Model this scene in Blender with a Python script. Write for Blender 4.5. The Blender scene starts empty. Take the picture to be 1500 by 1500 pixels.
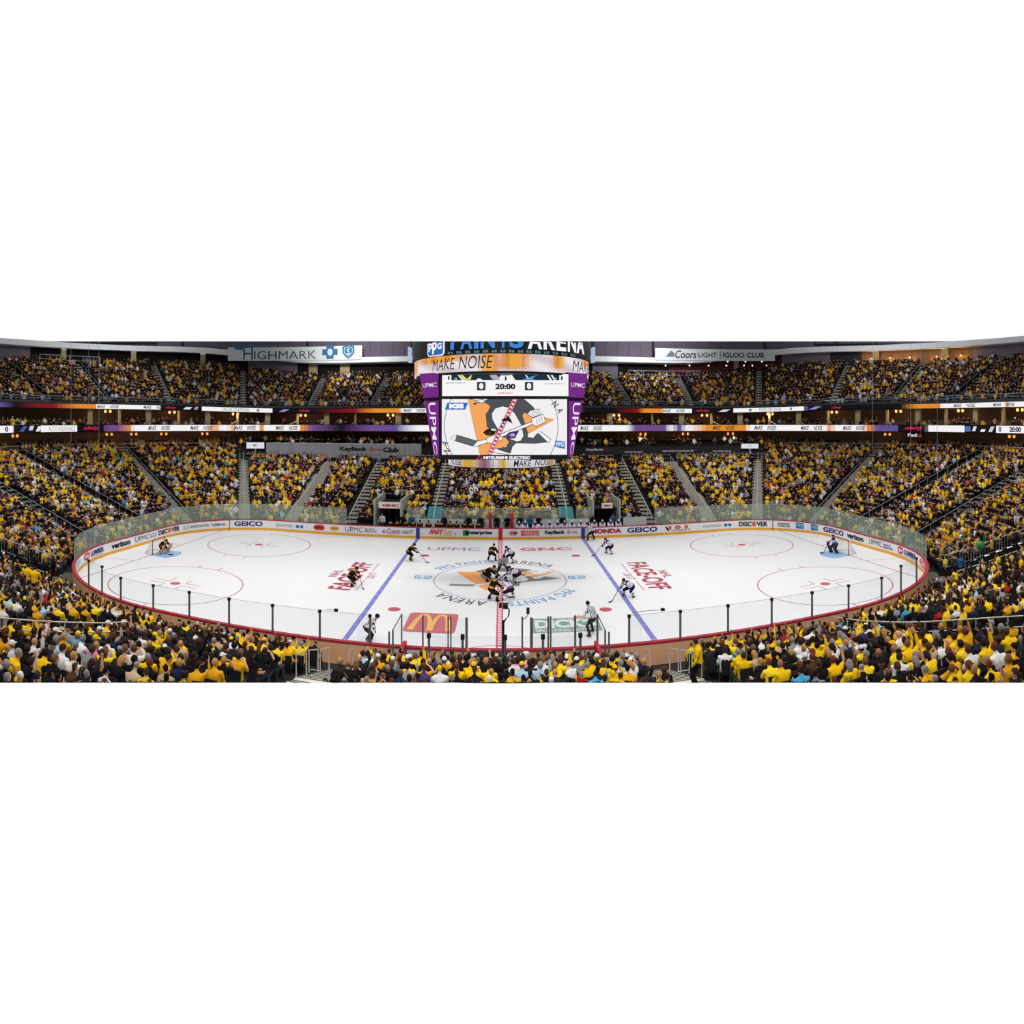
import bpy, bmesh, math, random
import numpy as np
from mathutils import Vector, Matrix
random.seed(7); rng = np.random.default_rng(11)
SC = bpy.context.scene
COL = SC.collection
PI = math.pi

# ------------------------------------------------------------------ camera (stitched panorama = central cylindrical lens)
F, PX0, PY0 = 844.55, 734.5, 616.2
CX, CY, CZ = 0.09, -40.28, 11.13
cd = bpy.data.cameras.new('camera'); cam = bpy.data.objects.new('camera', cd); COL.objects.link(cam)
cd.type = 'PANO'
_k = cd if hasattr(cd, 'panorama_type') else cd.cycles
_k.panorama_type = 'CENTRAL_CYLINDRICAL'
_k.central_cylindrical_range_u_min = -PX0 / F
_k.central_cylindrical_range_u_max = (1500 - PX0) / F
_k.central_cylindrical_range_v_min = -(1500 - PY0) / F
_k.central_cylindrical_range_v_max = PY0 / F
_k.central_cylindrical_radius = 1.0
cam.location = (CX, CY, CZ); cam.rotation_euler = (PI / 2, 0, 0)
cd.clip_end = 500
SC.camera = cam
SC.view_settings.view_transform = 'Standard'; SC.view_settings.look = 'None'
SC.view_settings.gamma = 1.0; SC.view_settings.exposure = 0.0
try: SC.view_settings.use_curve_mapping = False
except Exception: pass

def pix(x, y, z):
    t = math.atan2(x - CX, y - CY); r = math.hypot(x - CX, y - CY)
    return PX0 + F * t, PY0 + F * (CZ - z) / r
def dist(x, y): return math.hypot(x - CX, y - CY)
def at(px, py, z=0.0):                       # a pixel of the photograph -> the point of the level z it shows
    R = (CZ - z) * F / (py - PY0); t = (px - PX0) / F
    return CX + R * math.sin(t), CY + R * math.cos(t)
TOPK = (PY0 - 500) / F; BOTK = (1000 - PY0) / F
def seen_low(x, y): return CZ - dist(x, y) * BOTK      # lowest level the photo shows at this place
def seen_high(x, y): return CZ + dist(x, y) * TOPK     # highest level the photo shows at this place

def keep_seen(pts):                          # trims a polygon to what the photograph shows of the near stand
    h = [p[2] - seen_low(p[0], p[1]) for p in pts]
    if min(h) >= 0: return pts
    out = []
    for i in range(len(pts)):
        a, b, ha, hb = pts[i - 1], pts[i], h[i - 1], h[i]
        if (ha >= 0) != (hb >= 0): t = ha / (ha - hb); out.append(tuple(a[k] + (b[k] - a[k]) * t for k in range(3)))
        if hb >= 0: out.append(b)
    return out
# ------------------------------------------------------------------ plan of the bowl
A, YF, YN, RF, RN = 30.0, 13.6, -14.8, 8.5, 12.2
S1 = A - RF; S2 = S1 + RF * PI / 2; S3 = S2 + (YF - RF) - (YN + RN); S4 = S3 + RN * PI / 2; S5 = S4 + A - RN
def base(s):
    a = abs(s); g = 1 if s >= 0 else -1
    if a <= S1: x, y, nx, ny = a, YF, 0, 1
    elif a <= S2:
        p = (a - S1) / RF; nx, ny = math.sin(p), math.cos(p); x, y = A - RF + RF * nx, YF - RF + RF * ny
    elif a <= S3: x, y, nx, ny = A, YF - RF - (a - S2), 1, 0
    elif a <= S4:
        p = (a - S3) / RN; nx, ny = math.cos(p), -math.sin(p); x, y = A - RN + RN * nx, YN + RN + RN * ny
    else: x, y, nx, ny = A - RN - (a - S4), YN, 0, -1
    return g * x, y, g * nx, ny
def P(s, d, z=0.0):
    x, y, nx, ny = base(s); return (x + nx * d, y + ny * d, z)
def arcscale(s, d):
    a = abs(s)
    if S1 < a <= S2: return (RF + d) / RF
    if S3 < a <= S4: return (RN + d) / RN
    return 1.0
def s_of(px, d, near=False):                 # ring parameter of the far side seen at this column
    lo, hi = (-S3 - 8, S3 + 8)
    for _ in range(60):
        m = (lo + hi) / 2; q = P(m, d)
        if pix(q[0], q[1], 0)[0] < px: lo = m
        else: hi = m
    return (lo + hi) / 2
def z_of(s, d, py):
    q = P(s, d); return CZ + dist(q[0], q[1]) * (PY0 - py) / F
ROW, RISE = 0.85, 0.29
def zlow(i, s=0.0):                          # the near stand climbs a little less steeply above its sixth row
    t = min(1, max(0, (abs(s) - S3 + 2) / 14)); t = t * t * (3 - 2 * t)
    return 0.15 + RISE * min(i, 5) + (RISE - 0.085 * t) * max(0, i - 5)
def zl_c(d, s=0.0): return zlow(max(0, (d - 1.0) / ROW), s)
def dlow(i): return 1.0 + ROW * i
def ends(x): 
    t = min(1, max(0, (abs(x) - 26) / 22)); return t * t * (3 - 2 * t)
def lift(s, d):
    q = P(s, d); return ends(q[0]) * (0.5 + 1.5 * min(1, max(0, (d - 20) / 13)))

# ------------------------------------------------------------------ materials
def lin(c):
    if isinstance(c, str): c = [int(c[i:i + 2], 16) / 255 for i in (0, 2, 4)]
    return tuple(v / 12.92 if v <= 0.04045 else ((v + 0.055) / 1.055) ** 2.4 for v in c)
def newmat(name):
    m = bpy.data.materials.new(name); m.use_nodes = True
    return m, m.node_tree, m.node_tree.nodes['Principled BSDF']
def mat(name, col, rough=0.6, spec=0.3, metal=0.0, var=0.08, scale=3.0):
    m, nt, b = newmat(name); c = lin(col)
    b.inputs['Roughness'].default_value = rough; b.inputs['Metallic'].default_value = metal
    b.inputs['Specular IOR Level'].default_value = spec
    if var > 0:
        tc = nt.nodes.new('ShaderNodeTexCoord'); n = nt.nodes.new('ShaderNodeTexNoise'); n.inputs['Scale'].default_value = scale
        n.inputs['Detail'].default_value = 3
        r = nt.nodes.new('ShaderNodeMix'); r.data_type = 'RGBA'
        r.inputs[6].default_value = tuple(max(0, v * (1 - var)) for v in c) + (1,)
        r.inputs[7].default_value = tuple(min(1, v * (1 + var)) for v in c) + (1,)
        nt.links.new(tc.outputs['Object'], n.inputs['Vector']); nt.links.new(n.outputs['Fac'], r.inputs[0])
        nt.links.new(r.outputs[2], b.inputs['Base Color'])
    else: b.inputs['Base Color'].default_value = c + (1,)
    return m
def glow(name, col, strength=1.0):
    m, nt, b = newmat(name); c = lin(col)
    b.inputs['Base Color'].default_value = (0.01, 0.01, 0.01, 1); b.inputs['Roughness'].default_value = 0.5
    b.inputs['Specular IOR Level'].default_value = 0.0
    b.inputs['Emission Color'].default_value = c + (1,); b.inputs['Emission Strength'].default_value = strength
    return m
def attrmat(name, rough=0.85, emit=False, strength=1.0, var=0.0):
    m, nt, b = newmat(name); a = nt.nodes.new('ShaderNodeAttribute'); a.attribute_name = 'Col'
    b.inputs['Roughness'].default_value = rough; b.inputs['Specular IOR Level'].default_value = 0.1
    if emit:
        b.inputs['Base Color'].default_value = (0.01, 0.01, 0.01, 1); b.inputs['Specular IOR Level'].default_value = 0
        nt.links.new(a.outputs['Color'], b.inputs['Emission Color']); b.inputs['Emission Strength'].default_value = strength
    else: nt.links.new(a.outputs['Color'], b.inputs['Base Color'])
    return m
def objmat(name, rough=0.85, spec=0.1, var=0.12):
    m, nt, b = newmat(name); oi = nt.nodes.new('ShaderNodeObjectInfo'); tc = nt.nodes.new('ShaderNodeTexCoord')
    n = nt.nodes.new('ShaderNodeTexNoise'); n.inputs['Scale'].default_value = 9; n.inputs['Detail'].default_value = 2
    mr = nt.nodes.new('ShaderNodeMapRange'); mr.inputs['To Min'].default_value = 1 - var; mr.inputs['To Max'].default_value = 1 + var
    vm = nt.nodes.new('ShaderNodeVectorMath'); vm.operation = 'SCALE'
    nt.links.new(tc.outputs['Object'], n.inputs['Vector']); nt.links.new(n.outputs['Fac'], mr.inputs['Value'])
    nt.links.new(oi.outputs['Color'], vm.inputs[0]); nt.links.new(mr.outputs[0], vm.inputs['Scale'])
    nt.links.new(vm.outputs[0], b.inputs['Base Color'])
    b.inputs['Roughness'].default_value = rough; b.inputs['Specular IOR Level'].default_value = spec
    return m
def glassmat(name, tint, haze, hazecol, gloss=0.05):
    m, nt, b = newmat(name); nt.nodes.remove(b); out = nt.nodes['Material Output']
    t = nt.nodes.new('ShaderNodeBsdfTransparent'); t.inputs[0].default_value = tint + (1,)
    d = nt.nodes.new('ShaderNodeBsdfDiffuse'); d.inputs[0].default_value = hazecol + (1,)
    g = nt.nodes.new('ShaderNodeBsdfGlossy'); g.inputs['Roughness'].default_value = 0.05
    a = nt.nodes.new('ShaderNodeMixShader'); a.inputs[0].default_value = haze
    c = nt.nodes.new('ShaderNodeMixShader'); c.inputs[0].default_value = gloss
    nt.links.new(t.outputs[0], a.inputs[1]); nt.links.new(d.outputs[0], a.inputs[2])
    nt.links.new(a.outputs[0], c.inputs[1]); nt.links.new(g.outputs[0], c.inputs[2]); nt.links.new(c.outputs[0], out.inputs['Surface'])
    return m

# ------------------------------------------------------------------ mesh helpers
class MB:
    def __init__(s): s.v = []; s.f = []; s.m = []; s.c = []
    def add(s, verts, faces, mi=0, col=None):
        o = len(s.v); s.v += [tuple(p) for p in verts]
        for f in faces: s.f.append(tuple(o + i for i in f)); s.m.append(mi); s.c.append(col)
        return s
    def seen(s, pts, mi=0):
        q = keep_seen(pts)
        if len(q) > 2: s.add(q, [tuple(range(len(q)))], mi)
    def box(s, c, size, mi=0, rz=0.0, col=None, M=None):
        hx, hy, hz = (k / 2 for k in size); vs = []
        for dz in (-hz, hz):
            for dx, dy in ((-hx, -hy), (hx, -hy), (hx, hy), (-hx, hy)):
                if M is not None: q = M @ Vector((dx, dy, dz)); vs.append((c[0] + q[0], c[1] + q[1], c[2] + q[2]))
                else:
                    x = dx * math.cos(rz) - dy * math.sin(rz); y = dx * math.sin(rz) + dy * math.cos(rz); vs.append((c[0] + x, c[1] + y, c[2] + dz))
        return s.add(vs, [(3, 2, 1, 0), (4, 5, 6, 7), (0, 1, 5, 4), (1, 2, 6, 5), (2, 3, 7, 6), (3, 0, 4, 7)], mi, col)
    def tube(s, pts, rad, seg=8, mi=0, side=None, col=None, closed=False):
        pts = [Vector(p) for p in pts]; n = len(pts); rings = []
        if not isinstance(rad, (list, tuple)): rad = [rad] * n
        for i, p in enumerate(pts):
            d = (pts[min(i + 1, n - 1)] - pts[max(i - 1, 0)])
            if closed: d = pts[(i + 1) % n] - pts[i - 1]
            d = d.normalized() if d.length > 1e-9 else Vector((0, 0, 1))
            u = Vector(side) if side is not None else (Vector((0, 0, 1)) if abs(d.z) < 0.9 else Vector((1, 0, 0)))
            u = (u - d * u.dot(d)); u = u.normalized() if u.length > 1e-6 else d.orthogonal().normalized()
            w = d.cross(u); r = rad[i]; rx, ry = r if isinstance(r, (list, tuple)) else (r, r)
            rings.append([p + u * rx * math.cos(2 * PI * k / seg) + w * ry * math.sin(2 * PI * k / seg) for k in range(seg)])
        vs = [q for r in rings for q in r]; fs = []
        for i in range(n if closed else n - 1):
            j = (i + 1) % n
            for k in range(seg): fs.append((i * seg + k, i * seg + (k + 1) % seg, j * seg + (k + 1) % seg, j * seg + k))
        if not closed: fs.append(tuple(range(seg - 1, -1, -1))); fs.append(tuple((n - 1) * seg + k for k in range(seg)))
        return s.add(vs, fs, mi, col)
    def ball(s, c, r, nu=10, nv=7, mi=0, M=None, col=None, z0=-1.0, z1=1.0):
        rx, ry, rz = r if isinstance(r, (list, tuple)) else (r, r, r); vs = []; fs = []
        a0, a1 = math.asin(max(-1, z0)), math.asin(min(1, z1))
        for j in range(nv + 1):
            a = a0 + (a1 - a0) * j / nv
            for k in range(nu):
                b = 2 * PI * k / nu; q = Vector((rx * math.cos(a) * math.cos(b), ry * math.cos(a) * math.sin(b), rz * math.sin(a)))
                if M is not None: q = M @ q
                vs.append((c[0] + q[0], c[1] + q[1], c[2] + q[2]))
        for j in range(nv):
            for k in range(nu): fs.append((j * nu + k, j * nu + (k + 1) % nu, (j + 1) * nu + (k + 1) % nu, (j + 1) * nu + k))
        fs.append(tuple(range(nu - 1, -1, -1))); fs.append(tuple(nv * nu + k for k in range(nu)))
        return s.add(vs, fs, mi, col)
    def prism(s, poly, fn, mi=0, col=None, t0=0.0, t1=None):       # a 2D polygon carried by fn(u, v, w)
        n = len(poly)
        if t1 is None: return s.add([fn(u, v, t0) for u, v in poly], [tuple(range(n))], mi, col)
        vs = [fn(u, v, t0) for u, v in poly] + [fn(u, v, t1) for u, v in poly]
        return s.add(vs, [tuple(range(n - 1, -1, -1)), tuple(range(n, 2 * n))] + [(i, (i + 1) % n, n + (i + 1) % n, n + i) for i in range(n)], mi, col)
    def mesh(s, name, mats, smooth=False):
        me = bpy.data.meshes.new(name); me.from_pydata(s.v, [], s.f)
        for m in (mats if isinstance(mats, (list, tuple)) else [mats]): me.materials.append(m)
        me.polygons.foreach_set('material_index', s.m)
        if any(c is not None for c in s.c):
            at_ = me.attributes.new('Col', 'FLOAT_COLOR', 'FACE')
            at_.data.foreach_set('color', [v for c in s.c for v in ((c or (0, 0, 0)) + (1,))])
        if smooth: me.polygons.foreach_set('use_smooth', [True] * len(me.polygons))
        me.update(); return me
    def obj(s, name, mats, parent=None, smooth=False, loc=None, rz=0):
        o = bpy.data.objects.new(name, s.mesh(name, mats, smooth)); COL.objects.link(o)
        if parent is not None: o.parent = parent
        if loc is not None: o.location = loc
        o.rotation_euler = (0, 0, rz); return o
def empty(name, loc=(0, 0, 0), rz=0):
    o = bpy.data.objects.new(name, None); o.empty_display_size = 0.2; COL.objects.link(o); o.location = loc; o.rotation_euler = (0, 0, rz); return o
def tag(o, label=None, cat=None, group=None, kind=None):
    if label: o['label'] = label
    if cat: o['category'] = cat
    if group: o['group'] = group
    if kind: o['kind'] = kind
    return o
ORD = 'first second third fourth fifth sixth seventh eighth ninth tenth eleventh twelfth thirteenth fourteenth fifteenth sixteenth seventeenth eighteenth nineteenth twentieth'.split()
TENS = {20: 'twenty', 30: 'thirty', 40: 'forty', 50: 'fifty', 60: 'sixty', 70: 'seventy'}
def nth(k):
    if k <= 20: return ORD[k - 1]
    t, u = k // 10 * 10, k % 10
    return TENS[t].replace('ty', 'tieth') if u == 0 else TENS[t] + '-' + ORD[u - 1]

# text as geometry ------------------------------------------------------------
_txt = {}
def textmesh(text, bold=0.0, shear=0.0, space=1.0):
    key = (text, bold, shear, space)
    if key in _txt: return _txt[key]
    cu = bpy.data.curves.new('t', 'FONT'); cu.body = text; cu.offset = bold; cu.shear = shear; cu.space_character = space
    cu.resolution_u = 3; cu.fill_mode = 'FRONT'
    o = bpy.data.objects.new('t', cu); COL.objects.link(o); dg = bpy.context.evaluated_depsgraph_get()
    me = bpy.data.meshes.new_from_object(o.evaluated_get(dg))
    vs = [(v.co.x, v.co.y) for v in me.vertices]; fs = [tuple(p.vertices) for p in me.polygons]
    bpy.data.objects.remove(o); bpy.data.curves.remove(cu); bpy.data.meshes.remove(me)
    x0, x1 = min(v[0] for v in vs), max(v[0] for v in vs); y0, y1 = min(v[1] for v in vs), max(v[1] for v in vs)
    vs = [((x - x0) / (x1 - x0), (y - y0) / max(1e-6, y1 - y0)) for x, y in vs]
    _txt[key] = (vs, fs, (x1 - x0) / max(1e-6, y1 - y0)); return _txt[key]
def put_text(mb, text, fn, u0, u1, v0, v1, mi=0, bold=0.0, shear=0.0, col=None, w=0.0, space=1.0, aspect=None):
    vs, fs, asp = textmesh(text, bold, shear, space)
    mb.add([fn(u0 + (u1 - u0) * x, v0 + (v1 - v0) * y, w) for x, y in vs], fs, mi, col); return mb

# remesh a bundle of closed shells into one skin -----------------------------------
def remesh(mb, voxel, smooth=2):
    me = mb.mesh('r', []); o = bpy.data.objects.new('r', me); COL.objects.link(o)
    m = o.modifiers.new('r', 'REMESH'); m.mode = 'VOXEL'; m.voxel_size = voxel
    if smooth: k = o.modifiers.new('s', 'SMOOTH'); k.factor = 0.5; k.iterations = smooth
    dg = bpy.context.evaluated_depsgraph_get(); e = bpy.data.meshes.new_from_object(o.evaluated_get(dg))
    V = np.array([v.co for v in e.vertices]); N = np.array([v.normal for v in e.vertices]); Fc = [tuple(p.vertices) for p in e.polygons]
    bpy.data.objects.remove(o); bpy.data.meshes.remove(me); bpy.data.meshes.remove(e)
    return V, N, Fc
LE = 1500.0; LN = 1500.0; LC = 720.0; LB = 480.0
# ================================================================== ICE
M_ice = mat('ice', 'ecedef', rough=0.35, spec=0.25, var=0.012, scale=0.35)
M_conc = mat('dark_concrete', '2e2c2b', rough=0.9, var=0.15)
M_floorgrey = mat('service_floor', '6f6a5c', rough=0.9, var=0.15)
svals = []
def srange(a, b, n): return [a + (b - a) * i / n for i in range(n + 1)]
FULL = srange(-S5, S5, 620)
mb = MB(); rim = [P(s, -0.02, 0) for s in FULL[:-1]]
mb.add([(0, -0.6, 0)] + rim, [(0, i + 1, (i + 1) % len(rim) + 1) for i in range(len(rim))])
ice = mb.obj('floor', M_ice); tag(ice, 'white ice sheet with painted lines and sponsor lettering', kind='structure')
for p in ice.data.polygons:
    if p.normal.z < 0: p.flip()
# apron round the rink under the stands' first row and benches
mb = MB(); n = len(FULL)
mb.add([P(s, -0.03, -0.02) for s in FULL] + [P(s, 9.5 if abs(s) < 16 else 3.2 if P(s, 0)[1] > -9 else 1.02, -0.02) for s in FULL], [(i, n + i, n + i + 1, i + 1) for i in range(n - 1)])
apron = mb.obj('floor_apron', M_conc); tag(apron, 'dark concrete apron between the boards and the first rows', kind='structure')

PAINT = {}
def paint(hexcol):
    if hexcol not in PAINT: PAINT[hexcol] = mat('ice_paint_' + hexcol, hexcol, rough=0.5, spec=0.2, var=0.10, scale=6.0)
    return PAINT[hexcol]
def flat(z): return lambda u, v, w=0.0: (u, v, z + w)
def mark(name, build, col, z=0.004):
    m = MB(); build(m, flat(z)); o = m.obj(name, paint(col), parent=ice)
    for p in o.data.polygons:
        if p.normal.z < 0: p.flip()
    return o
def rect(m, fn, x0, y0, x1, y1): m.prism([(x0, y0), (x1, y0), (x1, y1), (x0, y1)], fn)
def ring2(m, fn, cx, cy, r, w, a0=0, a1=2 * PI, n=72):
    A0 = [a0 + (a1 - a0) * i / n for i in range(n + 1)]
    vs = [fn(cx + (r - w / 2) * math.cos(a), cy + (r - w / 2) * math.sin(a)) for a in A0] + [fn(cx + (r + w / 2) * math.cos(a), cy + (r + w / 2) * math.sin(a)) for a in A0]
    m.add(vs, [(i, i + 1, n + 2 + i, n + 1 + i) for i in range(n)])
def disc(m, fn, cx, cy, r, n=28): m.prism([(cx + r * math.cos(2 * PI * i / n), cy + r * math.sin(2 * PI * i / n)) for i in range(n)], fn)
BLUE = '7a7dc4'; REDL = 'c9788a'; REDT = 'b5566a'
for sx in (-1, 1):
    mark('blue_line', lambda m, fn: rect(m, fn, sx * 7.62 - 0.15 + sx * 0.15, YN, sx * 7.62 + 0.15 + sx * 0.15, YF), BLUE)
    mark('blue_line_fleck', lambda m, fn: [rect(m, fn, sx * 7.77 - 0.10, y - 0.05, sx * 7.77 + 0.10, y + 0.05) for y in np.arange(YN + 0.6, YF - 0.3, 1.1)], 'a9abdb', 0.006)
    gx = 27.13
    yg = 13.0
    mark('goal_line', lambda m, fn: rect(m, fn, sx * gx - 0.04, -13.0, sx * gx + 0.04, 11.9), 'a84a50')
    mark('trapezoid_line', lambda m, fn: [m.prism([(sx * gx, a), (sx * gx, a + 0.07), (sx * 29.95, b + 0.07), (sx * 29.95, b)], fn) for a, b in ((3.35, 4.27), (-3.4, -4.3))], 'b9747c')
    mark('goal_crease', lambda m, fn: m.prism([(sx * gx, -1.22), (sx * (gx - 1.37), -1.22)] + [(sx * (gx - 1.83 * math.cos(a)), 1.83 * math.sin(a)) for a in np.linspace(-0.73, 0.73, 16)] + [(sx * (gx - 1.37), 1.22), (sx * gx, 1.22)], fn), '8fc0ea')
    mark('crease_outline', lambda m, fn: ring2(m, fn, sx * gx, 0, 1.86, 0.06, (PI - 0.75) if sx > 0 else -0.75, (PI + 0.75) if sx > 0 else 0.75, 20), 'a06a86', 0.006)
    for sy in (-1, 1):
        cx, cy = sx * 21.03, sy * 7.0
        mark('faceoff_circle', lambda m, fn: ring2(m, fn, cx, cy, 4.6, 0.08), 'b4696f')
        mark('faceoff_dot', lambda m, fn: disc(m, fn, cx, cy, 0.36), 'c2596a', 0.005)
        def hashes(m, fn):
            for ux in (-1, 1):
                for uy in (-1, 1):
                    rect(m, fn, cx + ux * 0.65 - (0.0 if ux > 0 else 1.2), cy + uy * 0.30 - 0.035, cx + ux * 0.65 + (1.2 if ux > 0 else 0.0), cy + uy * 0.30 + 0.035)
                    rect(m, fn, cx + ux * 0.65 - 0.035, cy + uy * 0.30 - (0 if uy > 0 else 0.9), cx + ux * 0.65 + 0.035, cy + uy * 0.30 + (0.9 if uy > 0 else 0))
                    rect(m, fn, cx + ux * 0.9 - 0.035, cy + uy * 4.6 - (0.05 if uy > 0 else 0.6), cx + ux * 0.9 + 0.035, cy + uy * 4.6 + (0.6 if uy > 0 else 0.05))
        mark('hash_mark', hashes, 'b4696f')
        mark('neutral_zone_dot', lambda m, fn: disc(m, fn, sx * 6.2, sy * 6.85, 0.38), REDT, 0.005)
mark('centre_line', lambda m, fn: rect(m, fn, -0.17, YN, 0.17, YF), 'd98c9c')
mark('centre_line_edge', lambda m, fn: [rect(m, fn, x - 0.035, YN, x + 0.035, YF) for x in (-0.15, 0.15)], 'c0566c', 0.006)
mark('centre_line_check', lambda m, fn: [rect(m, fn, -0.09, y, 0.09, y + 0.16) for y in np.arange(YN + 0.2, YF - 0.2, 0.36)], 'f0d8de', 0.006)
mark('centre_spot', lambda m, fn: disc(m, fn, 0, 0, 0.22), '6a6fc0', 0.008)
mark('centre_ring', lambda m, fn: ring2(m, fn, 0, 0, 4.62, 0.07), '9a97c0')
mark('referee_crease', lambda m, fn: ring2(m, fn, 0, YN, 3.05, 0.07, 0.05, PI - 0.05, 40), 'c9788a')
# arc lettering round the centre ring, both halves
def arc_text(m, text, r0, r1, a0, a1, z, bold=0.012):
    put_text(m, text, lambda u, v, w: ((v) * math.cos(u), v * math.sin(u), z), a0, a1, r0, r1, bold=bold, space=1.15)
for flip in (0, PI):
    m = MB(); arc_text(m, 'PPG PAINTS', 4.85, 5.75, 2.62 + flip, 1.66 + flip, 0.005); m.obj('ring_lettering', paint('5f9ccb'), parent=ice)
    m = MB(); arc_text(m, 'ARENA', 4.85, 5.75, 1.42 + flip, 0.72 + flip, 0.005); m.obj('ring_lettering', paint('62646e'), parent=ice)
    m = MB(); sx = -1 if flip == 0 else 1
    for x0 in (-0.62, 0.04):
        ring = [(x0, -0.42), (x0 + 0.52, -0.42), (x0 + 0.58, 0.34), (x0, 0.42)]
        m.prism([(sx * 5.45 + u, v + 0.35) for u, v in ring], flat(0.005))
    m.obj('ring_badge', paint('6aa6cc'), parent=ice)
    m = MB(); put_text(m, 'PPG', flat(0.007), sx * 5.45 - 0.5, sx * 5.45 + 0.5, 0.12, 0.55, bold=0.02); m.obj('badge_lettering', paint('e6ebf0'), parent=ice)
# centre emblem: gold triangle, grey player figure shapes, stick -------------------
EMB = dict(
    gold=[(340, 30), (1285, 262), (485, 690)],
    dark=[(520, 60), (575, 20), (700, -40), (860, -20), (980, 50), (1060, 120), (1090, 170), (1010, 200), (955, 185), (940, 215), (1000, 400), (1000, 450), (1060, 460), (1090, 420), (1130, 400), (1250, 500), (1200, 512), (1080, 525), (870, 520), (830, 560), (810, 630), (640, 615), (660, 575), (760, 560), (790, 500), (700, 430), (600, 380), (548, 340), (535, 200), (580, 125)],
    belly=[(605, 195), (640, 140), (720, 115), (790, 130), (860, 200), (930, 330), (950, 440), (920, 490), (880, 500), (800, 470), (740, 440), (700, 400), (650, 330), (612, 260)],
    foot=[(690, 470), (765, 455), (770, 505), (715, 560), (690, 530)],
    shaft=[(690, 440), (1060, 275), (1070, 300), (700, 470)],
    glove=[(1040, 250), (1170, 205), (1190, 285), (1090, 330), (1050, 310)],
    cuff=[(1000, 200), (1020, 165), (1125, 145), (1145, 195), (1050, 235)],
    glove2=[(545, 465), (620, 435), (710, 445), (718, 480), (600, 520), (560, 510)],
    blade=[(215, 432), (445, 500), (400, 550), (200, 490)],
    tip=[(145, 470), (215, 432), (200, 490)],
    heel=[(445, 500), (545, 478), (555, 512), (430, 552), (400, 550)],
    skate=[(620, 605), (645, 578), (700, 600), (800, 632), (790, 642), (640, 622)],
    skate2=[(1110, 402), (1140, 395), (1255, 482), (1225, 512), (1190, 480)])
EMB_COL = dict(gold='f2a860', dark='77787e', belly='e9e9ec', foot='f2a860', shaft='e4e4e8', glove='e4e4e8', cuff='d9d9de', glove2='dedee3', blade='85868c', tip='e4e4e8', heel='e4e4e8', skate='dcdce2', skate2='dcdce2')
_r = math.radians(14); _k2 = 4.75 / 627
def emb_ice(u, v, w=0.0):
    x, y = (u - 707) * _k2, -(v - 330) * _k2
    return (x * math.cos(_r) - y * math.sin(_r), x * math.sin(_r) + y * math.cos(_r) + 0.55, 0.005 + w)
for i, k in enumerate(EMB):
    m = MB(); m.prism(EMB[k], emb_ice, t0=0.0012 * i); o = m.obj('emblem_' + {'glove2': 'glove', 'skate2': 'skate'}.get(k, k), paint(EMB_COL[k]), parent=ice)
# sponsor paint on the ice
def ice_text(text, x0, x1, y0, y1, col, bold=0.01, rot=0, space=1.0, shear=0):
    m = MB()
    fn = {0: lambda u, v, w: (u, v, 0.008), 1: lambda u, v, w: (-v, u, 0.006), 2: lambda u, v, w: (v, -u, 0.006)}[rot]
    put_text(m, text, fn, x0, x1, y0, y1, bold=bold, space=space, shear=shear); return m.obj('ice_lettering', paint(col), parent=ice)
ice_text('UPMC', -6.3, -1.75, 8.9, 10.1, '9a7aa6', 0.0)
ice_text('GNC', 1.65, 6.2, 8.9, 10.1, 'd57480', 0.05, space=1.1)
for rot, sg in ((1, 1), (2, 1)):
    lo, hi = (9.75, 11.3)
    ice_text('FACE-OFF', -3.8, 3.7, lo, hi, 'ab3b52', 0.03, rot)
    ice_text('NHL', -0.95, 1.05, 11.5, 12.15, 'b04c60', 0.02, rot)
    ice_text('2017', -0.75, 0.9, 8.85, 9.45, 'bb6a7a', 0.015, rot)
    f = (lambda u, v: (-v, u)) if rot == 1 else (lambda u, v: (v, -u))
    m = MB()
    for a, b in ((-3.7, -1.1), (1.25, 3.6)):
        m.prism([f(u, v) for u, v in ((a, 9.32), (b, 9.32), (b, 9.40), (a, 9.40))], flat(0.005))
    m.obj('ice_underline', paint('b98a94'), parent=ice)
def rrect(x0, y0, x1, y1, r, n=5):
    out = []
    for cx, cy, a in ((x1 - r, y0 + r, -PI / 2), (x1 - r, y1 - r, 0), (x0 + r, y1 - r, PI / 2), (x0 + r, y0 + r, PI)):
        out += [(cx + r * math.cos(a + PI / 2 * i / n), cy + r * math.sin(a + PI / 2 * i / n)) for i in range(n + 1)]
    return out
m = MB(); m.prism(rrect(-5.15, -10.3, -2.35, -7.2, 0.3), flat(0.005)); m.obj('ice_sponsor_panel', paint('c96a74'), parent=ice)
def arch(m, x0, x1, y0, y1, w0, w1, z, tens=2.0):
    n = 18; o1, i1 = [], []
    for k in range(n + 1):
        t = -1 + 2 * k / n; x = (x0 + x1) / 2 + t * (x1 - x0) / 2; h = 1 - abs(t) ** tens
        o1.append((x, y0 + h * (y1 - y0))); xi = (x0 + x1) / 2 + t * ((x1 - x0) / 2 - w0); i1.append((xi, y0 + h * (y1 - y0 - w1)))
    vs = [(x, y, z) for x, y in o1] + [(x, y, z) for x, y in i1]
    m.add(vs, [(i, i + 1, n + 2 + i, n + 1 + i) for i in range(n)])
m = MB(); arch(m, -4.95, -3.55, -9.95, -7.4, 0.34, 0.22, 0.008, 2.6); arch(m, -3.95, -2.55, -9.95, -7.4, 0.34, 0.22, 0.009, 2.6); m.obj('ice_sponsor_arches', paint('f3bd62'), parent=ice)
m = MB(); m.prism(rrect(1.75, -10.15, 5.45, -8.0, 0.05), flat(0.005)); m.obj('ice_sponsor_panel', paint('86a29e'), parent=ice)
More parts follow.
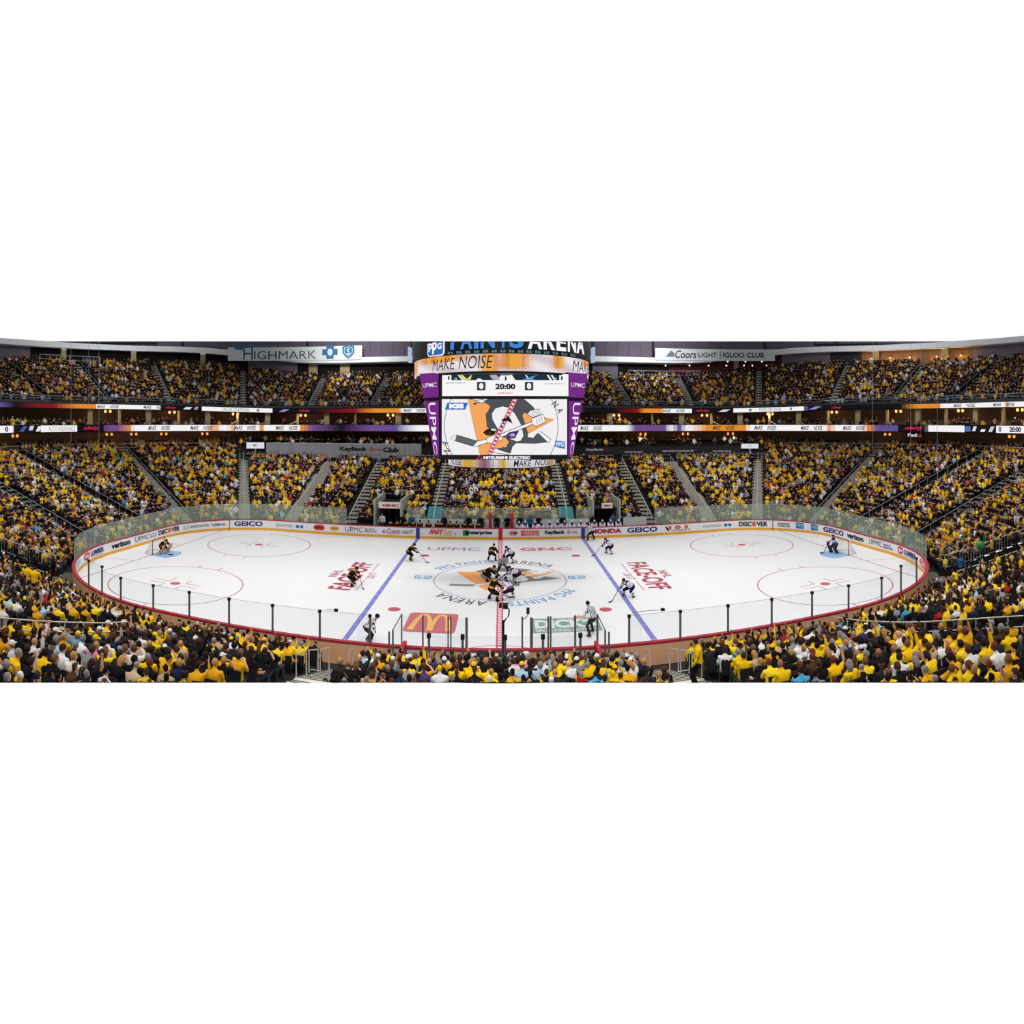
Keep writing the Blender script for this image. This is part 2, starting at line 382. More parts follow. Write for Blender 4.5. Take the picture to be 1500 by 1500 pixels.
ice_text("DICK'S", 1.9, 5.3, -9.5, -8.15, 'e2e8e8', 0.05); ice_text('SPORTING GOODS', 1.9, 5.3, -10.02, -9.65, 'e2e8e8', 0.02)
m = MB(); disc(m, flat(0.007), 4.45, -7.95, 0.32, 18); m.obj('ice_sponsor_flash', paint('e0a08c'), parent=ice)

# ================================================================== DASHER BOARDS
M_board = mat('board_white', 'e4e5e8', rough=0.4, var=0.02); M_cap = mat('cap_red', 'a81c34', rough=0.5)
M_kick = mat('kick_yellow', 'e0a63a', rough=0.5); M_back = mat('board_back_tan', 'd9a57e', rough=0.7, var=0.1)
boards = empty('dasher_boards', (0, 0, 0)); tag(boards, 'white rink boards with sponsor lettering, red cap and yellow kick plate', 'rink boards')
def ring(name, ss, prof, m, parent=None, smooth=False, extra=None, closed=False, cols=None):
    mb = MB()
    for s in ss:
        for d, z in (prof(s) if callable(prof) else prof): mb.v.append(P(s, d, z + (extra(s, d) if extra else 0)))
    k = len(mb.v) // len(ss)
    for i in range(len(ss) - 1):
        for j in range(k if closed else k - 1):
            a = (i * k + j, i * k + (j + 1) % k, (i + 1) * k + (j + 1) % k, (i + 1) * k + j)
            mb.f.append(a); mb.m.append(0); mb.c.append(cols(0.5 * (ss[i] + ss[i + 1])) if cols else None)
    return mb.obj(name, m, parent, smooth)
ring('board_panel', FULL, [(0, 0), (0, 1.0), (0.14, 1.0), (0.14, 0)], M_board, boards, closed=True)
ring('cap_rail', FULL, [(-0.03, 1.0), (-0.03, 1.07), (0.20, 1.07), (0.20, 1.0)], M_cap, boards, closed=True)
ring('kick_plate', FULL, [(-0.015, 0.0), (-0.015, 0.24), (0.0, 0.24)], M_kick, boards)
NEARS = [s for s in srange(S3 - 2, S5, 90)]
for ss in (NEARS, [-s for s in NEARS][::-1]):
    ring('back_panel', ss, [(0.155, 0.0), (0.155, 1.0)], M_back, boards)
AD = {}
def adcol(c):
    if c not in AD: AD[c] = mat('ad_ink_' + c, c, rough=0.5, var=0.03)
    return AD[c]
def bfn(u, v, w=0.0): return P(u, -0.022 - w, v)
def ad(parts, name='lettering'):
    """parts: (text, px0, px1, z0, z1, colour, bold, shear)"""
    for text, a, b, z0, z1, c, bold, sh in parts:
        m = MB(); put_text(m, text, bfn, s_of(a, 0), s_of(b, 0), z0, z1, bold=bold, shear=sh); m.obj(name, adcol(c), parent=boards)
def adblock(a, b, z0, z1, c, r=0.0, n=10, w=0.0, z=None):
    s0, s1 = s_of(a, 0), s_of(b, 0); m = MB()
    for i in range(n):
        u0, u1 = s0 + (s1 - s0) * i / n, s0 + (s1 - s0) * (i + 1) / n
        def hh(t):
            if r <= 0: return z0, z1
            q = abs(2 * t - 1); k = math.sqrt(max(0, 1 - q ** 3)); zc, hf = (z0 + z1) / 2, (z1 - z0) / 2; return zc - hf * k, zc + hf * k
        a0, a1 = hh(i / n); b0, b1 = hh((i + 1) / n)
        m.add([bfn(u0, a0, w), bfn(u1, b0, w), bfn(u1, b1, w), bfn(u0, a1, w)], [(0, 1, 2, 3)])
    m.obj('logo', adcol(c), parent=boards)
NV, BK, RD, GY, PU = '272a6e', '17171a', 'bb2034', '6e7480', '4b4766'
adblock(108, 118, 0.4, 0.9, '9cc0dc', 1); adblock(123, 131.5, 0.36, 0.92, 'c23040', 1)
ad([('84', 124.5, 130, 0.5, 0.78, 'f4f4f4', 0.03, 0, ), ('LUMBER', 133, 152, 0.46, 0.84, NV, 0.05, 0), ('THE PEOPLE', 134, 150, 0.33, 0.41, NV, 0.0, 0),
    ('verizon', 163, 191, 0.4, 0.86, BK, 0.05, 0), ('UPMC', 198, 218, 0.42, 0.86, PU, 0.0, 0), ('SPORTS', 219, 229, 0.62, 0.8, PU, 0.0, 0), ('MEDICINE', 219, 229, 0.42, 0.58, PU, 0.0, 0),
    ('DISC', 232, 245.5, 0.42, 0.88, BK, 0.04, 0), ('VER', 251, 263, 0.42, 0.88, BK, 0.04, 0),
    ('GNC LIVE', 268, 277, 0.42, 0.8, '94989c', 0.0, 0), ('SPORTS NATION', 279, 306, 0.48, 0.74, '3c5a4c', 0.02, 0), ('FLEMING', 310, 330, 0.48, 0.74, '3c3c60', 0.02, 0),
    ('GEICO', 343, 385, 0.40, 0.88, NV, 0.04, 0), ('HIGHMARK', 404, 429, 0.46, 0.74, GY, -0.005, 0), ('UPMC', 506, 532, 0.38, 0.86, PU, 0.0, 0),
    ('SPORTS', 534.5, 549, 0.62, 0.78, PU, 0.015, 0), ('MEDICINE', 534.5, 552, 0.42, 0.58, PU, 0.015, 0),
    ('Coors', 566.5, 586, 0.36, 0.88, 'a04050', 0.02, 0.35), ('LIGHT', 587.5, 605, 0.42, 0.76, '2c3048', 0.015, 0),
    ('FAST', 629, 650, 0.46, 0.9, 'd83a2c', 0.07, 0.25), ('PLAY', 650.5, 663, 0.46, 0.82, 'e0a23a', 0.04, 0.2), ('KEEP THE FUN GOING', 644, 662, 0.33, 0.42, GY, 0, 0),
    ('e', 681.5, 686.5, 0.48, 0.78, 'e8f2ea', 0.06, 0), ('nterprise', 687.5, 721, 0.40, 0.84, '24242a', 0.05, 0),
    ('DUNKIN', 768, 790, 0.62, 0.86, 'e2652e', 0.06, 0), ('DONUTS', 768, 790, 0.36, 0.60, 'd2307a', 0.06, 0), ('KeyBank', 798, 827.5, 0.40, 0.84, BK, 0.05, 0),
    ('HONDA', 865.5, 910.5, 0.42, 0.86, 'a81830', 0.06, 0), ('GEICO', 918.5, 963, 0.38, 0.88, NV, 0.04, 0),
    ('HIGHMARK', 1030, 1057, 0.46, 0.74, GY, -0.005, 0), ('DISC', 1082.5, 1101, 0.38, 0.86, BK, 0.04, 0), ('VER', 1108, 1124.5, 0.38, 0.86, BK, 0.04, 0),
    ('MUNICIPAL', 1139, 1157, 0.62, 0.8, '33333c', 0.03, 0), ('WATER LINE', 1139, 1157, 0.40, 0.58, '33333c', 0.03, 0),
    ('GEICO', 1206, 1236, 0.38, 0.86, NV, 0.04, 0), ('verizon', 1240.5, 1265, 0.4, 0.86, BK, 0.05, 0), ('UPMC', 1273, 1292, 0.42, 0.86, PU, 0.0, 0),
    ('SPORTS', 1294, 1305, 0.6, 0.78, PU, 0.02, 0), ('MEDICINE', 1294, 1308, 0.40, 0.56, PU, 0.02, 0), ('LUMBER', 1324.5, 1342, 0.44, 0.84, NV, 0.05, 0), ('THE PEOPLE', 1326, 1341, 0.33, 0.41, NV, 0.0, 0)])
adblock(245.8, 250.6, 0.42, 0.9, 'd65a30', 1); adblock(1101.6, 1107.4, 0.38, 0.88, 'd65a30', 1)
for a, b in ((433, 438.5), (439.5, 444.5), (1060.5, 1065.5), (1066.5, 1071.5)): adblock(a, b, 0.44, 0.74, '2f66a8', 1)
adblock(459, 476, 0.36, 0.9, 'c8394a', 1); ad([('SHEETZ', 461, 474, 0.52, 0.74, 'f6e8e8', 0.03, 0)])
adblock(483, 497, 0.38, 0.86, 'e8b04a', 1); ad([('WOW', 485, 495, 0.52, 0.72, 'c2592c', 0.03, 0)])
m = MB(); s0, s1 = s_of(558, 0), s_of(566, 0); m.add([bfn(s0, 0.42), bfn(s1, 0.42), bfn(s0 * 0.4 + s1 * 0.6, 0.82)], [(0, 1, 2)]); m.obj('logo', adcol('8b93b4'), parent=boards)
adblock(678, 687, 0.36, 0.88, '2e8a5a'); adblock(666, 668, 0.44, 0.58, '3e8a72', 1)
adblock(745, 759, 0.36, 0.86, 'd6a0b0', 1); ad([('TIM', 747, 757, 0.5, 0.74, 'b43c58', 0.03, 0)]); adblock(763, 767.5, 0.36, 0.86, 'd8506a', 0)
def keysign(a, b, z0, z1, c):
    s0, s1 = s_of(a, 0), s_of(b, 0); zc = (z0 + z1) / 2; h = (z1 - z0) / 2; m = MB(); L = s1 - s0
    m.add([bfn(s0 + L * u, zc + h * v) for u, v in ((0, 0), (0.2, -1), (0.4, 0), (0.2, 1), (0.09, 0), (0.2, -0.5), (0.31, 0), (0.2, 0.5))], [(0, 1, 5, 4), (1, 2, 6, 5), (2, 3, 7, 6), (3, 0, 4, 7)])
    m.add([bfn(s0 + L * u, zc + h * v) for u, v in ((0.36, -0.14), (1, -0.14), (1, 0.16), (0.36, 0.16))], [(0, 1, 2, 3)])
    for u in (0.72, 0.9): m.add([bfn(s0 + L * (u + du), zc + h * v) for du, v in ((0, -0.7), (0.08, -0.7), (0.08, 0), (0, 0))], [(0, 1, 2, 3)])
    m.obj('logo', adcol(c), parent=boards)
keysign(830, 845, 0.44, 0.86, 'd2485c')
m = MB(); s0, s1 = s_of(974, 0), s_of(981, 0); m.add([bfn(s0, 0.8), bfn(s0 + (s1 - s0) * .4, 0.8), bfn(s1, 0.4), bfn(s0 + (s1 - s0) * .5, 0.4)], [(0, 1, 2, 3)]); m.obj('logo', adcol(BK), parent=boards)
for a, b in ((979, 984), (988.5, 997.5), (1002, 1008)): adblock(a, b, 0.5, 0.88, 'd8685c', 1)
ad([('SPIRIT', 984, 1012, 0.34, 0.46, '7c5a5a', 0.02, 0)])
for a, b in ((1166, 1177.5), (1188, 1198)):
    adblock(a, b, 0.34, 0.92, '2f73b4', 0); ad([('PPG', a + 1.2, b - 1.2, 0.5, 0.8, 'eef4fa', 0.03, 0)])
adblock(1315, 1323, 0.34, 0.94, 'c83040', 1); ad([('84', 1316.5, 1321.5, 0.5, 0.78, 'f4f4f4', 0.03, 0)])
adblock(1347, 1356, 0.34, 0.92, 'd24a5a', 1); ad([('24', 1349, 1354, 0.5, 0.78, 'f6e8ea', 0.03, 0)])
adblock(1362, 1366, 0.4, 0.92, 'c04a60', 1)
for s0, hw, c in ((-7.77, 0.18, '2a3c9a'), (7.77, 0.18, '2a3c9a'), (0.0, 0.19, 'bf1f38'), (s_of(336.3, 0), 0.04, '8a3a48'), (s_of(1132, 0), 0.04, '8a3a48')):
    m = MB(); m.add([bfn(s0 - hw, 0.0, 0.008), bfn(s0 + hw, 0.0, 0.008), bfn(s0 + hw, 1.0, 0.008), bfn(s0 - hw, 1.0, 0.008)], [(0, 1, 2, 3)]); m.obj('line_mark', adcol(c), parent=boards)

# ================================================================== GLASS AND POSTS
G_far = glassmat('far_glass', (0.90, 0.96, 0.93), 0.16, lin('c6d4c4'), 0.02)
G_near = glassmat('near_glass', (0.97, 0.98, 0.985), 0.025, lin('b9c4cc'), 0.015)
M_edge = mat('glass_edge', '9fb4ae', rough=0.3, var=0.05); M_post = mat('post_dark', '6a6668', rough=0.5, metal=0.2); M_postl = mat('post_light', 'a9b5aa', rough=0.5)
def pane(s0, s1, z0, z1, d, m, label, group, edge=True):
    n = 5; mb = MB(); ss = srange(s0, s1, n)
    for s in ss: mb.v += [P(s, d, z0), P(s, d, z1), P(s, d + 0.015, z1), P(s, d + 0.015, z0)]
    for i in range(n):
        for j in range(4): mb.f.append((4 * i + j, 4 * i + (j + 1) % 4, 4 * i + 4 + (j + 1) % 4, 4 * i + 4 + j)); mb.m.append(0); mb.c.append(None)
    o = mb.obj('rink_glass', m); tag(o, label, 'rink glass', group)
    if edge:
        e = MB(); e.tube([P(s, d + 0.007, z1 + 0.008) for s in ss], 0.010, seg=4); e.obj('edge_trim', M_edge, parent=o)
    return o
def post(s, d, z0, z1, m, label, group, r=0.055, cap=True):
    q = P(s, d, z0); mb = MB(); mb.tube([(q[0], q[1], z0), (q[0], q[1], z1)], r, seg=8); o = mb.obj('glass_post', m); tag(o, label, 'post', group)
    if cap: c = MB(); c.box((q[0], q[1], z1 - 0.02), (r * 2.4, r * 2.4, 0.12)); c.obj('post_cap', M_black, parent=o)
    return o
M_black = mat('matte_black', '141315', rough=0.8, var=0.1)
# far and end glass, bench opening between -14.8 and 14.8
far_s = [s for s in np.linspace(S3 + RN * 0.62, 14.8, 22)]
for sg, side in ((-1, 'left'), (1, 'right')):
    for i in range(len(far_s) - 1):
        pane(sg * far_s[i], sg * far_s[i + 1], 1.07, 2.62, 0.06, G_far, f'greenish glass pane on the {side} end boards, {nth(len(far_s) - 1 - i)} from the bench opening', 'glass panes round the far end boards')
    for i, s in enumerate(far_s):
        post(sg * s, 0.10, 1.07, 2.62, M_postl, f'pale thin glass post on the {side} far boards, {nth(len(far_s) - i)} from the bench opening', 'pale glass posts on the far boards', r=0.022, cap=False)
# near glass: post positions read off the photograph
npx = {'left': [130, 149.5, 176.9, 224.5, 277.3, 335.6, 399.3, 468.4, 542], 'right': [1342.6, 1319.7, 1291.4, 1243, 1189.5, 1130.4, 1066.4, 996.6, 921.6]}
def s_near(px):
    lo, hi = S3 + RN * 0.62, S5                    # right half; px falls as s grows
    g = 1 if px > PX0 else -1
    for _ in range(50):
        m = (lo + hi) / 2; q = P(g * m, 0.1); x = pix(q[0], q[1], 0)[0]
        if (x > px) == (g > 0): lo = m
        else: hi = m
    return g * (lo + hi) / 2
for side in npx:
    ss = [s_near(p) for p in npx[side]]
    for i, s in enumerate(ss):
        zt = 2.62 if i < 2 else 2.33
        post(s, 0.10, 1.0, zt, M_post, f'dark glass post on the near {side} boards, {nth(len(ss) - i)} from the penalty boxes', 'dark glass posts on the near boards')
    allp = ss + [math.copysign(S5 - 6.4, ss[0])]
    for i in range(len(allp) - 1):
        pane(allp[i], allp[i + 1], 1.07, 2.62 if i < 1 else 2.33, 0.06, G_near, f'clear glass pane on the near {side} boards, {nth(len(allp) - 1 - i)} from the penalty boxes', 'clear glass panes on the near boards')
# ================================================================== TERRACES
AISLES = [6.7, 15.1, S1, S1 + 0.454 * RF, S1 + 1.012 * RF, S2 - 0.3, S2 + 8.3 - 0.0]      # far side and ends, by ring position
NEAR_AISLES = [S5 - 6.3, S5 - 15.1]
UP_AISLES = [6.3, 17.0, S1 + 0.14 * RF, S1 + 0.454 * RF, S1 + 0.80 * RF, S1 + 1.10 * RF, S1 + 1.40 * RF, S2 + 2.5]
M_tread = mat('terrace_tread', '26241f', rough=0.95, var=0.2); M_stair = mat('stair_grey', '8a8780', rough=0.9, var=0.12, scale=8)
M_nose = mat('stair_nosing', '55534e', rough=0.9); M_riser = mat('stair_riser', 'aaa69c', rough=0.9, var=0.1); M_stairl = mat('stair_pale', 'dcd6ca', rough=0.9, var=0.1, scale=8)
M_rail = mat('rail_metal', '9aa0a0', rough=0.4, metal=0.3); M_railw = mat('rail_pale', 'c9c4b8', rough=0.4, metal=0.2)
TUN = [((-26.6, -12.2), (-0.83, -0.56)), ((26.8, -12.0), (0.83, -0.56))]        # service tunnels at the near ends
def in_tunnel(x, y, w=2.3, L=9.0):
    for (px, py), (ux, uy) in TUN:
        a = (x - px) * ux + (y - py) * uy; b = -(x - px) * uy + (y - py) * ux
        if -2 < a < L and abs(b) < w: return True
    return False
def blocked_low(x, y, d):
    if y > 0 and abs(x) < 14.6 and d < 2.6: return True
    if y > 0 and -12.8 < x < -9.7 and d < 7.6: return True
    if y > 0 and 9.0 < x < 12.1 and d < 6.4: return True
    if y < 0 and abs(x) < 8.4 and d < 2.3: return True
    return in_tunnel(x, y)
def nrows(s): 
    a = abs(s)
    if a < S1 + 3.6: return 20
    if a < S3: return 26
    return 26 if a < S3 + 12 else 28
def in_frame(q, lo=1003): 
    x, y = pix(*q); return -190 < x < 1690 and y < lo
def terrace(name, ss, rows, dfun, zfun, m, extra=None, block=None, clip=False):
    mb = MB()
    for i in range(len(ss) - 1):
        sm = 0.5 * (ss[i] + ss[i + 1])
        for r in range(rows(sm) if callable(rows) else rows):
            d0, d1 = dfun(r), dfun(r) + ROW; z, zp = zfun(r, sm), (zfun(r - 1, sm) if r else zfun(0, sm) - 0.3)
            e0 = extra(sm, d0) if extra else 0
            c = P(sm, 0.5 * (d0 + d1), z + e0)
            if block and block(c[0], c[1], 0.5 * (d0 + d1)): continue
            if clip and not in_frame(c, 1040): continue
            put = mb.seen if clip else (lambda q: mb.add(q, [(0, 1, 2, 3)]))
            put([P(ss[i], d0, z + e0), P(ss[i + 1], d0, z + e0), P(ss[i + 1], d1, z + e0), P(ss[i], d1, z + e0)])
            e1 = extra(sm, d0 - 0.4) if extra and r else e0
            put([P(ss[i], d0, zp + e1), P(ss[i + 1], d0, zp + e1), P(ss[i + 1], d0, z + e0), P(ss[i], d0, z + e0)])
    return mb.obj(name, m)
LOW = srange(-S5, S5, 420)
lower = terrace('stand_lower', LOW, nrows, dlow, zlow, M_tread, block=blocked_low, clip=True); tag(lower, 'stepped concrete of the lower bowl round the rink', kind='structure')
UPS = srange(-S3 - 9, S3 + 9, 190); NUP = 15
def dup_(r): return 20.0 + ROW * r
def zup(r, s=0.0): return 12.6 + 0.35 * r
upper = terrace('stand_upper', UPS, NUP, dup_, zup, M_tread, extra=lift); tag(upper, 'stepped concrete of the upper bowl', kind='structure')

def stairs(ssign_s, rows, dfun, zfun, parent, m, extra=None, hw=0.62, block=None):
    mb = MB(); s = ssign_s
    for r in range(rows):
        for k in range(2):
            d0 = dfun(r) + k * ROW / 2; z1 = zfun(r, s) + 0.012 + (k * RISE / 2); e = extra(s, d0) if extra else 0
            w0 = hw / arcscale(s, d0); c = P(s, d0 + 0.2, z1 + e)
            if block and block(c[0], c[1], d0): continue
            if pix(*c)[1] > 1012 or not in_frame(c, 1013): continue
            a = [P(s - w0, d0, z1 + e), P(s + w0, d0, z1 + e), P(s + w0, d0 + 0.425, z1 + e), P(s - w0, d0 + 0.425, z1 + e)]
            b = [P(s - w0, d0, z1 + e - RISE / 2), P(s + w0, d0, z1 + e - RISE / 2)]
            mb.seen(a, 0); mb.seen([b[0], b[1], a[1], a[0]], 2)
            n0 = [P(s - w0, d0 - 0.01, z1 + e + 0.004), P(s + w0, d0 - 0.01, z1 + e + 0.004), P(s + w0, d0 + 0.07, z1 + e + 0.004), P(s - w0, d0 + 0.07, z1 + e + 0.004)]
            mb.seen(n0, 1)
    if mb.v: return mb.obj('stairs', [m, M_nose, M_riser], parent=parent)
def midrail(s, d0, d1, zf, label, group, extra=None, m=None, h=0.95, r=0.03, off=0.0):
    pts = []
    for d in np.arange(d0, d1, 0.8):
        q = P(s + off / arcscale(s, d), d, zf(d, s) + h + (extra(s, d) if extra else 0))
        if pix(*q)[1] < 998 and in_frame(q): pts.append(q)
    if len(pts) < 2: return
    root = MB(); root.tube(pts, r, seg=6); o = root.obj('handrail', m or M_rail); tag(o, label, 'handrail', group)
    for q in pts[::2]:
        if pix(q[0], q[1], q[2] - h)[1] > 1000: continue
        b = MB(); b.tube([(q[0], q[1], q[2] - h), q], r * 0.8, seg=5); b.obj('rail_post', m or M_rail, parent=o)
def zu_c(d, s=0.0): return 12.6 + 0.35 * max(0, (d - 20) / ROW)
k = 0
for j, a in enumerate(AISLES):
    for sg in (-1, 1):
        s = sg * a; stairs(s, nrows(s), dlow, zlow, lower, M_stair, block=blocked_low)
        side = 'left' if sg < 0 else 'right'
        midrail(s, 4.5 if a < 8 else 2.5, dlow(nrows(s)) - 1, zl_c, f'pale handrail down the {side} lower-bowl stairs, {nth(j + 1)} aisle out from the scoreboard', 'handrails on the lower-bowl stairs', m=M_railw if a < S1 + 4.5 else M_rail, r=0.04)
for j, a in enumerate(NEAR_AISLES):
    for sg in (-1, 1): stairs(sg * a, 10, dlow, zlow, lower, M_stairl if j == 0 else M_stair, hw=.98 if j == 0 else 0.6)
for j, a in enumerate(UP_AISLES):
    for sg in (-1, 1):
        s = sg * a; side = 'left' if sg < 0 else 'right'
        stairs(s, NUP, dup_, zup, upper, M_stair, extra=lift, hw=0.45)
        midrail(s, 20.5, 32.5, zu_c, f'grey handrail down the {side} upper-deck stairs, {nth(j + 1)} aisle out from the scoreboard', 'handrails on the upper-deck stairs', extra=lift, r=0.035)

# ================================================================== CLUB, SUITES AND RIBBON BOARDS
M_club = mat('club_panel_grey', '8b8c94', rough=0.7, var=0.06, scale=1.5); M_clubtop = mat('club_trim', 'b2b4ba', rough=0.5)
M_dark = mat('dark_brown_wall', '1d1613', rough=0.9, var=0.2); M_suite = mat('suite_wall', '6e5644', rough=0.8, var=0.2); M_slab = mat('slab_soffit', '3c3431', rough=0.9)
M_beige = mat('beige_column', 'b5a47e', rough=0.7, var=0.06); M_navy = mat('club_navy', '262a3c', rough=0.8); M_railb = mat('rail_blue_grey', '6f8090', rough=0.5, metal=0.2)
RS = srange(-S3 - 9, S3 + 9, 166)
# rear wall of the lower bowl, club balcony floor
w = ring('wall_club_rear', RS, lambda s: [(23.6, 5.0), (23.6, 13.4)], M_suite); tag(w, 'dim brown rear wall behind the club and suite seats', kind='structure')
w = ring('floor_club', [s for s in RS if abs(s) < S1 + 4], [(18.3, 5.6), (18.3, 7.6), (23.6, 8.4)], M_dark); tag(w, 'club level floor behind the lower bowl', kind='structure')
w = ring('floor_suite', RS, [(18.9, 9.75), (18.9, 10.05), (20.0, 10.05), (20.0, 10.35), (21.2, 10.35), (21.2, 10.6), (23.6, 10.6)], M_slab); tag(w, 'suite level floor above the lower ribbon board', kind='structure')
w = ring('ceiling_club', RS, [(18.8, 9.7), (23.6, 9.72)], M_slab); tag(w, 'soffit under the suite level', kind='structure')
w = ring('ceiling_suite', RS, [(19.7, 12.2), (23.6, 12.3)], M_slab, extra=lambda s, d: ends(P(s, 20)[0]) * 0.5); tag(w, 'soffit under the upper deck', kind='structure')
# club fascia: panelled grey wall left, dark lettered fascia right
def facing(px0, px1, d, z0, z1, m, name, label, cat, n=60, thick=0.15):
    s0, s1 = s_of(px0, d), s_of(px1, d); ss = srange(s0, s1, n)
    o = ring(name, ss, [(d, z0), (d, z1), (d + thick, z1), (d + thick, z0)], m, closed=True); tag(o, label, cat); return o, s0, s1
clubw, c0, c1 = facing(390, 617, 18.1, 6.3, 8.1, M_club, 'club_fascia', 'long grey panelled club fascia with dark lettering behind the lower bowl', 'fascia')
m = MB()
for s in np.arange(c0 + 0.5, c1, 0.62): q0, q1 = P(s, 18.07, 6.35), P(s, 18.07, 8.05); m.tube([q0, q1], 0.02, seg=4)
m.obj('panel_seams', mat('panel_joint', '6d6e78', var=0), parent=clubw)
ring('top_trim', srange(c0, c1, 12), [(18.05, 8.1), (18.05, 8.2), (18.3, 8.2)], M_clubtop, clubw)
fz = lambda off: (lambda u, v, w=0.0: P(u, 18.05 - w, v))
ft = fz(0); m = MB(); put_text(m, 'KeyBank', ft, s_of(498, 18.1), s_of(538, 18.1), 7.1, 7.75, bold=0.05); put_text(m, 'Club', ft, s_of(561, 18.1), s_of(584, 18.1), 7.1, 7.75, bold=0.05); m.obj('lettering', M_black, parent=clubw)
def keyshape(fn, s0, s1, zc, h):
    L = s1 - s0; m = MB()
    m.add([fn(s0 + L * u, zc + h * v) for u, v in ((0, 0), (0.2, -1), (0.4, 0), (0.2, 1), (0.09, 0), (0.2, -0.5), (0.31, 0), (0.2, 0.5))], [(0, 1, 5, 4), (1, 2, 6, 5), (2, 3, 7, 6), (3, 0, 4, 7)])
    m.add([fn(s0 + L * u, zc + h * v) for u, v in ((0.36, -0.14), (1, -0.14), (1, 0.16), (0.36, 0.16))], [(0, 1, 2, 3)])
    for u in (0.72, 0.9): m.add([fn(s0 + L * (u + du), zc + h * v) for du, v in ((0, -0.7), (0.08, -0.7), (0.08, 0), (0, 0))], [(0, 1, 2, 3)])
    return m
keyshape(ft, s_of(540, 18.1), s_of(560, 18.1), 7.45, 0.34).obj('key_emblem', mat('key_red', 'a03a40', var=0), parent=clubw)
clubr, c0, c1 = facing(856, 1086, 18.1, 6.75, 7.75, mat('club_fascia_dark', '1e1c22', rough=0.7), 'club_fascia', 'long black club fascia with small white lettering right of the scoreboard', 'fascia')
m = MB()
for t, a, b, z0, z1 in (('KeyBank', 859, 884, 7.25, 7.62), ('PPG PAINTS ARENA', 915, 942, 7.0, 7.2), ('VISIONWORKS', 970, 1016, 7.05, 7.3), ('PPG PAINTS ARENA', 1044, 1071, 7.0, 7.2)): put_text(m, t, ft, s_of(a, 18.1), s_of(b, 18.1), z0, z1, bold=0.03)
m.obj('lettering', glow('fascia_letter', 'b9b4b4', 0.55), parent=clubr)
m = MB(); 
keyshape(ft, s_of(885, 18.1), s_of(896, 18.1), 7.45, 0.22).obj('key_emblem', mat('key_red_dim', '6a2630', var=0), parent=clubr)
for px0, px1, py0, py1, nm, g in ((361, 387, 648, 657, 'left', ''), (1086, 1111, 650, 657, 'right', '')):
    s0, s1 = s_of(px0, 17.6), s_of(px1, 17.6); z1, z0 = z_of(s0, 17.6, py0), z_of(s0, 17.6, py1)
    o = ring('concourse_sign', srange(s0, s1, 4), [(17.6, z0), (17.6, z1), (17.7, z1), (17.7, z0)], glow('sign_white_' + nm, 'dfe3f0', 0.9), closed=True); tag(o, f'small lit white sign at the back of the {nm} lower bowl', 'sign')
    m = MB(); put_text(m, 'MEMBERS 1ST' if nm == 'left' else 'WINDOW CO', lambda u, v, w=0: P(u, 17.57, v), s0 + 0.3, s1 - 0.3, z0 + 0.28, z1 - 0.22, bold=0.03); m.obj('lettering', mat('sign_ink_' + nm, '35356a', var=0), parent=o)
    for sp in (s0 + 0.4, s1 - 0.4):
        q = P(sp, 17.65); b = MB(); b.tube([(q[0], q[1], z0 - 1.2), (q[0], q[1], z0)], 0.05, seg=6); b.obj('leg', M_rail, parent=o)
# vomitory rails along the top of the lower bowl
def gridrail(px0, px1, d, z, h, m, label, group, nbar=0.9, s01=None, extra=None, cat='railing'):
    s0, s1 = s01 or (s_of(px0, d), s_of(px1, d)); n = max(2, int(abs(s1 - s0) / nbar)); ss = srange(s0, s1, n); mb = MB()
    ex = (lambda s: extra(s, d)) if extra else (lambda s: 0)
    for zz, rr in ((z + h, 0.045), (z + h * 0.5, 0.03)): mb.tube([P(s, d, zz + ex(s)) for s in ss], rr, seg=5)
    o = mb.obj('railing', m); tag(o, label, cat, group)
    for s in ss: b = MB(); b.tube([P(s, d, z + ex(s)), P(s, d, z + h + ex(s))], 0.035, seg=5); b.obj('rail_post', m, parent=o)
    return o
GR = 'railings at the back of the lower bowl'
for i, (a, b) in enumerate(((355, 480), (493, 558), (577, 640), (862, 899), (912, 982), (992, 1122))):
    gridrail(a, b, 17.4, 5.75, 1.0, M_railb, f'blue-grey railing at the top of the lower bowl, {nth(i + 1)} from the left', GR)
for i, (sg, a, b) in enumerate(((-1, S1 + 5, S2 - 2), (-1, S2 - 1, S3 + 3), (1, S1 + 5, S2 - 2), (1, S2 - 1, S3 + 3))):
    gridrail(0, 0, 20.9, 7.0, 1.1, M_rail, f'dark rail at the top of the {"left" if sg < 0 else "right"} end stand, {nth(i % 2 + 1)} from the corner', GR, s01=(sg * a, sg * b), nbar=2.4)

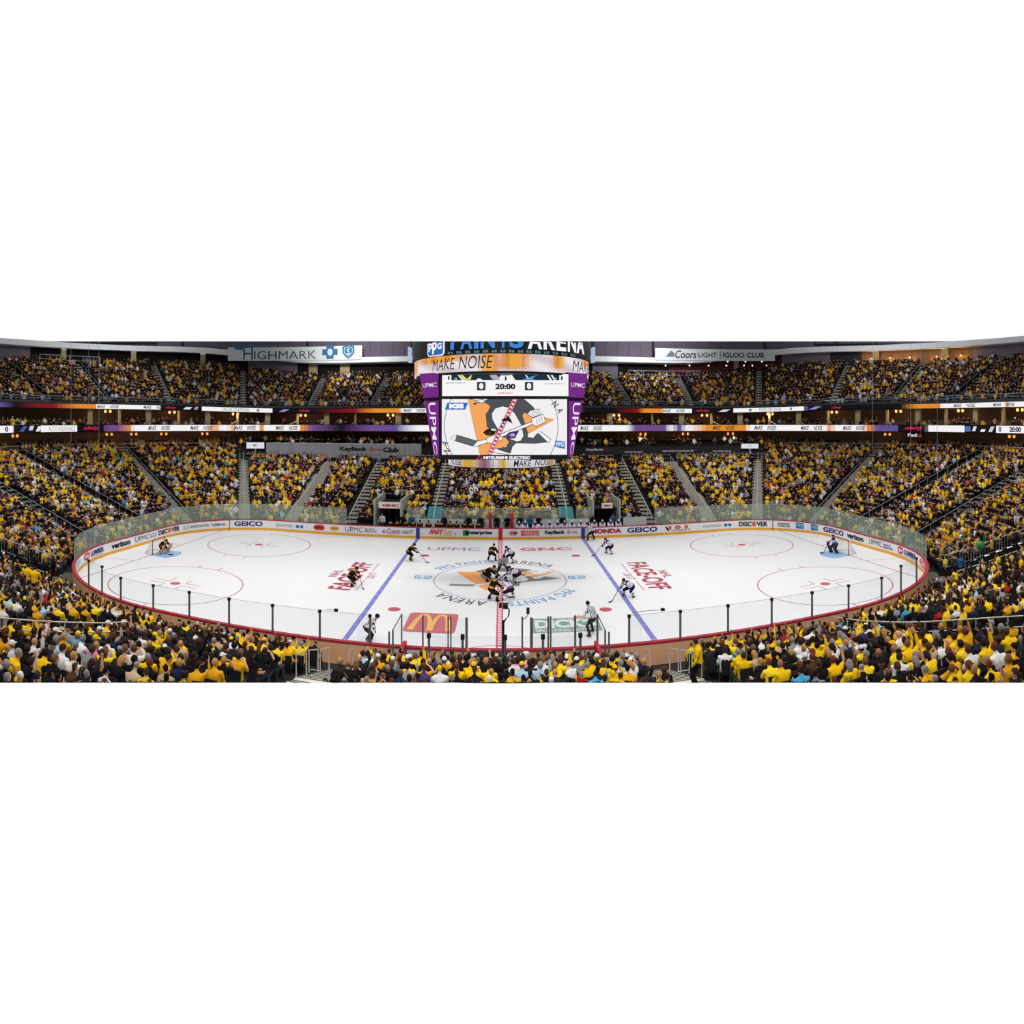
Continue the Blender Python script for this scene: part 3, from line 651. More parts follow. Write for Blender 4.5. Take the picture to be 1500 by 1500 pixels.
# ribbon boards: LED strips that run round the bowl
C_W, C_K, C_V, C_O, C_R, C_P = [lin(c) for c in ('f3f1f4', '0c0a10', '5c4f8e', 'e08a2c', '7c1420', '6e4a86')]
M_led = attrmat('led_ribbon', emit=True, strength=1.0)
def ramp(stops, x):
    if x <= stops[0][0]: return stops[0][1]
    for (a, ca), (b, cb) in zip(stops, stops[1:]):
        if x <= b: t = (x - a) / max(1e-6, b - a); return tuple(ca[i] * (1 - t) + cb[i] * t for i in range(3))
    return stops[-1][1]
UPR = [(0, C_V), (22, C_K), (62, C_R), (80, C_R), (118, C_O), (139, C_O), (140, C_W), (234, C_W), (235, C_K), (262, C_K), (295, C_K), (296, C_W), (399, C_W), (400, C_K), (428, C_K), (460, C_K), (520, C_R), (550, C_O), (585, C_O), (590, C_W), (640, C_W), (858, C_K), (900, C_K), (935, C_R), (945, C_O), (970, C_O), (972, C_W), (1012, C_W), (1013, C_K), (1075, C_K), (1076, C_W), (1179, C_W), (1180, C_V), (1186, C_K), (1320, C_K), (1345, C_O), (1378, C_O), (1379, C_W), (1470, C_W), (1475, C_O), (1480, C_W), (1500, C_W)]
LOR = [(-30, C_W), (19, C_W), (20, C_K), (61, C_K), (62, C_W), (114, C_W), (115, C_K), (154, C_K), (155, C_P), (172, C_P), (192, C_O), (196, C_W), (300, C_W), (315, C_O), (325, C_W), (334, C_W), (340, C_O), (346, C_W), (378, C_W), (383, C_O), (388, C_W), (436, C_W), (442, C_O), (456, C_P), (500, C_K), (545, C_P), (580, C_V), (612, C_W), (858, C_W), (918, C_W), (930, C_P), (975, C_P), (980, C_W), (995, C_V), (1008, C_W), (1035, C_O), (1090, C_O), (1100, C_W), (1208, C_W), (1216, C_O), (1224, C_W), (1262, C_W), (1272, C_O), (1285, C_V), (1317, C_V), (1318, C_K), (1357, C_K), (1358, C_W), (1411, C_W), (1412, C_K), (1459, C_K), (1460, C_W), (1530, C_W)]
def ribbon(stops, d, z0, z1, label, texts, ex, blobs):
    ss = srange(-S3 - 2, S3 + 2, 520)
    def c_(s): q = P(s, d); return ramp(stops, pix(q[0], q[1], 0)[0])
    o = ring('ribbon_board', ss, [(d, z0), (d, z1)], M_led, extra=ex, cols=c_); tag(o, label, 'display board')
    ring('housing', srange(-S3 - 2, S3 + 2, 150), [(d, z0 - 0.06), (d + 0.05, z0 - 0.08), (d + 0.3, z0 - 0.08), (d + 0.3, z1 + 0.08), (d + 0.05, z1 + 0.08), (d, z1 + 0.04)], M_black, o, extra=ex)
    H = z1 - z0; fn = lambda u, v, w=0: P(u, d - 0.03, z0 + H * v + (ex(u, d) if ex else 0))
    for t, a, b, col, bold, sh in texts:
        m = MB(); put_text(m, t, fn, s_of(a, d), s_of(b, d), 0.14, 0.86, bold=bold, shear=sh); m.obj('lettering', glow('led_' + t.replace(' ', '_')[:12], col, 1.0), parent=o)
    for a, b, v0, v1, col, sl in blobs:
        m = MB(); s0, s1 = s_of(a, d), s_of(b, d); k = (s1 - s0) * sl; m.add([fn(s0, v0), fn(s1 - k, v0), fn(s1, v1), fn(s0 + k, v1)], [(0, 1, 2, 3)]); m.obj('graphic', glow('led_gfx_%d' % a, col, 1.0), parent=o)
    return o
ext = lambda s, d: ends(P(s, 20)[0]) * 0.5
MK = [('MAKE', 0, 12, '202024', 0.02, 0.3), ('NOISE', 19, 32, '202024', 0.02, 0.3)]
def mk(*xs, sc=1.0): return [(t, x + a * sc, x + b * sc, c, bo, sh) for x in xs for t, a, b, c, bo, sh in MK]
ribbon(UPR, 19.5, 12.16, 12.72, 'upper lit ribbon board running round the front of the upper deck', mk(142, 210, 591, 971, 1397, 1455) + [('FACE-OFF COUNTDOWN', 326, 365, '50505a', 0, 0), ('0', 376, 380, '202020', 0.05, 0), ('0', 1097, 1101, '202020', 0.05, 0), ('FACE-OFF DUEL', 1112, 1145, '50505a', 0, 0), ('0', 1157, 1160, '202020', 0.05, 0), ('xfinity', 241, 258, 'c81e46', 0.02, 0.4), ('xfinity', 437, 455, 'c81e46', 0.02, 0.4), ('xfinity', 1018, 1040, 'c81e46', 0.02, 0.4), ('xfinity', 1217, 1233, 'c81e46', 0.02, 0.4)], ext,
       [(268, 282, .2, .8, 'd8d4dc', .3), (284, 291, .2, .9, '9a9ab0', .3), (408, 424, .2, .9, '8a86c0', .5), (1052, 1070, .2, .8, 'd6d2dc', .4), (1184, 1204, .2, .9, '8a86c0', .5)])
ribbon(LOR, 18.5, 9.78, 10.56, 'lower lit ribbon board running round the front of the suites', mk(217, 279, 343, 404, 850, 1044, 1105, 1173, 1235) + [('0', 7, 12, '202020', 0.05, 0), ('AUTO INSURANCE', 71, 110, '8a8a94', 0, 0), ('xfinity', 121, 146, 'd01c48', 0.03, 0.4), ('xfinity', 1324, 1352, 'd01c48', 0.03, 0.4), ('0', 1463, 1467, '22306a', 0.05, 0), ('20:00', 1479, 1496, '202020', 0.05, 0)], None,
       [(28, 40, .1, .9, '3c5aa8', .5), (42, 50, .3, .95, 'c8ccd8', .3), (52, 61, .1, .9, 'e4e4ea', .4), (1414, 1422, .1, .9, '4a6ab0', 0), (1424, 1431, .2, .9, 'd8d8dc', .3), (1436, 1444, .1, .5, 'e8e8ea', .2), (1448, 1457, .1, .9, 'c8c8d0', .4)])
s0, s1 = s_of(1328, 19.3), s_of(1352, 19.3); o = ring('hanging_sign', srange(s0, s1, 6), [(19.3, 8.95), (19.3, 9.65), (19.4, 9.65), (19.4, 8.95)], M_black, closed=True); tag(o, 'small black sign with white and orange letters under the right lower ribbon', 'sign')
fn = lambda u, v, w=0: P(s_of(u, 19.3), 19.25, v); m = MB(); put_text(m, 'Fed', fn, 1330, 1343, 9.1, 9.55, bold=.03); m.obj('lettering', glow('hang_white', 'dcdce0', .8), parent=o); m = MB(); put_text(m, 'Ex', fn, 1344, 1351, 9.1, 9.45, bold=.03); m.obj('lettering', glow('hang_orange', 'b04a20', .7), parent=o)
# suite columns, slanting party rails, lamps
SC_PX = {'left': [131, 175, 217, 262, 304, 348, 392, 436, 479, 521, 584], 'right': [893, 955, 998, 1042, 1084, 1127, 1170, 1213, 1257, 1300, 1345, 1386, 1430, 1470]}
for side in SC_PX:
    for i, px in enumerate(SC_PX[side]):
        s = s_of(px, 20.6); q = P(s, 20.6); wide = 0.42 if i % 2 == 0 else 0.16; b = ends(q[0]) * 0.5
        m = MB(); m.box((q[0], q[1], 11.3 + b / 2), (wide * 1.7, 0.4, 1.9 + b), rz=math.atan2(base(s)[3], base(s)[2]) - PI / 2)
        o = m.obj('column_suite', M_beige); tag(o, f'beige suite column under the upper deck, {nth(i + 1)} from the left among the {side} suites', kind='structure')
        m = MB(); m.tube([P(s, 20.5, 11.1), P(s - 0.55 * (1 if px < PX0 else -1), 18.95, 10.15)], 0.09, seg=5); m.obj('party_rail', M_beige, parent=o)
M_lamp = glow('warm_lamp', 'ffb060', 2.2); M_lampd = glow('warm_lamp_dim', 'e8923c', 1.4)
LAMPS = [('upper', 20.9, 11.85, [158, 252, 345, 444, 572, 903, 1032, 1128, 1222, 1316, 1407, 1494]), ('lower', 20.2, 9.35, [22, 160, 196, 240, 300, 942, 1004, 1070, 1300, 1482])]
for lev, d, z, xs in LAMPS:
    for i, px in enumerate(xs):
        s = s_of(px, d); b = ends(P(s, d)[0]) * 0.5 if lev == 'upper' else 0; e = empty('suite_lamp', P(s, d, z + b)); tag(e, f'pair of warm glowing lamps in the {lev} suites, {nth(i + 1)} from the left', 'lamp', f'warm lamps of the {lev} suites')
        t = P(s + 1, d); q = P(s, d); ux, uy = t[0] - q[0], t[1] - q[1]; L = math.hypot(ux, uy)
        L_ = bpy.data.lights.new('suite_light', 'POINT'); L_.energy = 70 if lev == 'upper' else 45; L_.color = (1, .68, .38); L_.shadow_soft_size = .3; lo = bpy.data.objects.new('suite_light', L_); COL.objects.link(lo); lo.location = P(s, d - .6, z + b - .25)
        for g in (-0.34, 0.34):
            m = MB(); m.ball((ux / L * g, uy / L * g, 0), (0.17, 0.17, 0.2), 8, 6); m.obj('lamp_globe', M_lamp if lev == 'upper' else M_lampd, parent=e, smooth=True)
            m = MB(); m.tube([(ux / L * g, uy / L * g, 0.15), (ux / L * g, uy / L * g, 0.32)], 0.03, seg=5); m.obj('lamp_stem', M_black, parent=e)
# upper-deck front rail
gr = ring('wall_parapet', RS, [(19.85, 12.75), (19.85, 13.1), (19.98, 13.1), (19.98, 12.6)], mat('parapet', '3a3c42', rough=0.8), extra=ext); tag(gr, 'low parapet along the front of the upper deck', kind='structure')
for i, (a, b) in enumerate(((-S3, -S2), (-S2, -S1 - 4), (-S1 - 3, -13), (13, S1 + 3), (S1 + 4, S2), (S2, S3))):
    gridrail(0, 0, 19.9, 13.1, 0.55, M_railb, f'grey front rail of the upper deck, {nth(i + 1)} length from the left', 'front rails of the upper deck', s01=(a, b), nbar=1.3, extra=lambda s, d: ext(s, d))
# vomitory boxes high in the upper deck
for i, (a, b, py) in enumerate(((58, 146, 530), (921, 1025, 548))):
    d = 29.6 if i else 30.2; s0, s1 = s_of(a, d), s_of(b, d); z = zu_c(d) + 0.9
    gridrail(a, b, d, z - 0.1, 1.25, mat('rail_pale_blue', '9fb0b8', rough=0.5), 'pale tall railing round a stairway high in the ' + ('right' if i else 'left') + ' upper deck', 'upper stairway railings', extra=lift, nbar=1.1)

# ================================================================== REAR WALL, RING BEAM, ROOF EDGE
M_ringb = mat('ring_beam_white', 'eef4fa', rough=0.5, var=0.03, scale=0.6); M_panel = mat('violet_grey_panel', '6c6474', rough=0.85, var=0.10, scale=0.5); M_panel2 = mat('rear_panel', '7c7684', rough=0.85, var=0.08, scale=0.7)
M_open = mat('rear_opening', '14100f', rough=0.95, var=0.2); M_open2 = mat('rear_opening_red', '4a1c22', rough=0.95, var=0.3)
zr0, zr1 = 19.95, 20.75
RB = srange(-S3 - 8, S3 + 8, 230)
o = ring('trim_1', RB, [(31.0, zr0), (30.95, zr0 + 0.1), (30.95, zr1), (31.6, zr1 + 0.05), (33.6, zr1 + 0.05), (33.6, zr0), (31.0, zr0)], M_ringb, extra=lift); tag(o, 'pale ring beam curving round the top of the bowl', kind='structure')
BK_ = srange(-S3 - 3, S3 + 3, 100)
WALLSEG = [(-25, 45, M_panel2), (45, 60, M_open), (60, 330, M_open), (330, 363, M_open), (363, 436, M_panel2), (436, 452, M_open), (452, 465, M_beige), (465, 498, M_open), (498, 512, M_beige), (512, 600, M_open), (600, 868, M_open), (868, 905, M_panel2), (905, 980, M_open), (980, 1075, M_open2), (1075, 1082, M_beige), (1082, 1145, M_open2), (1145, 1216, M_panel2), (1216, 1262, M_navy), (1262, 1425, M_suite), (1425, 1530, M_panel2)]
back = ring('wall_rear', RB, [(33.75, 15.0), (33.75, 21.0)], M_dark, extra=lift); tag(back, 'dark rear wall behind the last row of the upper deck', kind='structure')
for a, b, m_ in WALLSEG:
    s0, s1 = max(-S3 - 3, s_of(a, 33.6)), min(S3 + 3, s_of(b, 33.6))
    ring('wall_panel', srange(s0, s1, max(2, int((s1 - s0) / 0.8))), [(33.7, 16.5), (33.7, 20.3)], m_, back, extra=lift)
for i, px in enumerate((92, 195, 297, 640, 1283, 1384)):
    s = s_of(px, 32.9); q = P(s, 32.9); b = lift(s, 32.9); m = MB(); m.box((q[0], q[1], 18.3 + b), (0.8, 0.8, 3.4), rz=math.atan2(base(s)[3], base(s)[2])); o = m.obj('column_rear', M_beige); tag(o, f'beige column with small lamps behind the upper deck, {nth(i + 1)} from the left', kind='structure')
    m = MB()
    for g in (-0.3, 0, 0.3): 
        q2 = P(s + g / arcscale(s, 32.4), 32.4, 19.75 + b); m.ball(q2, 0.09, 6, 4)
    m.obj('column_lamp', glow('cool_lamp%d' % i, 'd8e4e0', 1.0), parent=o)
# wall above the beam, only as tall as the photograph shows
mb = MB(); dW = 33.4
for s in RB:
    q = P(s, dW); l_ = lift(s, dW); zt = seen_high(q[0], q[1]); mb.v += [(q[0], q[1], min(zt, zr1 + l_)), (q[0], q[1], zt)]
for i in range(len(RB) - 1): mb.f.append((2 * i, 2 * i + 1, 2 * i + 3, 2 * i + 2)); mb.m.append(0); mb.c.append(None)
topw = mb.obj('wall_upper', M_panel); tag(topw, 'violet-grey panelled wall above the ring beam', kind='structure')
m = MB()
for px in list(range(100, 640, 17)) + list(range(870, 1420, 17)):
    s = s_of(px, dW); q = P(s, dW - 0.03); zt = seen_high(q[0], q[1]); zb = zr1 + lift(s, dW)
    if zt - zb > 0.3: m.tube([(q[0], q[1], zb), (q[0], q[1], zt - 0.02)], 0.03, seg=4)
m.obj('panel_seams', mat('panel_joint_dark', '4a4452', var=0), parent=topw)
for i, px in enumerate((268, 450, 603, 640, 868, 957, 1120, 1225)):
    s = s_of(px, dW - 0.3); q = P(s, dW - 0.35); zt = seen_high(q[0], q[1]); zb = zr1 + lift(s, dW)
    if zt - zb > 0.5: m = MB(); m.box((q[0], q[1], (zb + zt) / 2 - 0.02), (0.28, 0.28, zt - zb - 0.04)); o = m.obj('trim_2', mat('truss_dark%d' % i, '2c2832', var=0)); tag(o, f'dark upright on the upper wall, {nth(i + 1)} from the left', kind='structure')
# catwalk truss silhouettes over the ends
for i, (a, b, t0, t1) in enumerate(((80, 232, 500, 507), (110, 200, 503, 505), (1192, 1320, 500, 507), (1262, 1310, 504, 512))):
    d = 31.8; m = MB(); s0, s1 = s_of(a, d), s_of(b, d); n = 14
    ss = srange(s0, s1, n); pr = [P(s, d) for s in ss]
    for k in (0, 1): m.tube([(q[0], q[1], seen_high(q[0], q[1]) - (0.25 if k == 0 else 0.75) - 0.12 * i % 0.4) for q in pr], 0.14, seg=5)
    for j, q in enumerate(pr[:-1]): zt = seen_high(q[0], q[1]); m.tube([(q[0], q[1], zt - 0.25), (pr[j + 1][0], pr[j + 1][1], zt - 0.75)], 0.05, seg=4)
    o = m.obj('catwalk_truss', M_black); tag(o, ('black catwalk truss under the roof at the ' + ('left', 'left', 'right', 'right')[i] + ' end, ' + ('upper and longer', 'lower and shorter', 'upper and longer', 'lower and shorter')[i] + ' one'), 'truss', 'catwalk trusses')
# roof-edge signs
def bigsign(px0, px1, py0, py1, d, label):
    s0, s1 = s_of(px0, d), s_of(px1, d); sm = (s0 + s1) / 2; z1, z0 = z_of(sm, d, py0), z_of(sm, d, py1)
    o = ring('roof_sign', srange(s0, s1, 80), [(d, z0), (d, z1), (d + 0.2, z1), (d + 0.2, z0)], mat('sign_face', 'eaf3f8', rough=0.5, var=0.02), closed=True); tag(o, label, 'sign')
    return o, s0, s1, z0, z1, (lambda u, v, w=0.0: P(s_of(px0 + (px1 - px0) * u, d), d - 0.04 - w, z0 + (z1 - z0) * v))
o, s0, s1, z0, z1, fn = bigsign(334, 530, 508, 528, 30.6, 'long pale roof-edge sign with dark slate lettering and two blue emblems')
M_slate = mat('sign_slate', '4a5464', var=0); M_sblue = mat('sign_blue', '2f77a8', var=0); M_swhite = mat('sign_white', 'dfeaf0', var=0)
m = MB(); put_text(m, 'H', fn, 0.115, 0.185, 0.08, 0.98, bold=-0.004); put_text(m, 'IGHMARK', fn, 0.195, 0.66, 0.1, 0.72, bold=-0.002); m.obj('lettering', M_slate, parent=o)
m = MB(); pts = [(0.045, 0.95), (0.06, 1.06), (0.2, 1.13), (0.4, 1.1), (0.2, 1.02), (0.1, 0.9), (0.13, 0.75), (0.06, 0.82)]; m.prism(pts, fn, t0=0.005); m.obj('swoosh', M_sblue, parent=o)
m = MB(); m.prism([(0.705, 0.35), (0.735, 0.35), (0.735, 0.08), (0.79, 0.08), (0.79, 0.35), (0.82, 0.35), (0.82, 0.8), (0.79, 0.8), (0.79, 1.05), (0.735, 1.05), (0.735, 0.8), (0.705, 0.8)], fn); m.obj('cross_emblem', M_sblue, parent=o)
m = MB(); A_ = [(0.7625 + 0.02 * math.cos(t), 0.57 + 0.26 * math.sin(t)) for t in np.linspace(0, 2 * PI, 14)[:-1]]; m.prism(A_, fn, t0=0.02); m.obj('cross_figure', M_swhite, parent=o)
m = MB(); m.prism([(0.855, 0.95), (0.9, 1.08), (0.945, 0.95), (0.945, 0.5), (0.925, 0.22), (0.9, 0.05), (0.875, 0.22), (0.855, 0.5)], fn); m.obj('shield_emblem', M_sblue, parent=o)
m = MB(); m.prism([(0.868, 0.85), (0.9, 0.95), (0.932, 0.85), (0.932, 0.5), (0.9, 0.2), (0.868, 0.5)], fn, t0=0.01); m.obj('shield_border', M_swhite, parent=o)
m = MB(); m.prism([(0.872, 0.82), (0.9, 0.9), (0.928, 0.82), (0.928, 0.52), (0.9, 0.26), (0.872, 0.52)], fn, t0=0.02); m.obj('shield_field', M_sblue, parent=o)
m = MB(); put_text(m, 'S', fn, 0.888, 0.912, 0.35, 0.8, bold=0.02, w=0.03); m.obj('shield_figure', M_swhite, parent=o)
o, s0, s1, z0, z1, fn = bigsign(960, 1135, 511.5, 528.5, 30.6, 'long pale roof-edge sign with mountain emblem and dark lettering over the right upper deck')
m = MB(); put_text(m, 'Coors', fn, 0.165, 0.345, 0.18, 0.86, bold=0.02, shear=0.3); put_text(m, 'LIGHT', fn, 0.36, 0.515, 0.28, 0.7, bold=0.02); put_text(m, 'IGLOO CLUB', fn, 0.565, 0.91, 0.28, 0.72, bold=0.025); m.prism([(0.54, 0.15), (0.546, 0.15), (0.546, 0.85), (0.54, 0.85)], fn); m.obj('lettering', mat('sign_slate2', '3f4a56', var=0), parent=o)
m = MB(); m.prism([(0.085, 0.28), (0.16, 0.28), (0.16, 0.6), (0.13, 0.82)], fn); m.obj('mountain_emblem', mat('sign_mountain', '74808a', var=0), parent=o)
# little downlights under the second sign, warm washes further right
for i, px in enumerate((965, 991, 1015, 1041, 1066, 1092, 1116, 975, 1010, 1038, 1064, 1090, 1102, 1123)):
    d = 31.6 if i < 7 else 33.0; s = s_of(px, d); q = P(s, d, z_of(s, d, 529.5 if i < 7 else 535.5)); m = MB(); m.ball(q, 0.13, 7, 5); o = m.obj('downlight', glow('dl%d' % i, 'fff4e8', 1.6)); tag(o, f'small white downlight under the right roof-edge sign, {"front" if i < 7 else "rear"} line, {nth(i % 7 + 1)} from left', 'downlight', 'downlights of the club terrace')
for i, px in enumerate((1277, 1304, 1333, 1372, 1408)):
    s = s_of(px, 33.3); q = P(s, 33.2, z_of(s, 33.3, 525.5 - (px - 1277) * 0.035)); m = MB(); m.ball(q, (0.2, 0.2, 0.12), 8, 5); o = m.obj('wash_lamp', glow('wash%d' % i, 'ffc070', 2.0)); tag(o, f'warm wash lamp behind the right upper deck, {nth(i + 1)} from the left', 'lamp', 'warm wash lamps')
    L = bpy.data.lights.new('wash_light', 'POINT'); L.energy = 110; L.color = (1, 0.55, 0.2); L.shadow_soft_size = 0.2; lo = bpy.data.objects.new('wash_light', L); COL.objects.link(lo); q3 = P(s, 32.9); lo.location = (q3[0], q3[1], q[2] - 0.25)
# thin steel cables hanging at both ends
for i, (px, y1) in enumerate(((104, 690), (130, 600), (145, 770), (1278, 770), (1334, 690), (1349, 640), (1373, 720))):
    d = 2.2 if y1 > 700 else 6.0; s = s_of(px, d); q = P(s, d); m = MB(); zt = seen_high(q[0], q[1]) - 0.02; zb = max(zl_c(d, s) + 0.9, CZ + dist(q[0], q[1]) * (PY0 - y1) / F); m.tube([(q[0], q[1], zb), (q[0], q[1], zt)], 0.012, seg=5); o = m.obj('steel_cable', mat('cable_pale%d' % i, '868c90', var=0)); tag(o, f'thin pale cable hanging over the {"left" if px < 700 else "right"} end stand, {nth(i + 1 if i < 3 else i - 2)} from the left', 'cable', 'thin hanging cables')
# ================================================================== SCOREBOARD
M_blk = mat('scoreboard_black', '0e1118', rough=0.5, var=0.1); M_purple = glow('panel_purple', '7d2a8e', 0.85); M_pw = glow('panel_letter', 'f2eaf4', 0.95)
SBX, SBY = 0.23, 0.0
sb = empty('scoreboard', (SBX, SBY, 8.2)); tag(sb, 'huge black four-sided scoreboard with lit screens hanging over centre ice', 'scoreboard')
def loc(m): m.v = [(x - SBX, y - SBY, z - 8.2) for x, y, z in m.v]; return m
HX, FYY = 3.96, -4.6                    # half width and plane of the front face
def zf(py, R=35.7): return CZ + R * (PY0 - py) / F
def xf(px): return CX + (px - PX0) / F * 35.7
Z0, Z1 = zf(673.5), zf(545)
# body: top outline wider than the bottom one
def outline(t):                         # t 0 bottom, 1 top
    o = 4.36 + 0.95 * t; b = 3.09 + 0.35 * t
    return [(-HX, -4.55), (HX, -4.55), (o, -b), (o, b), (HX, 4.55), (-HX, 4.55), (-o, b), (-o, -b)]
m = MB(); lo, hi = outline(0), outline(1)
NL = 12
m.add([(SBX + x, y, Z0 + (Z1 - Z0) * k / NL) for k in range(NL + 1) for x, y in outline(k / NL)], [tuple(range(7, -1, -1)), tuple(range(8 * NL, 8 * NL + 8))] + [(8 * k + i, 8 * k + (i + 1) % 8, 8 * k + 8 + (i + 1) % 8, 8 * k + 8 + i) for k in range(NL) for i in range(8)])
loc(m).obj('cabinet', M_blk, parent=sb)
def scr(u, v, w=0.0): return (u, FYY - w, v)
def panel(name, px0, py0, px1, py1, m_, w=0.0, par=sb):
    m = MB(); m.prism([(xf(px0), zf(py1)), (xf(px1), zf(py1)), (xf(px1), zf(py0)), (xf(px0), zf(py0))], scr, t0=w); return loc(m).obj(name, m_, parent=par)
def screen_text(t, px0, px1, py0, py1, col, bold=0.0, shear=0.0, w=0.02, par=sb, st=1.0, name='lettering'):
    m = MB(); put_text(m, t, lambda u, v, w_: scr(u, v, w), xf(px0), xf(px1), zf(py1), zf(py0), bold=bold, shear=shear); return loc(m).obj(name, glow('txt_' + t[:8].strip().replace(' ', '_'), col, st), parent=par)
SW = glow('screen_white', 'f7f5f6', 1.0)
top = panel('score_screen', 647.5, 547.8, 833, 580, SW); tag(top, 'white score screen with clock and goal counts')
top.parent = sb
def poly(name, pts, col, w, par, py=True, st=1.0):
    m = MB(); m.prism([(xf(x), zf(y)) for x, y in pts], scr, t0=w); return loc(m).obj(name, glow('g_' + name + col, col, st), parent=par)
poly('header_band', [(661, 548), (669, 548), (677, 557), (661, 557)], '1e3038', 0.006, top); poly('header_band', [(671, 548), (736, 548), (727, 557), (680, 557)], '1e3038', 0.006, top)
poly('header_band', [(749, 548), (806, 548), (812, 557), (755, 557)], '1e3038', 0.006, top); poly('header_band', [(809, 548), (819.5, 548), (819.5, 557), (814, 557)], '1e3038', 0.006, top)
for pts, c in (([(672, 548), (676, 548), (684, 555), (692, 548), (689, 556), (680, 556.5)], 'e0dc7a'), ([(697, 557), (700, 554.5), (704, 554.5), (707, 557)], 'f4f4f4'), ([(717, 550), (726, 548), (731, 553), (733, 557), (722, 556)], 'b9a8c8'), ([(768, 548), (774, 553), (790, 548.5), (780, 553), (783, 556), (764, 556.5), (772, 554)], '4aa0dc'), ([(768, 548), (770, 548), (776, 556), (774, 556)], 'eef4fa'), ([(800, 548), (803, 548), (809, 557), (806, 557)], 'f2f2f2')):
    poly('header_graphic', pts, c, 0.012, top)
for t, a, b, y0, y1, c in (('1', 656, 658.5, 551, 556, '30343a'), ('0', 665.5, 669.5, 553, 557, 'a8c8e0'), ('1', 739.5, 742, 551.5, 557.5, '30343a'), ('0', 812, 815.5, 553, 557, 'c8d4e0'), ('1', 822, 824.5, 551, 556.5, '30343a'), ('PERIOD', 735, 747, 550 - 0.5, 551.3 - 0.3, '5a5e64')):
    screen_text(t, a, b, y0, y1, c, 0.03, par=top)
screen_text('PLAYER  PENALTY', 653, 682, 560, 561.8, '54585e', 0.01, par=top); screen_text('PLAYER  PENALTY', 798, 827.5, 561, 562.8, '54585e', 0.01, par=top)
for px in (705, 775):
    m = MB(); m.prism([(xf(px) + x, zf(565.6) + z) for x, z in rrect(-0.265, -0.26, 0.265, 0.26, 0.05, 3)], scr, t0=0.008); loc(m).obj('score_box', glow('score_box%d' % px, '3a3d40', 1), parent=top)
    screen_text('0', px - 3.2, px + 3.2, 561, 570, 'f6f6f6', 0.09, par=top)
screen_text('20:00', 725.5, 755, 562, 570.5, '17181a', 0.05, par=top); screen_text('xfinity', 727, 752, 574.5, 577.5, 'e0406a', 0.02, 0.4, par=top)
# main screen: live picture of the painted emblem
mn = panel('main_screen', 647, 584.5, 831, 666.3, glow('screen_ice', 'f1eef0', 1.0)); tag(mn, 'big screen showing the painted centre-ice emblem from above')
sx0, sx1, sy0, sy1 = xf(647), xf(831), zf(666.3), zf(584.5)
def em(u, v): return (640 + u / 7.5, 580 + v / 7.5)
def clip_poly(pts, x0, x1, y0, y1):
    for ax, lim, sgn in ((0, x0, 1), (0, x1, -1), (1, y0, 1), (1, y1, -1)):
        out = []
        for i, p in enumerate(pts):
            q = pts[i - 1]; pi, qi = (p[ax] - lim) * sgn >= 0, (q[ax] - lim) * sgn >= 0
            if pi != qi: t = (lim - q[ax]) / (p[ax] - q[ax]); out.append((q[0] + t * (p[0] - q[0]), q[1] + t * (p[1] - q[1])))
            if pi: out.append(p)
        pts = out
        if not pts: break
    return pts
def emb(name, pts, col, w):
    pts = clip_poly([em(*p) for p in pts], 647, 831, 584.5, 666.3)
    if len(pts) > 2: poly(name, pts, col, w, mn)
n = 60
for k in range(n):
    a0, a1 = 2 * PI * k / n, 2 * PI * (k + 1) / n
    if abs(math.sin((a0 + a1) / 2)) * 627 > 318: continue
def ringpts(r): return [(707 + r * math.cos(2 * PI * k / n), 330 + r * math.sin(2 * PI * k / n)) for k in range(n)]
m = MB()
for k in range(n):
    a0, a1 = 2 * PI * k / n, 2 * PI * (k + 1) / n
    q = clip_poly([em(707 + r * math.cos(a), 330 + r * 1.0 * math.sin(a)) for r, a in ((622, a0), (630, a0), (630, a1), (622, a1))], 647, 831, 584.5, 666.3)
    if len(q) > 2: m.prism([(xf(x), zf(y)) for x, y in q], scr, t0=0.004)
loc(m).obj('screen_ring', glow('screen_ring', '7f86a0', 1), parent=mn)
OUT = '34383c'
EMS = dict(gold=('f5a55c', 1), dark=('4a5054', 0), belly=('efedf0', 1), foot=('f5a55c', 0), shaft=('f2f0f2', 1), glove=('f2f0f2', 1), cuff=('f2f0f2', 1), glove2=('f2f0f2', 1), blade=('5c6165', 1), tip=('f2f0f2', 1), heel=('f2f0f2', 1), skate=('f2f0f2', 1), skate2=('f2f0f2', 1))
EMB['shaft'] = [(690, 425), (1060, 278), (1068, 302), (700, 452)]
for i, kx in enumerate(EMB):
    c, ol = EMS[kx]; pts = EMB[kx]
    if ol:
        cx_, cy_ = sum(p[0] for p in pts) / len(pts), sum(p[1] for p in pts) / len(pts); g = []
        for j, p in enumerate(pts):
            a, b = pts[j - 1], pts[(j + 1) % len(pts)]; tx, ty = b[0] - a[0], b[1] - a[1]; L = math.hypot(tx, ty) or 1; nx, ny = ty / L, -tx / L
            if nx * (p[0] - cx_) + ny * (p[1] - cy_) < 0: nx, ny = -nx, -ny
            g.append((p[0] + nx * 7, p[1] + ny * 7))
        emb('emblem_outline', g, OUT, 0.008 + 0.002 * i)
    emb('emblem_' + kx.rstrip('2'), pts, c, 0.009 + 0.002 * i)
for k in range(6): emb('glove_seam', [(1015 + 20 * k, 168 - 3 * k), (1019 + 20 * k, 168 - 3 * k), (1054 + 15 * k, 228 - 6 * k), (1050 + 15 * k, 228 - 6 * k)], OUT, 0.04)
for k in range(3): emb('glove_seam', [(1085 + 30 * k, 245 - 8 * k), (1090 + 30 * k, 245 - 8 * k), (1105 + 28 * k, 312 - 14 * k), (1100 + 28 * k, 312 - 14 * k)], OUT, 0.04)
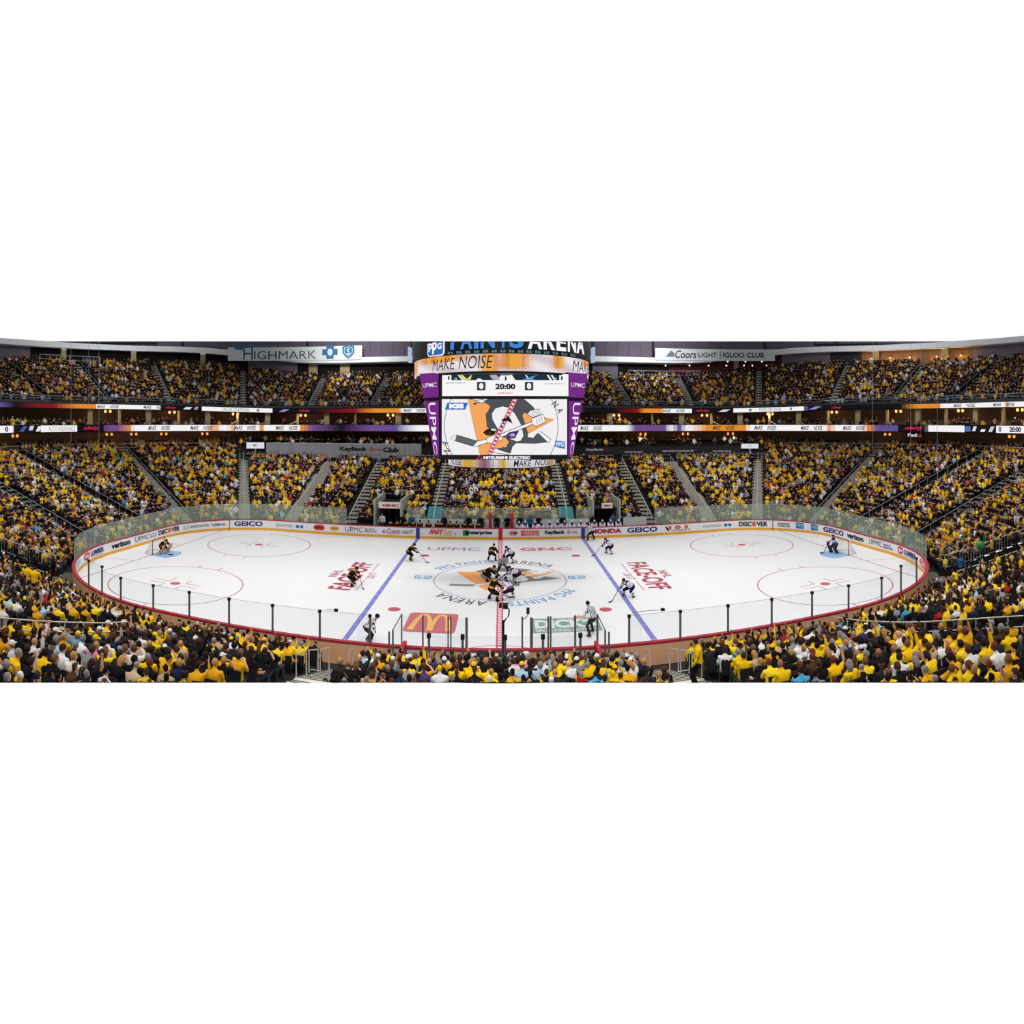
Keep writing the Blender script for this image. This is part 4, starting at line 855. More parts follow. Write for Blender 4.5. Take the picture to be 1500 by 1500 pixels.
emb('emblem_outline', [(395, 85), (440, 45), (500, 38), (545, 50), (500, 85), (450, 70), (420, 100)], OUT, 0.03); emb('emblem_flash', [(405, 82), (445, 50), (500, 45), (530, 52), (498, 76), (450, 62)], 'f2f0f2', 0.032)
emb('beak_gold', [(400, 105), (480, 108), (560, 92), (585, 115), (570, 150), (545, 190), (480, 190), (400, 160)], 'f5a55c', 0.029)
emb('red_line_edge', [(832, 30), (890, 30), (600, 650), (542, 650)], 'c02a48', 0.042); emb('red_line', [(838, 30), (842, 30), (552, 650), (548, 650)], 'f0e6ea', 0.044); emb('red_line', [(878, 30), (882, 30), (594, 650), (590, 650)], 'f0e6ea', 0.044)
for k in range(16):
    t = (k + 0.5) / 16; cx_, cy_ = 861 - 290 * t, 30 + 620 * t; emb('red_line_dot', [(cx_ + 12 * math.cos(a), cy_ + 12 * math.sin(a)) for a in np.linspace(0, 2 * PI, 9)[:-1]], 'f4ecee', 0.044)
emb('blue_spot', [(700, 320), (725, 325), (720, 355), (695, 350)], '4a56a0', 0.046)
for pts, c in (([(705, 265), (740, 245), (790, 225), (815, 262), (832, 310), (810, 290), (770, 275), (735, 285)], '1c1c24'), ([(508, 400), (540, 372), (580, 355), (600, 380), (640, 390), (640, 420), (590, 435), (540, 430)], '17150f'), ([(545, 402), (600, 395), (590, 425), (555, 420)], 'b8702c'), ([(590, 362), (640, 358), (655, 385), (600, 380)], 'd8d4cc'), ([(750, 440), (790, 400), (850, 385), (905, 385), (880, 420), (860, 465), (800, 470), (770, 480)], '40306a'), ([(790, 430), (840, 405), (860, 440), (820, 455)], 'dcd8e8')):
    emb('filmed_player', pts, c, 0.048)
emb('corner_tag', [(85, 150), (115, 73), (342, 73), (312, 150)], '2a6cb4', 0.05)
screen_text('IGS', 658, 679.5, 591.2, 598.4, 'fafafa', 0.07, w=0.06, par=mn)
for ch, u, v, ang in (('N', 1300, 90, -0.9), ('A', 1355, 160, -1.2), ('N', 110, 605, 0.8), ('A', 85, 520, 1.0)):
    m = MB(); cx_, cz_ = xf(em(u, v)[0]), zf(em(u, v)[1]); ca, sa = math.cos(ang), math.sin(ang)
    put_text(m, ch, lambda a, b, w_: scr(cx_ + a * ca - b * sa, cz_ + a * sa + b * ca, 0.05), -0.15, 0.15, -0.2, 0.2, bold=0.03); loc(m).obj('screen_letter', glow('screen_letter', '5a5e62', 1), parent=mn)
emb('screen_badge', [(1300, 490), (1410, 500), (1410, 585), (1292, 560)], '4a7cc0', 0.05); screen_text('PPG', 814.5, 826.5, 647.5, 654.5, 'dfe8f2', 0.03, w=0.06, par=mn)
m = MB(); m.box((SBX, -4.58, zf(582.2)), (2 * HX + 0.1, 0.08, 0.18)); m.box((SBX, -4.62, zf(670)), (2 * HX, 0.1, 0.26)); loc(m).obj('bezel', M_blk, parent=sb)
screen_text('MITSUBISHI ELECTRIC', 708, 776.5, 668, 672.2, 'e8e8ea', 0.07, w=0.09)
m = MB()
for dx, dz in ((0, 0.09), (-0.1, -0.07), (0.1, -0.07)): m.prism([(xf(702.5) + dx + u, zf(670) + dz + v) for u, v in ((-0.07, 0), (0, -0.075), (0.07, 0), (0, 0.09))], scr, t0=0.09)
loc(m).obj('diamond_mark', glow('diamond_red', 'e03040', 1), parent=sb)
# purple corner panels with lettering
def corner(sg, u, t, w=0.0):           # u 0..1 from the front edge outwards, t 0..1 bottom to top
    o = 4.42 + 0.95 * t; b = 3.15 + 0.35 * t; x = HX + (o - HX) * u; y = -4.55 + (4.55 - b) * u
    return (SBX + sg * (x + 0.03 + w), y - 0.03 - w, Z0 + (Z1 - Z0) * t)
for sg in (-1, 1):
    for t0, t1 in ((0.03, 0.675), (0.715, 1.0)):
        m = MB(); m.add([corner(sg, 0.03 + 0.95 * i, t0 + (t1 - t0) * k / 8, 0.02) for k in range(9) for i in (0, 1)], [(2 * k, 2 * k + 1, 2 * k + 3, 2 * k + 2) for k in range(8)]); loc(m).obj('purple_panel', M_purple, parent=sb)
    m = MB()
    if sg < 0: fx = lambda u, v, w: corner(-1, 1 - u, v, 0.06)
    else: fx = lambda u, v, w: corner(1, u, v, 0.06)
    put_text(m, 'UPMC', fx, 0.12, 0.9, 0.835, 0.885, bold=0.005)
    put_text(m, 'UPMC', (lambda u, v, w: corner(-1, 1 - v, 0.655 - u, 0.06)) if sg < 0 else (lambda u, v, w: corner(1, v, 0.655 - u, 0.06)), 0.0, 0.60, 0.28, 0.80, bold=0.005)
    loc(m).obj('lettering', M_pw, parent=sb)
# LED rings: wide one above, small one below
M_led2 = attrmat('led_ring', emit=True, strength=1.0)
def ledring(name, R, z0, z1, colf, n=160, rows=8):
    m = MB()
    for i in range(n):
        a0, a1 = 2 * PI * i / n, 2 * PI * (i + 1) / n
        for r in range(rows):
            za, zb = z0 + (z1 - z0) * r / rows, z0 + (z1 - z0) * (r + 1) / rows
            m.add([(SBX - 0.13 + R * math.sin(a), -R * math.cos(a), z) for a, z in ((a0, za), (a1, za), (a1, zb), (a0, zb))], [(0, 1, 2, 3)], 0, colf((a0 + a1) / 2 if (a0 + a1) / 2 < PI else (a0 + a1) / 2 - 2 * PI, (r + 0.5) / rows))
    o = loc(m).obj(name, M_led2, parent=sb); return o
cO, cO2, cL, cWw = lin('e8a545'), lin('d98a3a'), lin('c9bcc4'), lin('efe9ec')
def mixc(a, b, t): t = min(1, max(0, t)); return tuple(a[i] * (1 - t) + b[i] * t for i in range(3))
def top_col(a, v):
    c = mixc(cWw, cL, 0.5 + 0.4 * math.sin(a * 9 + v * 5))
    for a0, w, vmin in ((-1.25, 0.10, 0.3), (-0.72, 0.40, 0.72), (-0.12, 0.10, 0.0), (0.12, 0.18, 0.25), (0.62, 0.09, 0.35), (1.2, 0.15, 0.75)):
        g = max(0, 1 - abs(a - a0) / (w * 1.25)) * (1 if v > vmin else max(0, 1 - (vmin - v) * 5)); c = mixc(c, cO if (int(a * 40) % 2) else cO2, g * 1.6)
    return c
RT, zT0, zT1 = 6.05, 14.08, 15.12
ledring('led_ring', RT, zT0, zT1, top_col)
cG, cM = lin('c9a23e'), lin('8a5a6a')
def low_col(a, v):
    c = mixc(lin('c8c4cc'), lin('dcd8de'), v)
    c = mixc(c, cG, max(0, 1 - abs(a + 0.62) / 0.3) * 1.3); c = mixc(c, cM, max(0, 1 - abs(a + 0.3) / 0.22) * 1.2); c = mixc(c, cG, max(0, 1 - abs(a - 0.02) / 0.1) * 1.5); c = mixc(c, lin('c07a3c'), max(0, 1 - abs(a - 1.15) / 0.25)); return c
RL, zL0, zL1 = 3.72, 8.12, 8.72
ledring('lower_led_ring', RL, zL0, zL1, low_col, 96, 4)
def cyl(R, off=0.03): return lambda u, v, w=0.0: (SBX - 0.13 + (R + off + w) * math.sin(u), -(R + off + w) * math.cos(u), v)
def ang(px, R):                         # angle on a ring of radius R about the board's axis seen at this column
    lo_, hi_ = -1.40, 1.40
    for _ in range(50):
        a = (lo_ + hi_) / 2; p = pix(SBX - 0.13 + R * math.sin(a), -R * math.cos(a), 0)[0]
        if p < px: lo_ = a
        else: hi_ = a
    return a
def ring_text(t, px0, px1, R, z0, z1, mt, bold, shear, name='lettering', off=0.03):
    m = MB(); put_text(m, t, cyl(R, off), ang(px0, R), ang(px1, R), z0, z1, bold=bold, shear=shear); return loc(m).obj(name, mt, parent=sb)
M_ink = glow('led_ink', '1e1a1e', 1.0)
ring_text('MAKE', 634, 667, RT, 14.25, 14.95, M_ink, -0.005, 0.2); ring_text('NOISE', 672.5, 722, RT, 14.25, 15.02, M_ink, -0.005, 0.2); ring_text('MAKE', 838, 861, RT, 14.25, 14.95, M_ink, -0.005, 0.2)
ring_text('MAKE', 752, 778, RL, 8.2, 8.62, M_ink, 0.005, 0.2); ring_text('NOISE', 783, 806, RL, 8.2, 8.62, M_ink, 0.005, 0.2); ring_text('NOISE', 661, 677, RL, 8.2, 8.62, M_ink, 0.005, 0.2)
# dark drum, rims, and the big raised letters (built up to the height the photograph shows)
m = MB(); n = 96
for R, z0, z1, mi in ((5.95, zT0 - 0.12, zT1, 0), (3.6, zL0 - 0.08, zL1 + 0.1, 0)):
    pts = [(SBX - 0.13 + R * math.sin(2 * PI * i / n), -R * math.cos(2 * PI * i / n)) for i in range(n)]
    m.add([(x, y, z0) for x, y in pts] + [(x, y, z1) for x, y in pts], [tuple(range(n)), tuple(range(2 * n - 1, n - 1, -1))] + [(i, (i + 1) % n, n + (i + 1) % n, n + i) for i in range(n)])
loc(m).obj('ring_core', M_blk, parent=sb)
m = MB(); R = 6.2
for i in range(n):
    q = []
    for a in (2 * PI * i / n, 2 * PI * (i + 1) / n):
        x, y = SBX - 0.13 + R * math.sin(a), -R * math.cos(a); zt = min(seen_high(x, y) - 0.02, 16.7); q.append((x, y, zt))
    m.add([(q[0][0], q[0][1], 15.12), (q[1][0], q[1][1], 15.12), q[1], q[0]], [(0, 1, 2, 3)])
loc(m).obj('name_drum', M_blk, parent=sb)
def cutletters(m):
    me = m.mesh('tmp', []); bm = bmesh.new(); bm.from_mesh(me); zc = min(seen_high(v.co.x, v.co.y) for v in bm.verts) - 0.01
    bmesh.ops.bisect_plane(bm, geom=bm.verts[:] + bm.edges[:] + bm.faces[:], plane_co=(0, 0, zc), plane_no=(0, 0, 1), clear_outer=True)
    r = MB(); bm.verts.index_update(); r.v = [tuple(v.co) for v in bm.verts]; r.f = [tuple(v.index for v in f.verts) for f in bm.faces]; r.m = [0] * len(r.f); r.c = [None] * len(r.f); bm.free(); bpy.data.meshes.remove(me); return r
M_lblue = glow('letter_blue', '3f86d8', 0.95); M_lwhite = glow('letter_white', 'f8f8fa', 1.0)
def big(t, spans, mt):
    for ch, (a, b) in zip(t, spans):
        vs, fs, asp = textmesh(ch, 0.035); m = MB(); fn = cyl(6.22, 0.10); u0, u1 = ang(a, 6.3), ang(b, 6.3)
        z0_, z1_ = 15.40, 16.55
        m.add([fn(u0 + (u1 - u0) * x, z0_ + (z1_ - z0_) * y) for x, y in vs], fs); m = cutletters(m)
        if m.v: loc(m).obj('raised_letter', mt, parent=sb)
big('PAINTS', [(660, 676), (674.5, 692), (694.5, 701), (704, 725), (730, 744), (746, 767)], M_lblue)
big('ARENA', [(773, 794), (796, 813), (815, 829), (831.5, 843.5), (844, 855.5)], M_lwhite)
m = MB(); fn = cyl(6.22, 0.10); u0, u1 = ang(626.5, 6.3), ang(651.5, 6.3); m.prism([(u0 + (u1 - u0) * x, 15.12 + 1.3 * y) for x, y in rrect(0, 0, 1, 1, 0.16, 4)], fn); loc(cutletters(m)).obj('badge_border', M_lwhite, parent=sb)
m = MB(); fn = cyl(6.22, 0.13); m.prism([(u0 + (u1 - u0) * (0.06 + 0.88 * x), 15.18 + 1.2 * y) for x, y in rrect(0, 0, 1, 1, 0.14, 4)], fn); loc(cutletters(m)).obj('badge_field', glow('badge_blue', '2f68b8', 0.95), parent=sb)
m = MB(); fn = cyl(6.22, 0.16)
for ch, a, b, z0_, z1_ in (('p', 0.12, 0.36, 15.42, 15.95), ('p', 0.36, 0.62, 15.24, 16.05), ('G', 0.64, 0.88, 15.52, 15.9)):
    put_text(m, ch, lambda u, v, w: fn(u0 + (u1 - u0) * u, v), a, b, z0_, z1_, bold=0.04)
loc(cutletters(m)).obj('badge_lettering', M_lwhite, parent=sb)
for sg in (-1, 1):
    m = MB(); a = 1.5; m.box((SBX - 0.13 + sg * 6.42, -0.2, 15.75), (0.16, 0.9, 1.05)); loc(m).obj('glowing_bracket', glow('glowing_bracket', 'b9cbe8', 0.8), parent=sb)  # side brackets given a pale glow of their own, no lamps
# dim see-through band under the letters
m = MB(); fn = cyl(6.22, 0.02); nseg = 44
for i in range(nseg):
    if i % 3 == 2: continue
    a0, a1 = ang(655 + 190 * i / nseg, 6.3), ang(655 + 190 * (i + 0.8) / nseg, 6.3); m.prism([(a0, 15.16), (a1, 15.16), (a1, 15.32), (a0, 15.32)], fn)
loc(m).obj('drum_lattice', mat('lattice_teal', '5f8088', rough=0.6), parent=sb)
for px0 in (702, 752): panel('floodlight_bar', px0, 543.3, px0 + 29, 545, glow('bar_pale', 'b8c8c0', 0.7), w=0.25)
# ================================================================== PEOPLE
M_skin = objmat('skin', 0.6, 0.25, 0.06); M_cloth = objmat('cloth'); M_hair = objmat('hair', 0.7, 0.2, 0.2); M_eye = mat('eye_dark', '1c1410', rough=0.3, var=0); M_shoe = mat('shoe_dark', '1d1a1a', rough=0.7)
M_crowd = attrmat('crowd_cloth')
def seg_dist(p, a, b):
    ab = b - a; t = np.clip(((p - a) @ ab) / max(1e-9, ab @ ab), 0, 1); return np.linalg.norm(p - (a + t[:, None] * ab), axis=1), t
def V3(p): return np.array(p, float)
def figure(J, voxel, g=1.0, yaw=0.0, pitch=0.0, face=True, fingers=False, smooth=2):
    """one continuous remeshed body from a posed skeleton; returns verts, normals, faces, tag per face, t along the bone"""
    m = MB(); side = V3(J['shR']) - V3(J['shL']); side /= np.linalg.norm(side); sv = tuple(side)
    pel, spi, che, nek, hed = (V3(J[k]) for k in ('pel', 'spi', 'che', 'nek', 'hed'))
    low = pel + (pel - spi) * 0.35
    m.tube([low, pel, spi, che, che + (nek - che) * 0.62, che + (nek - che) * 0.95], [(.14 * g, .11 * g), (.175 * g, .13 * g), (.165 * g, .12 * g), (.19 * g, .13 * g), (.15 * g, .10 * g), (.07 * g, .06 * g)], 14, side=sv)
    R = Matrix.Rotation(yaw, 3, 'Z') @ Matrix.Rotation(pitch, 3, 'X')
    m.tube([nek - (nek - che) * 0.1, hed - V3((0, 0, .06))], .058, 10)
    h = Vector(hed)
    def hb(off, r): m.ball(tuple(h + R @ Vector(off)), r, 12, 9, M=R)
    hb((0, -.008, .02), (.078, .098, .105)); hb((0, .022, -.05), (.062, .072, .068)); hb((0, .098, -.012), (.017, .024, .028)); hb((0, .088, -.058), (.026, .016, .012))
    for e in (-1, 1): hb((e * .078, -.005, -.01), (.018, .026, .034))
    for s_ in 'LR':
        sh, el, wr, ha = (V3(J[k + s_]) for k in ('sh', 'el', 'wr', 'ha')); hip, kn, an, to = (V3(J[k + s_]) for k in ('hip', 'kn', 'an', 'to'))
        m.tube([che * .35 + sh * .65, sh, sh * .5 + el * .5, el, el * .5 + wr * .5, wr], [.07 * g, .072 * g, .056 * g, .046 * g, .045 * g, .032 * g], 9)
        m.tube([wr, wr * .4 + ha * .6, ha], [(.030, .022), (.042, .022), (.034, .018)], 8)
        m.tube([pel * .3 + hip * .7, hip, hip * .5 + kn * .5, kn, kn * .55 + an * .45, an], [.10 * g, .10 * g, .083 * g, .062 * g, .060 * g, .042 * g], 10)
        m.tube([an - V3((0, 0, .02)) + (an - to) * .3, an * .6 + to * .4 - V3((0, 0, .03)), to], [.042, .046, .036], 8)
    V, N, Fc = remesh(m, voxel, smooth)
    bones = [('hips', low, pel + (spi - pel) * .35, .13), ('torso', pel + (spi - pel) * .45, che + (nek - che) * .5, .15), ('neck', nek, hed - V3((0, 0, .08)), .05), ('head', hed - V3((0, 0, .03)), hed + V3((0, 0, .03)), .09)]
    for s_ in 'LR':
        q = {k: V3(J[k + s_]) for k in ('sh', 'el', 'wr', 'ha', 'hip', 'kn', 'an', 'to')}
        bones += [('uarm', q['sh'], q['el'], .06), ('farm', q['el'], q['wr'], .04), ('hand', q['wr'] + (q['ha'] - q['wr']) * .35, q['ha'], .03), ('thigh', q['hip'], q['kn'], .08), ('calf', q['kn'], q['an'], .055), ('foot', q['an'] - V3((0, 0, .05)), q['to'], .04)]
    C = np.array([V[list(f)].mean(0) for f in Fc]); best = np.full(len(Fc), 9e9); tg = np.zeros(len(Fc), int); tt = np.zeros(len(Fc))
    for i, (nm, a, b, r) in enumerate(bones):
        dd, t = seg_dist(C, a, b); dd = dd - r; k = dd < best; best[k] = dd[k]; tg[k] = i; tt[k] = t[k]
    names = np.array([b[0] for b in bones])[tg]; sides = np.array([0] * 4 + [-1] * 6 + [1] * 6)[tg]
    Rn = np.array(R); hl = (C - hed) @ Rn                     # head-local face centres
    extra = MB()
    if face:
        for e in (-1, 1): extra.ball(tuple(h + R @ Vector((e * .032, .083, .012))), .013, 6, 4, mi=1)
        extra.box(tuple(h + R @ Vector((0, .102, -.058))), (.045, .008, .010), mi=1, M=R)
    if fingers:
        for s_ in 'LR':
            wr, ha = V3(J['wr' + s_]), V3(J['ha' + s_]); d = ha - wr; L = np.linalg.norm(d); d = d / max(L, 1e-6); u = np.cross(d, (0, 0, 1)); u = u / max(1e-6, np.linalg.norm(u)); dn = np.cross(u, d) * (-1 if np.cross(u, d)[2] > 0 else 1)
            for k, ln in enumerate((.068, .078, .072, .055)):
                p0 = ha + u * (k - 1.5) * .02 - d * .02; extra.tube([p0, p0 + d * ln * .55, p0 + d * ln * .85 + dn * ln * .45], [.010, .009, .007], 6)
            th = (1 if s_ == 'L' else -1); p0 = wr + d * L * .45 + u * th * .035; extra.tube([p0, p0 + d * .03 + u * th * .025, p0 + d * .065 + u * th * .02 + dn * .01], [.012, .011, .008], 6)
    return dict(V=V, N=N, F=Fc, side=sides, tag=names, t=tt, C=C, hl=hl, J=J, R=R, extra=extra)
def bodymesh(fg, name='body', shoe=True, keep=None):
    b = MB(); b.v = [tuple(v) for v in fg['V']]
    for i, f in enumerate(fg['F']): b.f.append(f); b.m.append(2 if (shoe and fg['tag'][i] == 'foot') else 0); b.c.append(None)
    x = fg['extra']; o = len(b.v); b.v += x.v
    for f, mi in zip(x.f, x.m): b.f.append(tuple(o + i for i in f)); b.m.append(mi); b.c.append(None)
    return b.mesh(name, [M_skin, M_eye, M_shoe], True)
def shell(fg, sel, off, name, m, extra=None, smooth=True):
    b = MB(); idx = {}
    for i in np.nonzero(sel)[0]:
        f = []
        for v in fg['F'][i]:
            if v not in idx: idx[v] = len(b.v); b.v.append(tuple(fg['V'][v] + fg['N'][v] * off))
            f.append(idx[v])
        b.f.append(tuple(f)); b.m.append(0); b.c.append(None)
    if extra: extra(b)
    return b.mesh(name, m, smooth) if b.f else None
def sel(fg, *tags): return np.isin(fg['tag'], tags)
def hair_sel(fg): h = fg['hl']; return sel(fg, 'head') & (h[:, 2] > -.055 + np.maximum(0, h[:, 1] + .03) * 1.15)
def hat_sel(fg): h = fg['hl']; return sel(fg, 'head') & (h[:, 2] > .038)

# ---- seated spectators: six poses
def seated(lean=0.0, arms='lap', spread=.0, hyaw=0.0):
    sl, cl = math.sin(lean), math.cos(lean)
    def up(h, y=0): return (0, y + h * sl, .47 + h * cl)
    J = dict(pel=(0, 0, .47), spi=up(.22, -.02), che=up(.44, -.03), nek=up(.60, -.01), hed=up(.755, .02))
    for s_, e in (('L', -1), ('R', 1)):
        c = J['che']; J['sh' + s_] = (e * .195, c[1] - .0, c[2] + .075)
        sh = J['sh' + s_]
        arm = arms if isinstance(arms, str) else arms[0 if e < 0 else 1]
        if arm == 'lap': q = ((e * .27, sh[1] + .06, sh[2] - .27), (e * .15, .30, .60), (e * .10, .385, .595))
        elif arm == 'knees': q = ((e * .25, sh[1] + .16, sh[2] - .23), (e * .10, .47, .66), (e * .04, .54, .63))
        elif arm == 'fold': q = ((e * .26, sh[1] + .10, sh[2] - .26), (-e * .02, sh[1] + .24, sh[2] - .24), (-e * .11, sh[1] + .20, sh[2] - .22))
        elif arm == 'clap': q = ((e * .27, sh[1] + .16, sh[2] - .20), (e * .07, sh[1] + .36, sh[2] - .02), (e * .03, sh[1] + .42, sh[2] + .05))
        elif arm == 'raise': q = ((e * .34, sh[1] + .08, sh[2] + .16), (e * .30, sh[1] + .14, sh[2] + .42), (e * .29, sh[1] + .16, sh[2] + .51))
        elif arm == 'head': q = ((e * .33, sh[1] + .14, sh[2] + .03), (e * .17, sh[1] + .16, sh[2] + .22), (e * .10, sh[1] + .12, sh[2] + .27))
        J['el' + s_], J['wr' + s_], J['ha' + s_] = q
        J['hip' + s_] = (e * .10, .02, .46); J['kn' + s_] = (e * (.13 + spread), .43, .47); J['an' + s_] = (e * (.13 + spread), .45, .09); J['to' + s_] = (e * (.15 + spread), .58, .045)
    return J
POSES = [(seated(-.05, 'lap'), 0, 0), (seated(.35, 'knees', .05), .15, -.1), (seated(0, 'fold'), -.5, 0), (seated(.08, 'clap'), 0, .1), (seated(.05, ('lap', 'head')), .6, -.15), (seated(.15, ('lap', 'raise')), -.2, 0.05), (seated(-.1, 'lap', .06), .9, -.2), (seated(.2, 'lap', .03), -.85, -.2)]
NEARFIG = []
for J, yw, pt in POSES:
    fg = figure(J, .024, 1.08, yw, pt, fingers=True)
    long_s = sel(fg, 'torso', 'uarm', 'farm') ; short_s = sel(fg, 'torso') | (sel(fg, 'uarm') & (fg['t'] < .75))
    hipz = sel(fg, 'hips') & (fg['C'][:, 2] > .50)
    Rh, hd = fg['R'], Vector(J['hed'])
    def longhair(b, Rh=Rh, hd=hd):
        p = [hd + Rh @ Vector(v) for v in ((0, -.03, .06), (0, -.095, .0), (0, -.105, -.10), (0, -.10, -.22))]; b.tube(p, [(.08, .05), (.092, .045), (.085, .035), (.045, .02)], 10, side=tuple(Rh @ Vector((1, 0, 0))))
    def brim(b, Rh=Rh, hd=hd):
        vs = [(math.sin(a) * .082, .07 + math.cos(a) * .10 * (1 if abs(a) < 1.4 else 0), .045 - .02 * math.cos(a)) for a in np.linspace(-1.5, 1.5, 9)]
        P_ = [hd + Rh @ Vector(v) for v in vs]; b.add([tuple(p) for p in P_] + [tuple(p + Vector((0, 0, .008))) for p in P_], [tuple(range(9)), tuple(range(17, 8, -1))])
    NEARFIG.append(dict(body=bodymesh(fg, 'person_body'), long=shell(fg, long_s | hipz, .014, 'shirt_long', M_cloth), short=shell(fg, short_s | hipz, .014, 'shirt_short', M_cloth), trousers=shell(fg, sel(fg, 'thigh', 'calf') | (sel(fg, 'hips') & ~hipz), .010, 'trousers', M_cloth),
                        hair=shell(fg, hair_sel(fg), .014, 'hair', M_hair), longhair=shell(fg, hair_sel(fg), .016, 'hair_long', M_hair, longhair), cap=shell(fg, hat_sel(fg), .018, 'cap', M_cloth, brim)))
# coarser templates for the mass of the crowd: (verts, faces, class) 0 skin 1 hair 2 shirt 3 trousers
MID = []
for J, yw, pt in POSES:
    fg = figure(J, .062, 1.16, yw, pt, face=False, smooth=1); cl = np.zeros(len(fg['F']), int)
    cl[sel(fg, 'torso') | (sel(fg, 'uarm'))] = 2; cl[sel(fg, 'farm') & (fg['t'] < .8)] = 2 if len(MID) % 2 else 0; cl[sel(fg, 'hips', 'thigh', 'calf', 'foot')] = 3; cl[(sel(fg, 'hips') & (fg['C'][:, 2] > .5))] = 2
    cl[hair_sel(fg)] = 1; MID.append((fg['V'], fg['F'], cl))
def far_template(arm):
    m = MB(); rings = [(.44, .17, .14, 0), (.62, .18, .13, -.02), (.90, .20, .13, -.03), (1.03, .16, .10, -.02), (1.08, .05, .05, 0)]; k = 6
    vs = [(rx * math.cos(2 * PI * (j + .5) / k), y + ry * math.sin(2 * PI * (j + .5) / k), z) for z, rx, ry, y in rings for j in range(k)]
    m.add(vs, [(i * k + j, i * k + (j + 1) % k, (i + 1) * k + (j + 1) % k, (i + 1) * k + j) for i in range(4) for j in range(k)], 2)
    hv = [(rx * math.cos(2 * PI * (j + .5) / k), .01 + ry * math.sin(2 * PI * (j + .5) / k), z) for z, rx, ry in ((1.08, .055, .055), (1.14, .08, .095), (1.22, .09, .11), (1.29, .075, .09), (1.325, .02, .02)) for j in range(k)]
    o = len(m.v); m.v += hv
    for i in range(4):
        for j in range(k):
            back = j in (3, 4); m.f.append(tuple(o + q for q in (i * k + j, i * k + (j + 1) % k, (i + 1) * k + (j + 1) % k, (i + 1) * k + j))); m.m.append(1 if i >= 2 or (back and i >= 1) else 0); m.c.append(None)
    for e in (-1, 1):
        if arm == 0: p = [(e * .22, 0, .98), (e * .27, .08, .72), (e * .12, .34, .62)]
        elif arm == 1: p = [(e * .22, 0, .98), (e * .30, .15, .80), (e * .06, .36, .98)]
        else: p = [(e * .22, 0, .98), (e * .32, .1, 1.15), (e * .28, .15, 1.42)] if e > 0 else [(e * .22, 0, .98), (e * .27, .08, .72), (e * .12, .34, .62)]
        o = len(m.f); m.tube(p, [.065, .055, .045], 4, 2); 
        for q in range(o + 4, o + 8): m.m[q] = 0
        m.tube([(e * .1, .02, .48), (e * .14, .42, .48), (e * .14, .46, .06)], [.10, .075, .06], 4, 3)
    return np.array(m.v), m.f, np.array(m.m)
FAR = [far_template(a) for a in (0, 0, 1, 2)]

SKINS = [lin(c) for c in ('e0ac86', 'd69e78', 'c98d68', 'e6b896', 'd3a07e', 'a56f4c', '6e452f', 'dba883')]
HAIRS = [('dark brown', '2b1c14'), ('black', '15110f'), ('brown', '4a3020'), ('light brown', '7a5636'), ('blond', 'b58a50'), ('grey', '8e8a86'), ('auburn', '6a3620'), ('dark brown', '33231a')]
SHIRTS = [('yellow', 'f2c414', 12), ('bright yellow', 'fbd52a', 8), ('gold', 'e3a51c', 8), ('black', '16151a', 38), ('charcoal', '2a2a2e', 11), ('white', 'e6e4e2', 8), ('grey', '8d8d92', 5), ('pale blue', 'a6c6dd', 2.5), ('navy', '232a48', 3), ('sky blue', '4aa4cc', 1.2), ('red', 'b4242c', 1.0), ('brown', '4d3526', 2.5), ('tan', 'c2a688', 2.0), ('green', '2a7a48', .5), ('purple', '4a3678', .6), ('pink', 'd07a98', .5)]
SH_W = np.array([s[2] for s in SHIRTS]); SH_W = SH_W / SH_W.sum(); SH_L = [lin(s[1]) for s in SHIRTS]; HA_L = [lin(h[1]) for h in HAIRS]
PANTS = [lin(c) for c in ('1c1c24', '232a3c', '15151a', '3a3f50', '5a4e40')]

# ---- where people sit
SUITE_COLS = [s_of(px, 20.6) for side in SC_PX for px in SC_PX[side]]
seats = []          # (x, y, z, facing angle, kind, row, s)
def face_in(s, jit=0.25): 
    b = base(s); return math.atan2(b[2], -b[3]) + rng.normal(0, jit)
def near_aisle(s, d, lst, hw):
    a = abs(s); k = arcscale(s, d)
    return any(abs(a - c) * k < hw for c in lst)
def sit_rows(rows, dfun, zfun, aisles, hw, smax, extra=None, block=None, fill=0.96, step=0.54, off=0.5, smin=0.0, kind='low'):
    for r in range(rows if not callable(rows) else 30):
        d = dfun(r) + off
        for g in (-1, 1):
            a = smin + rng.uniform(0, step)
            while a < smax:
                s = g * a; a += step / arcscale(a, d)
                if callable(rows) and r >= rows(s): continue
                if near_aisle(s, d, aisles, hw) or (kind == 'low' and near_aisle(s, d, NEAR_AISLES[:1], 1.2)): continue
                x, y, z = P(s, d, zfun(r, s)); z += extra(s, dfun(r)) if extra else 0
                if block and block(x, y, d): continue
                px, py = pix(x, y, z + 1.1)
                if px < -150 or px > 1650 or py > 1012 or py < 480: continue
                if rng.random() > fill: continue
                if kind == 'suite' and any(abs(s - q) * arcscale(s, 20) < .6 for q in SUITE_COLS): continue
                seats.append((x, y, z, face_in(s), kind, r, s))
sit_rows(nrows, dlow, zlow, AISLES + NEAR_AISLES, 0.92, S5, block=blocked_low, fill=0.97)
sit_rows(NUP, dup_, zup, UP_AISLES, 0.72, S3 + 9, extra=lift, fill=0.93, kind='up')
sit_rows(2, lambda r: 18.9 + 1.0 * r, lambda r, s: 9.95 + .3 * r, [], 0, S3 + 3, fill=0.62, step=0.75, kind='suite')
sit_rows(2, lambda r: 18.6 + 1.1 * r, lambda r, s: 7.55 + .35 * r, [], 0, S1 + 4, fill=0.55, step=0.7, kind='club')
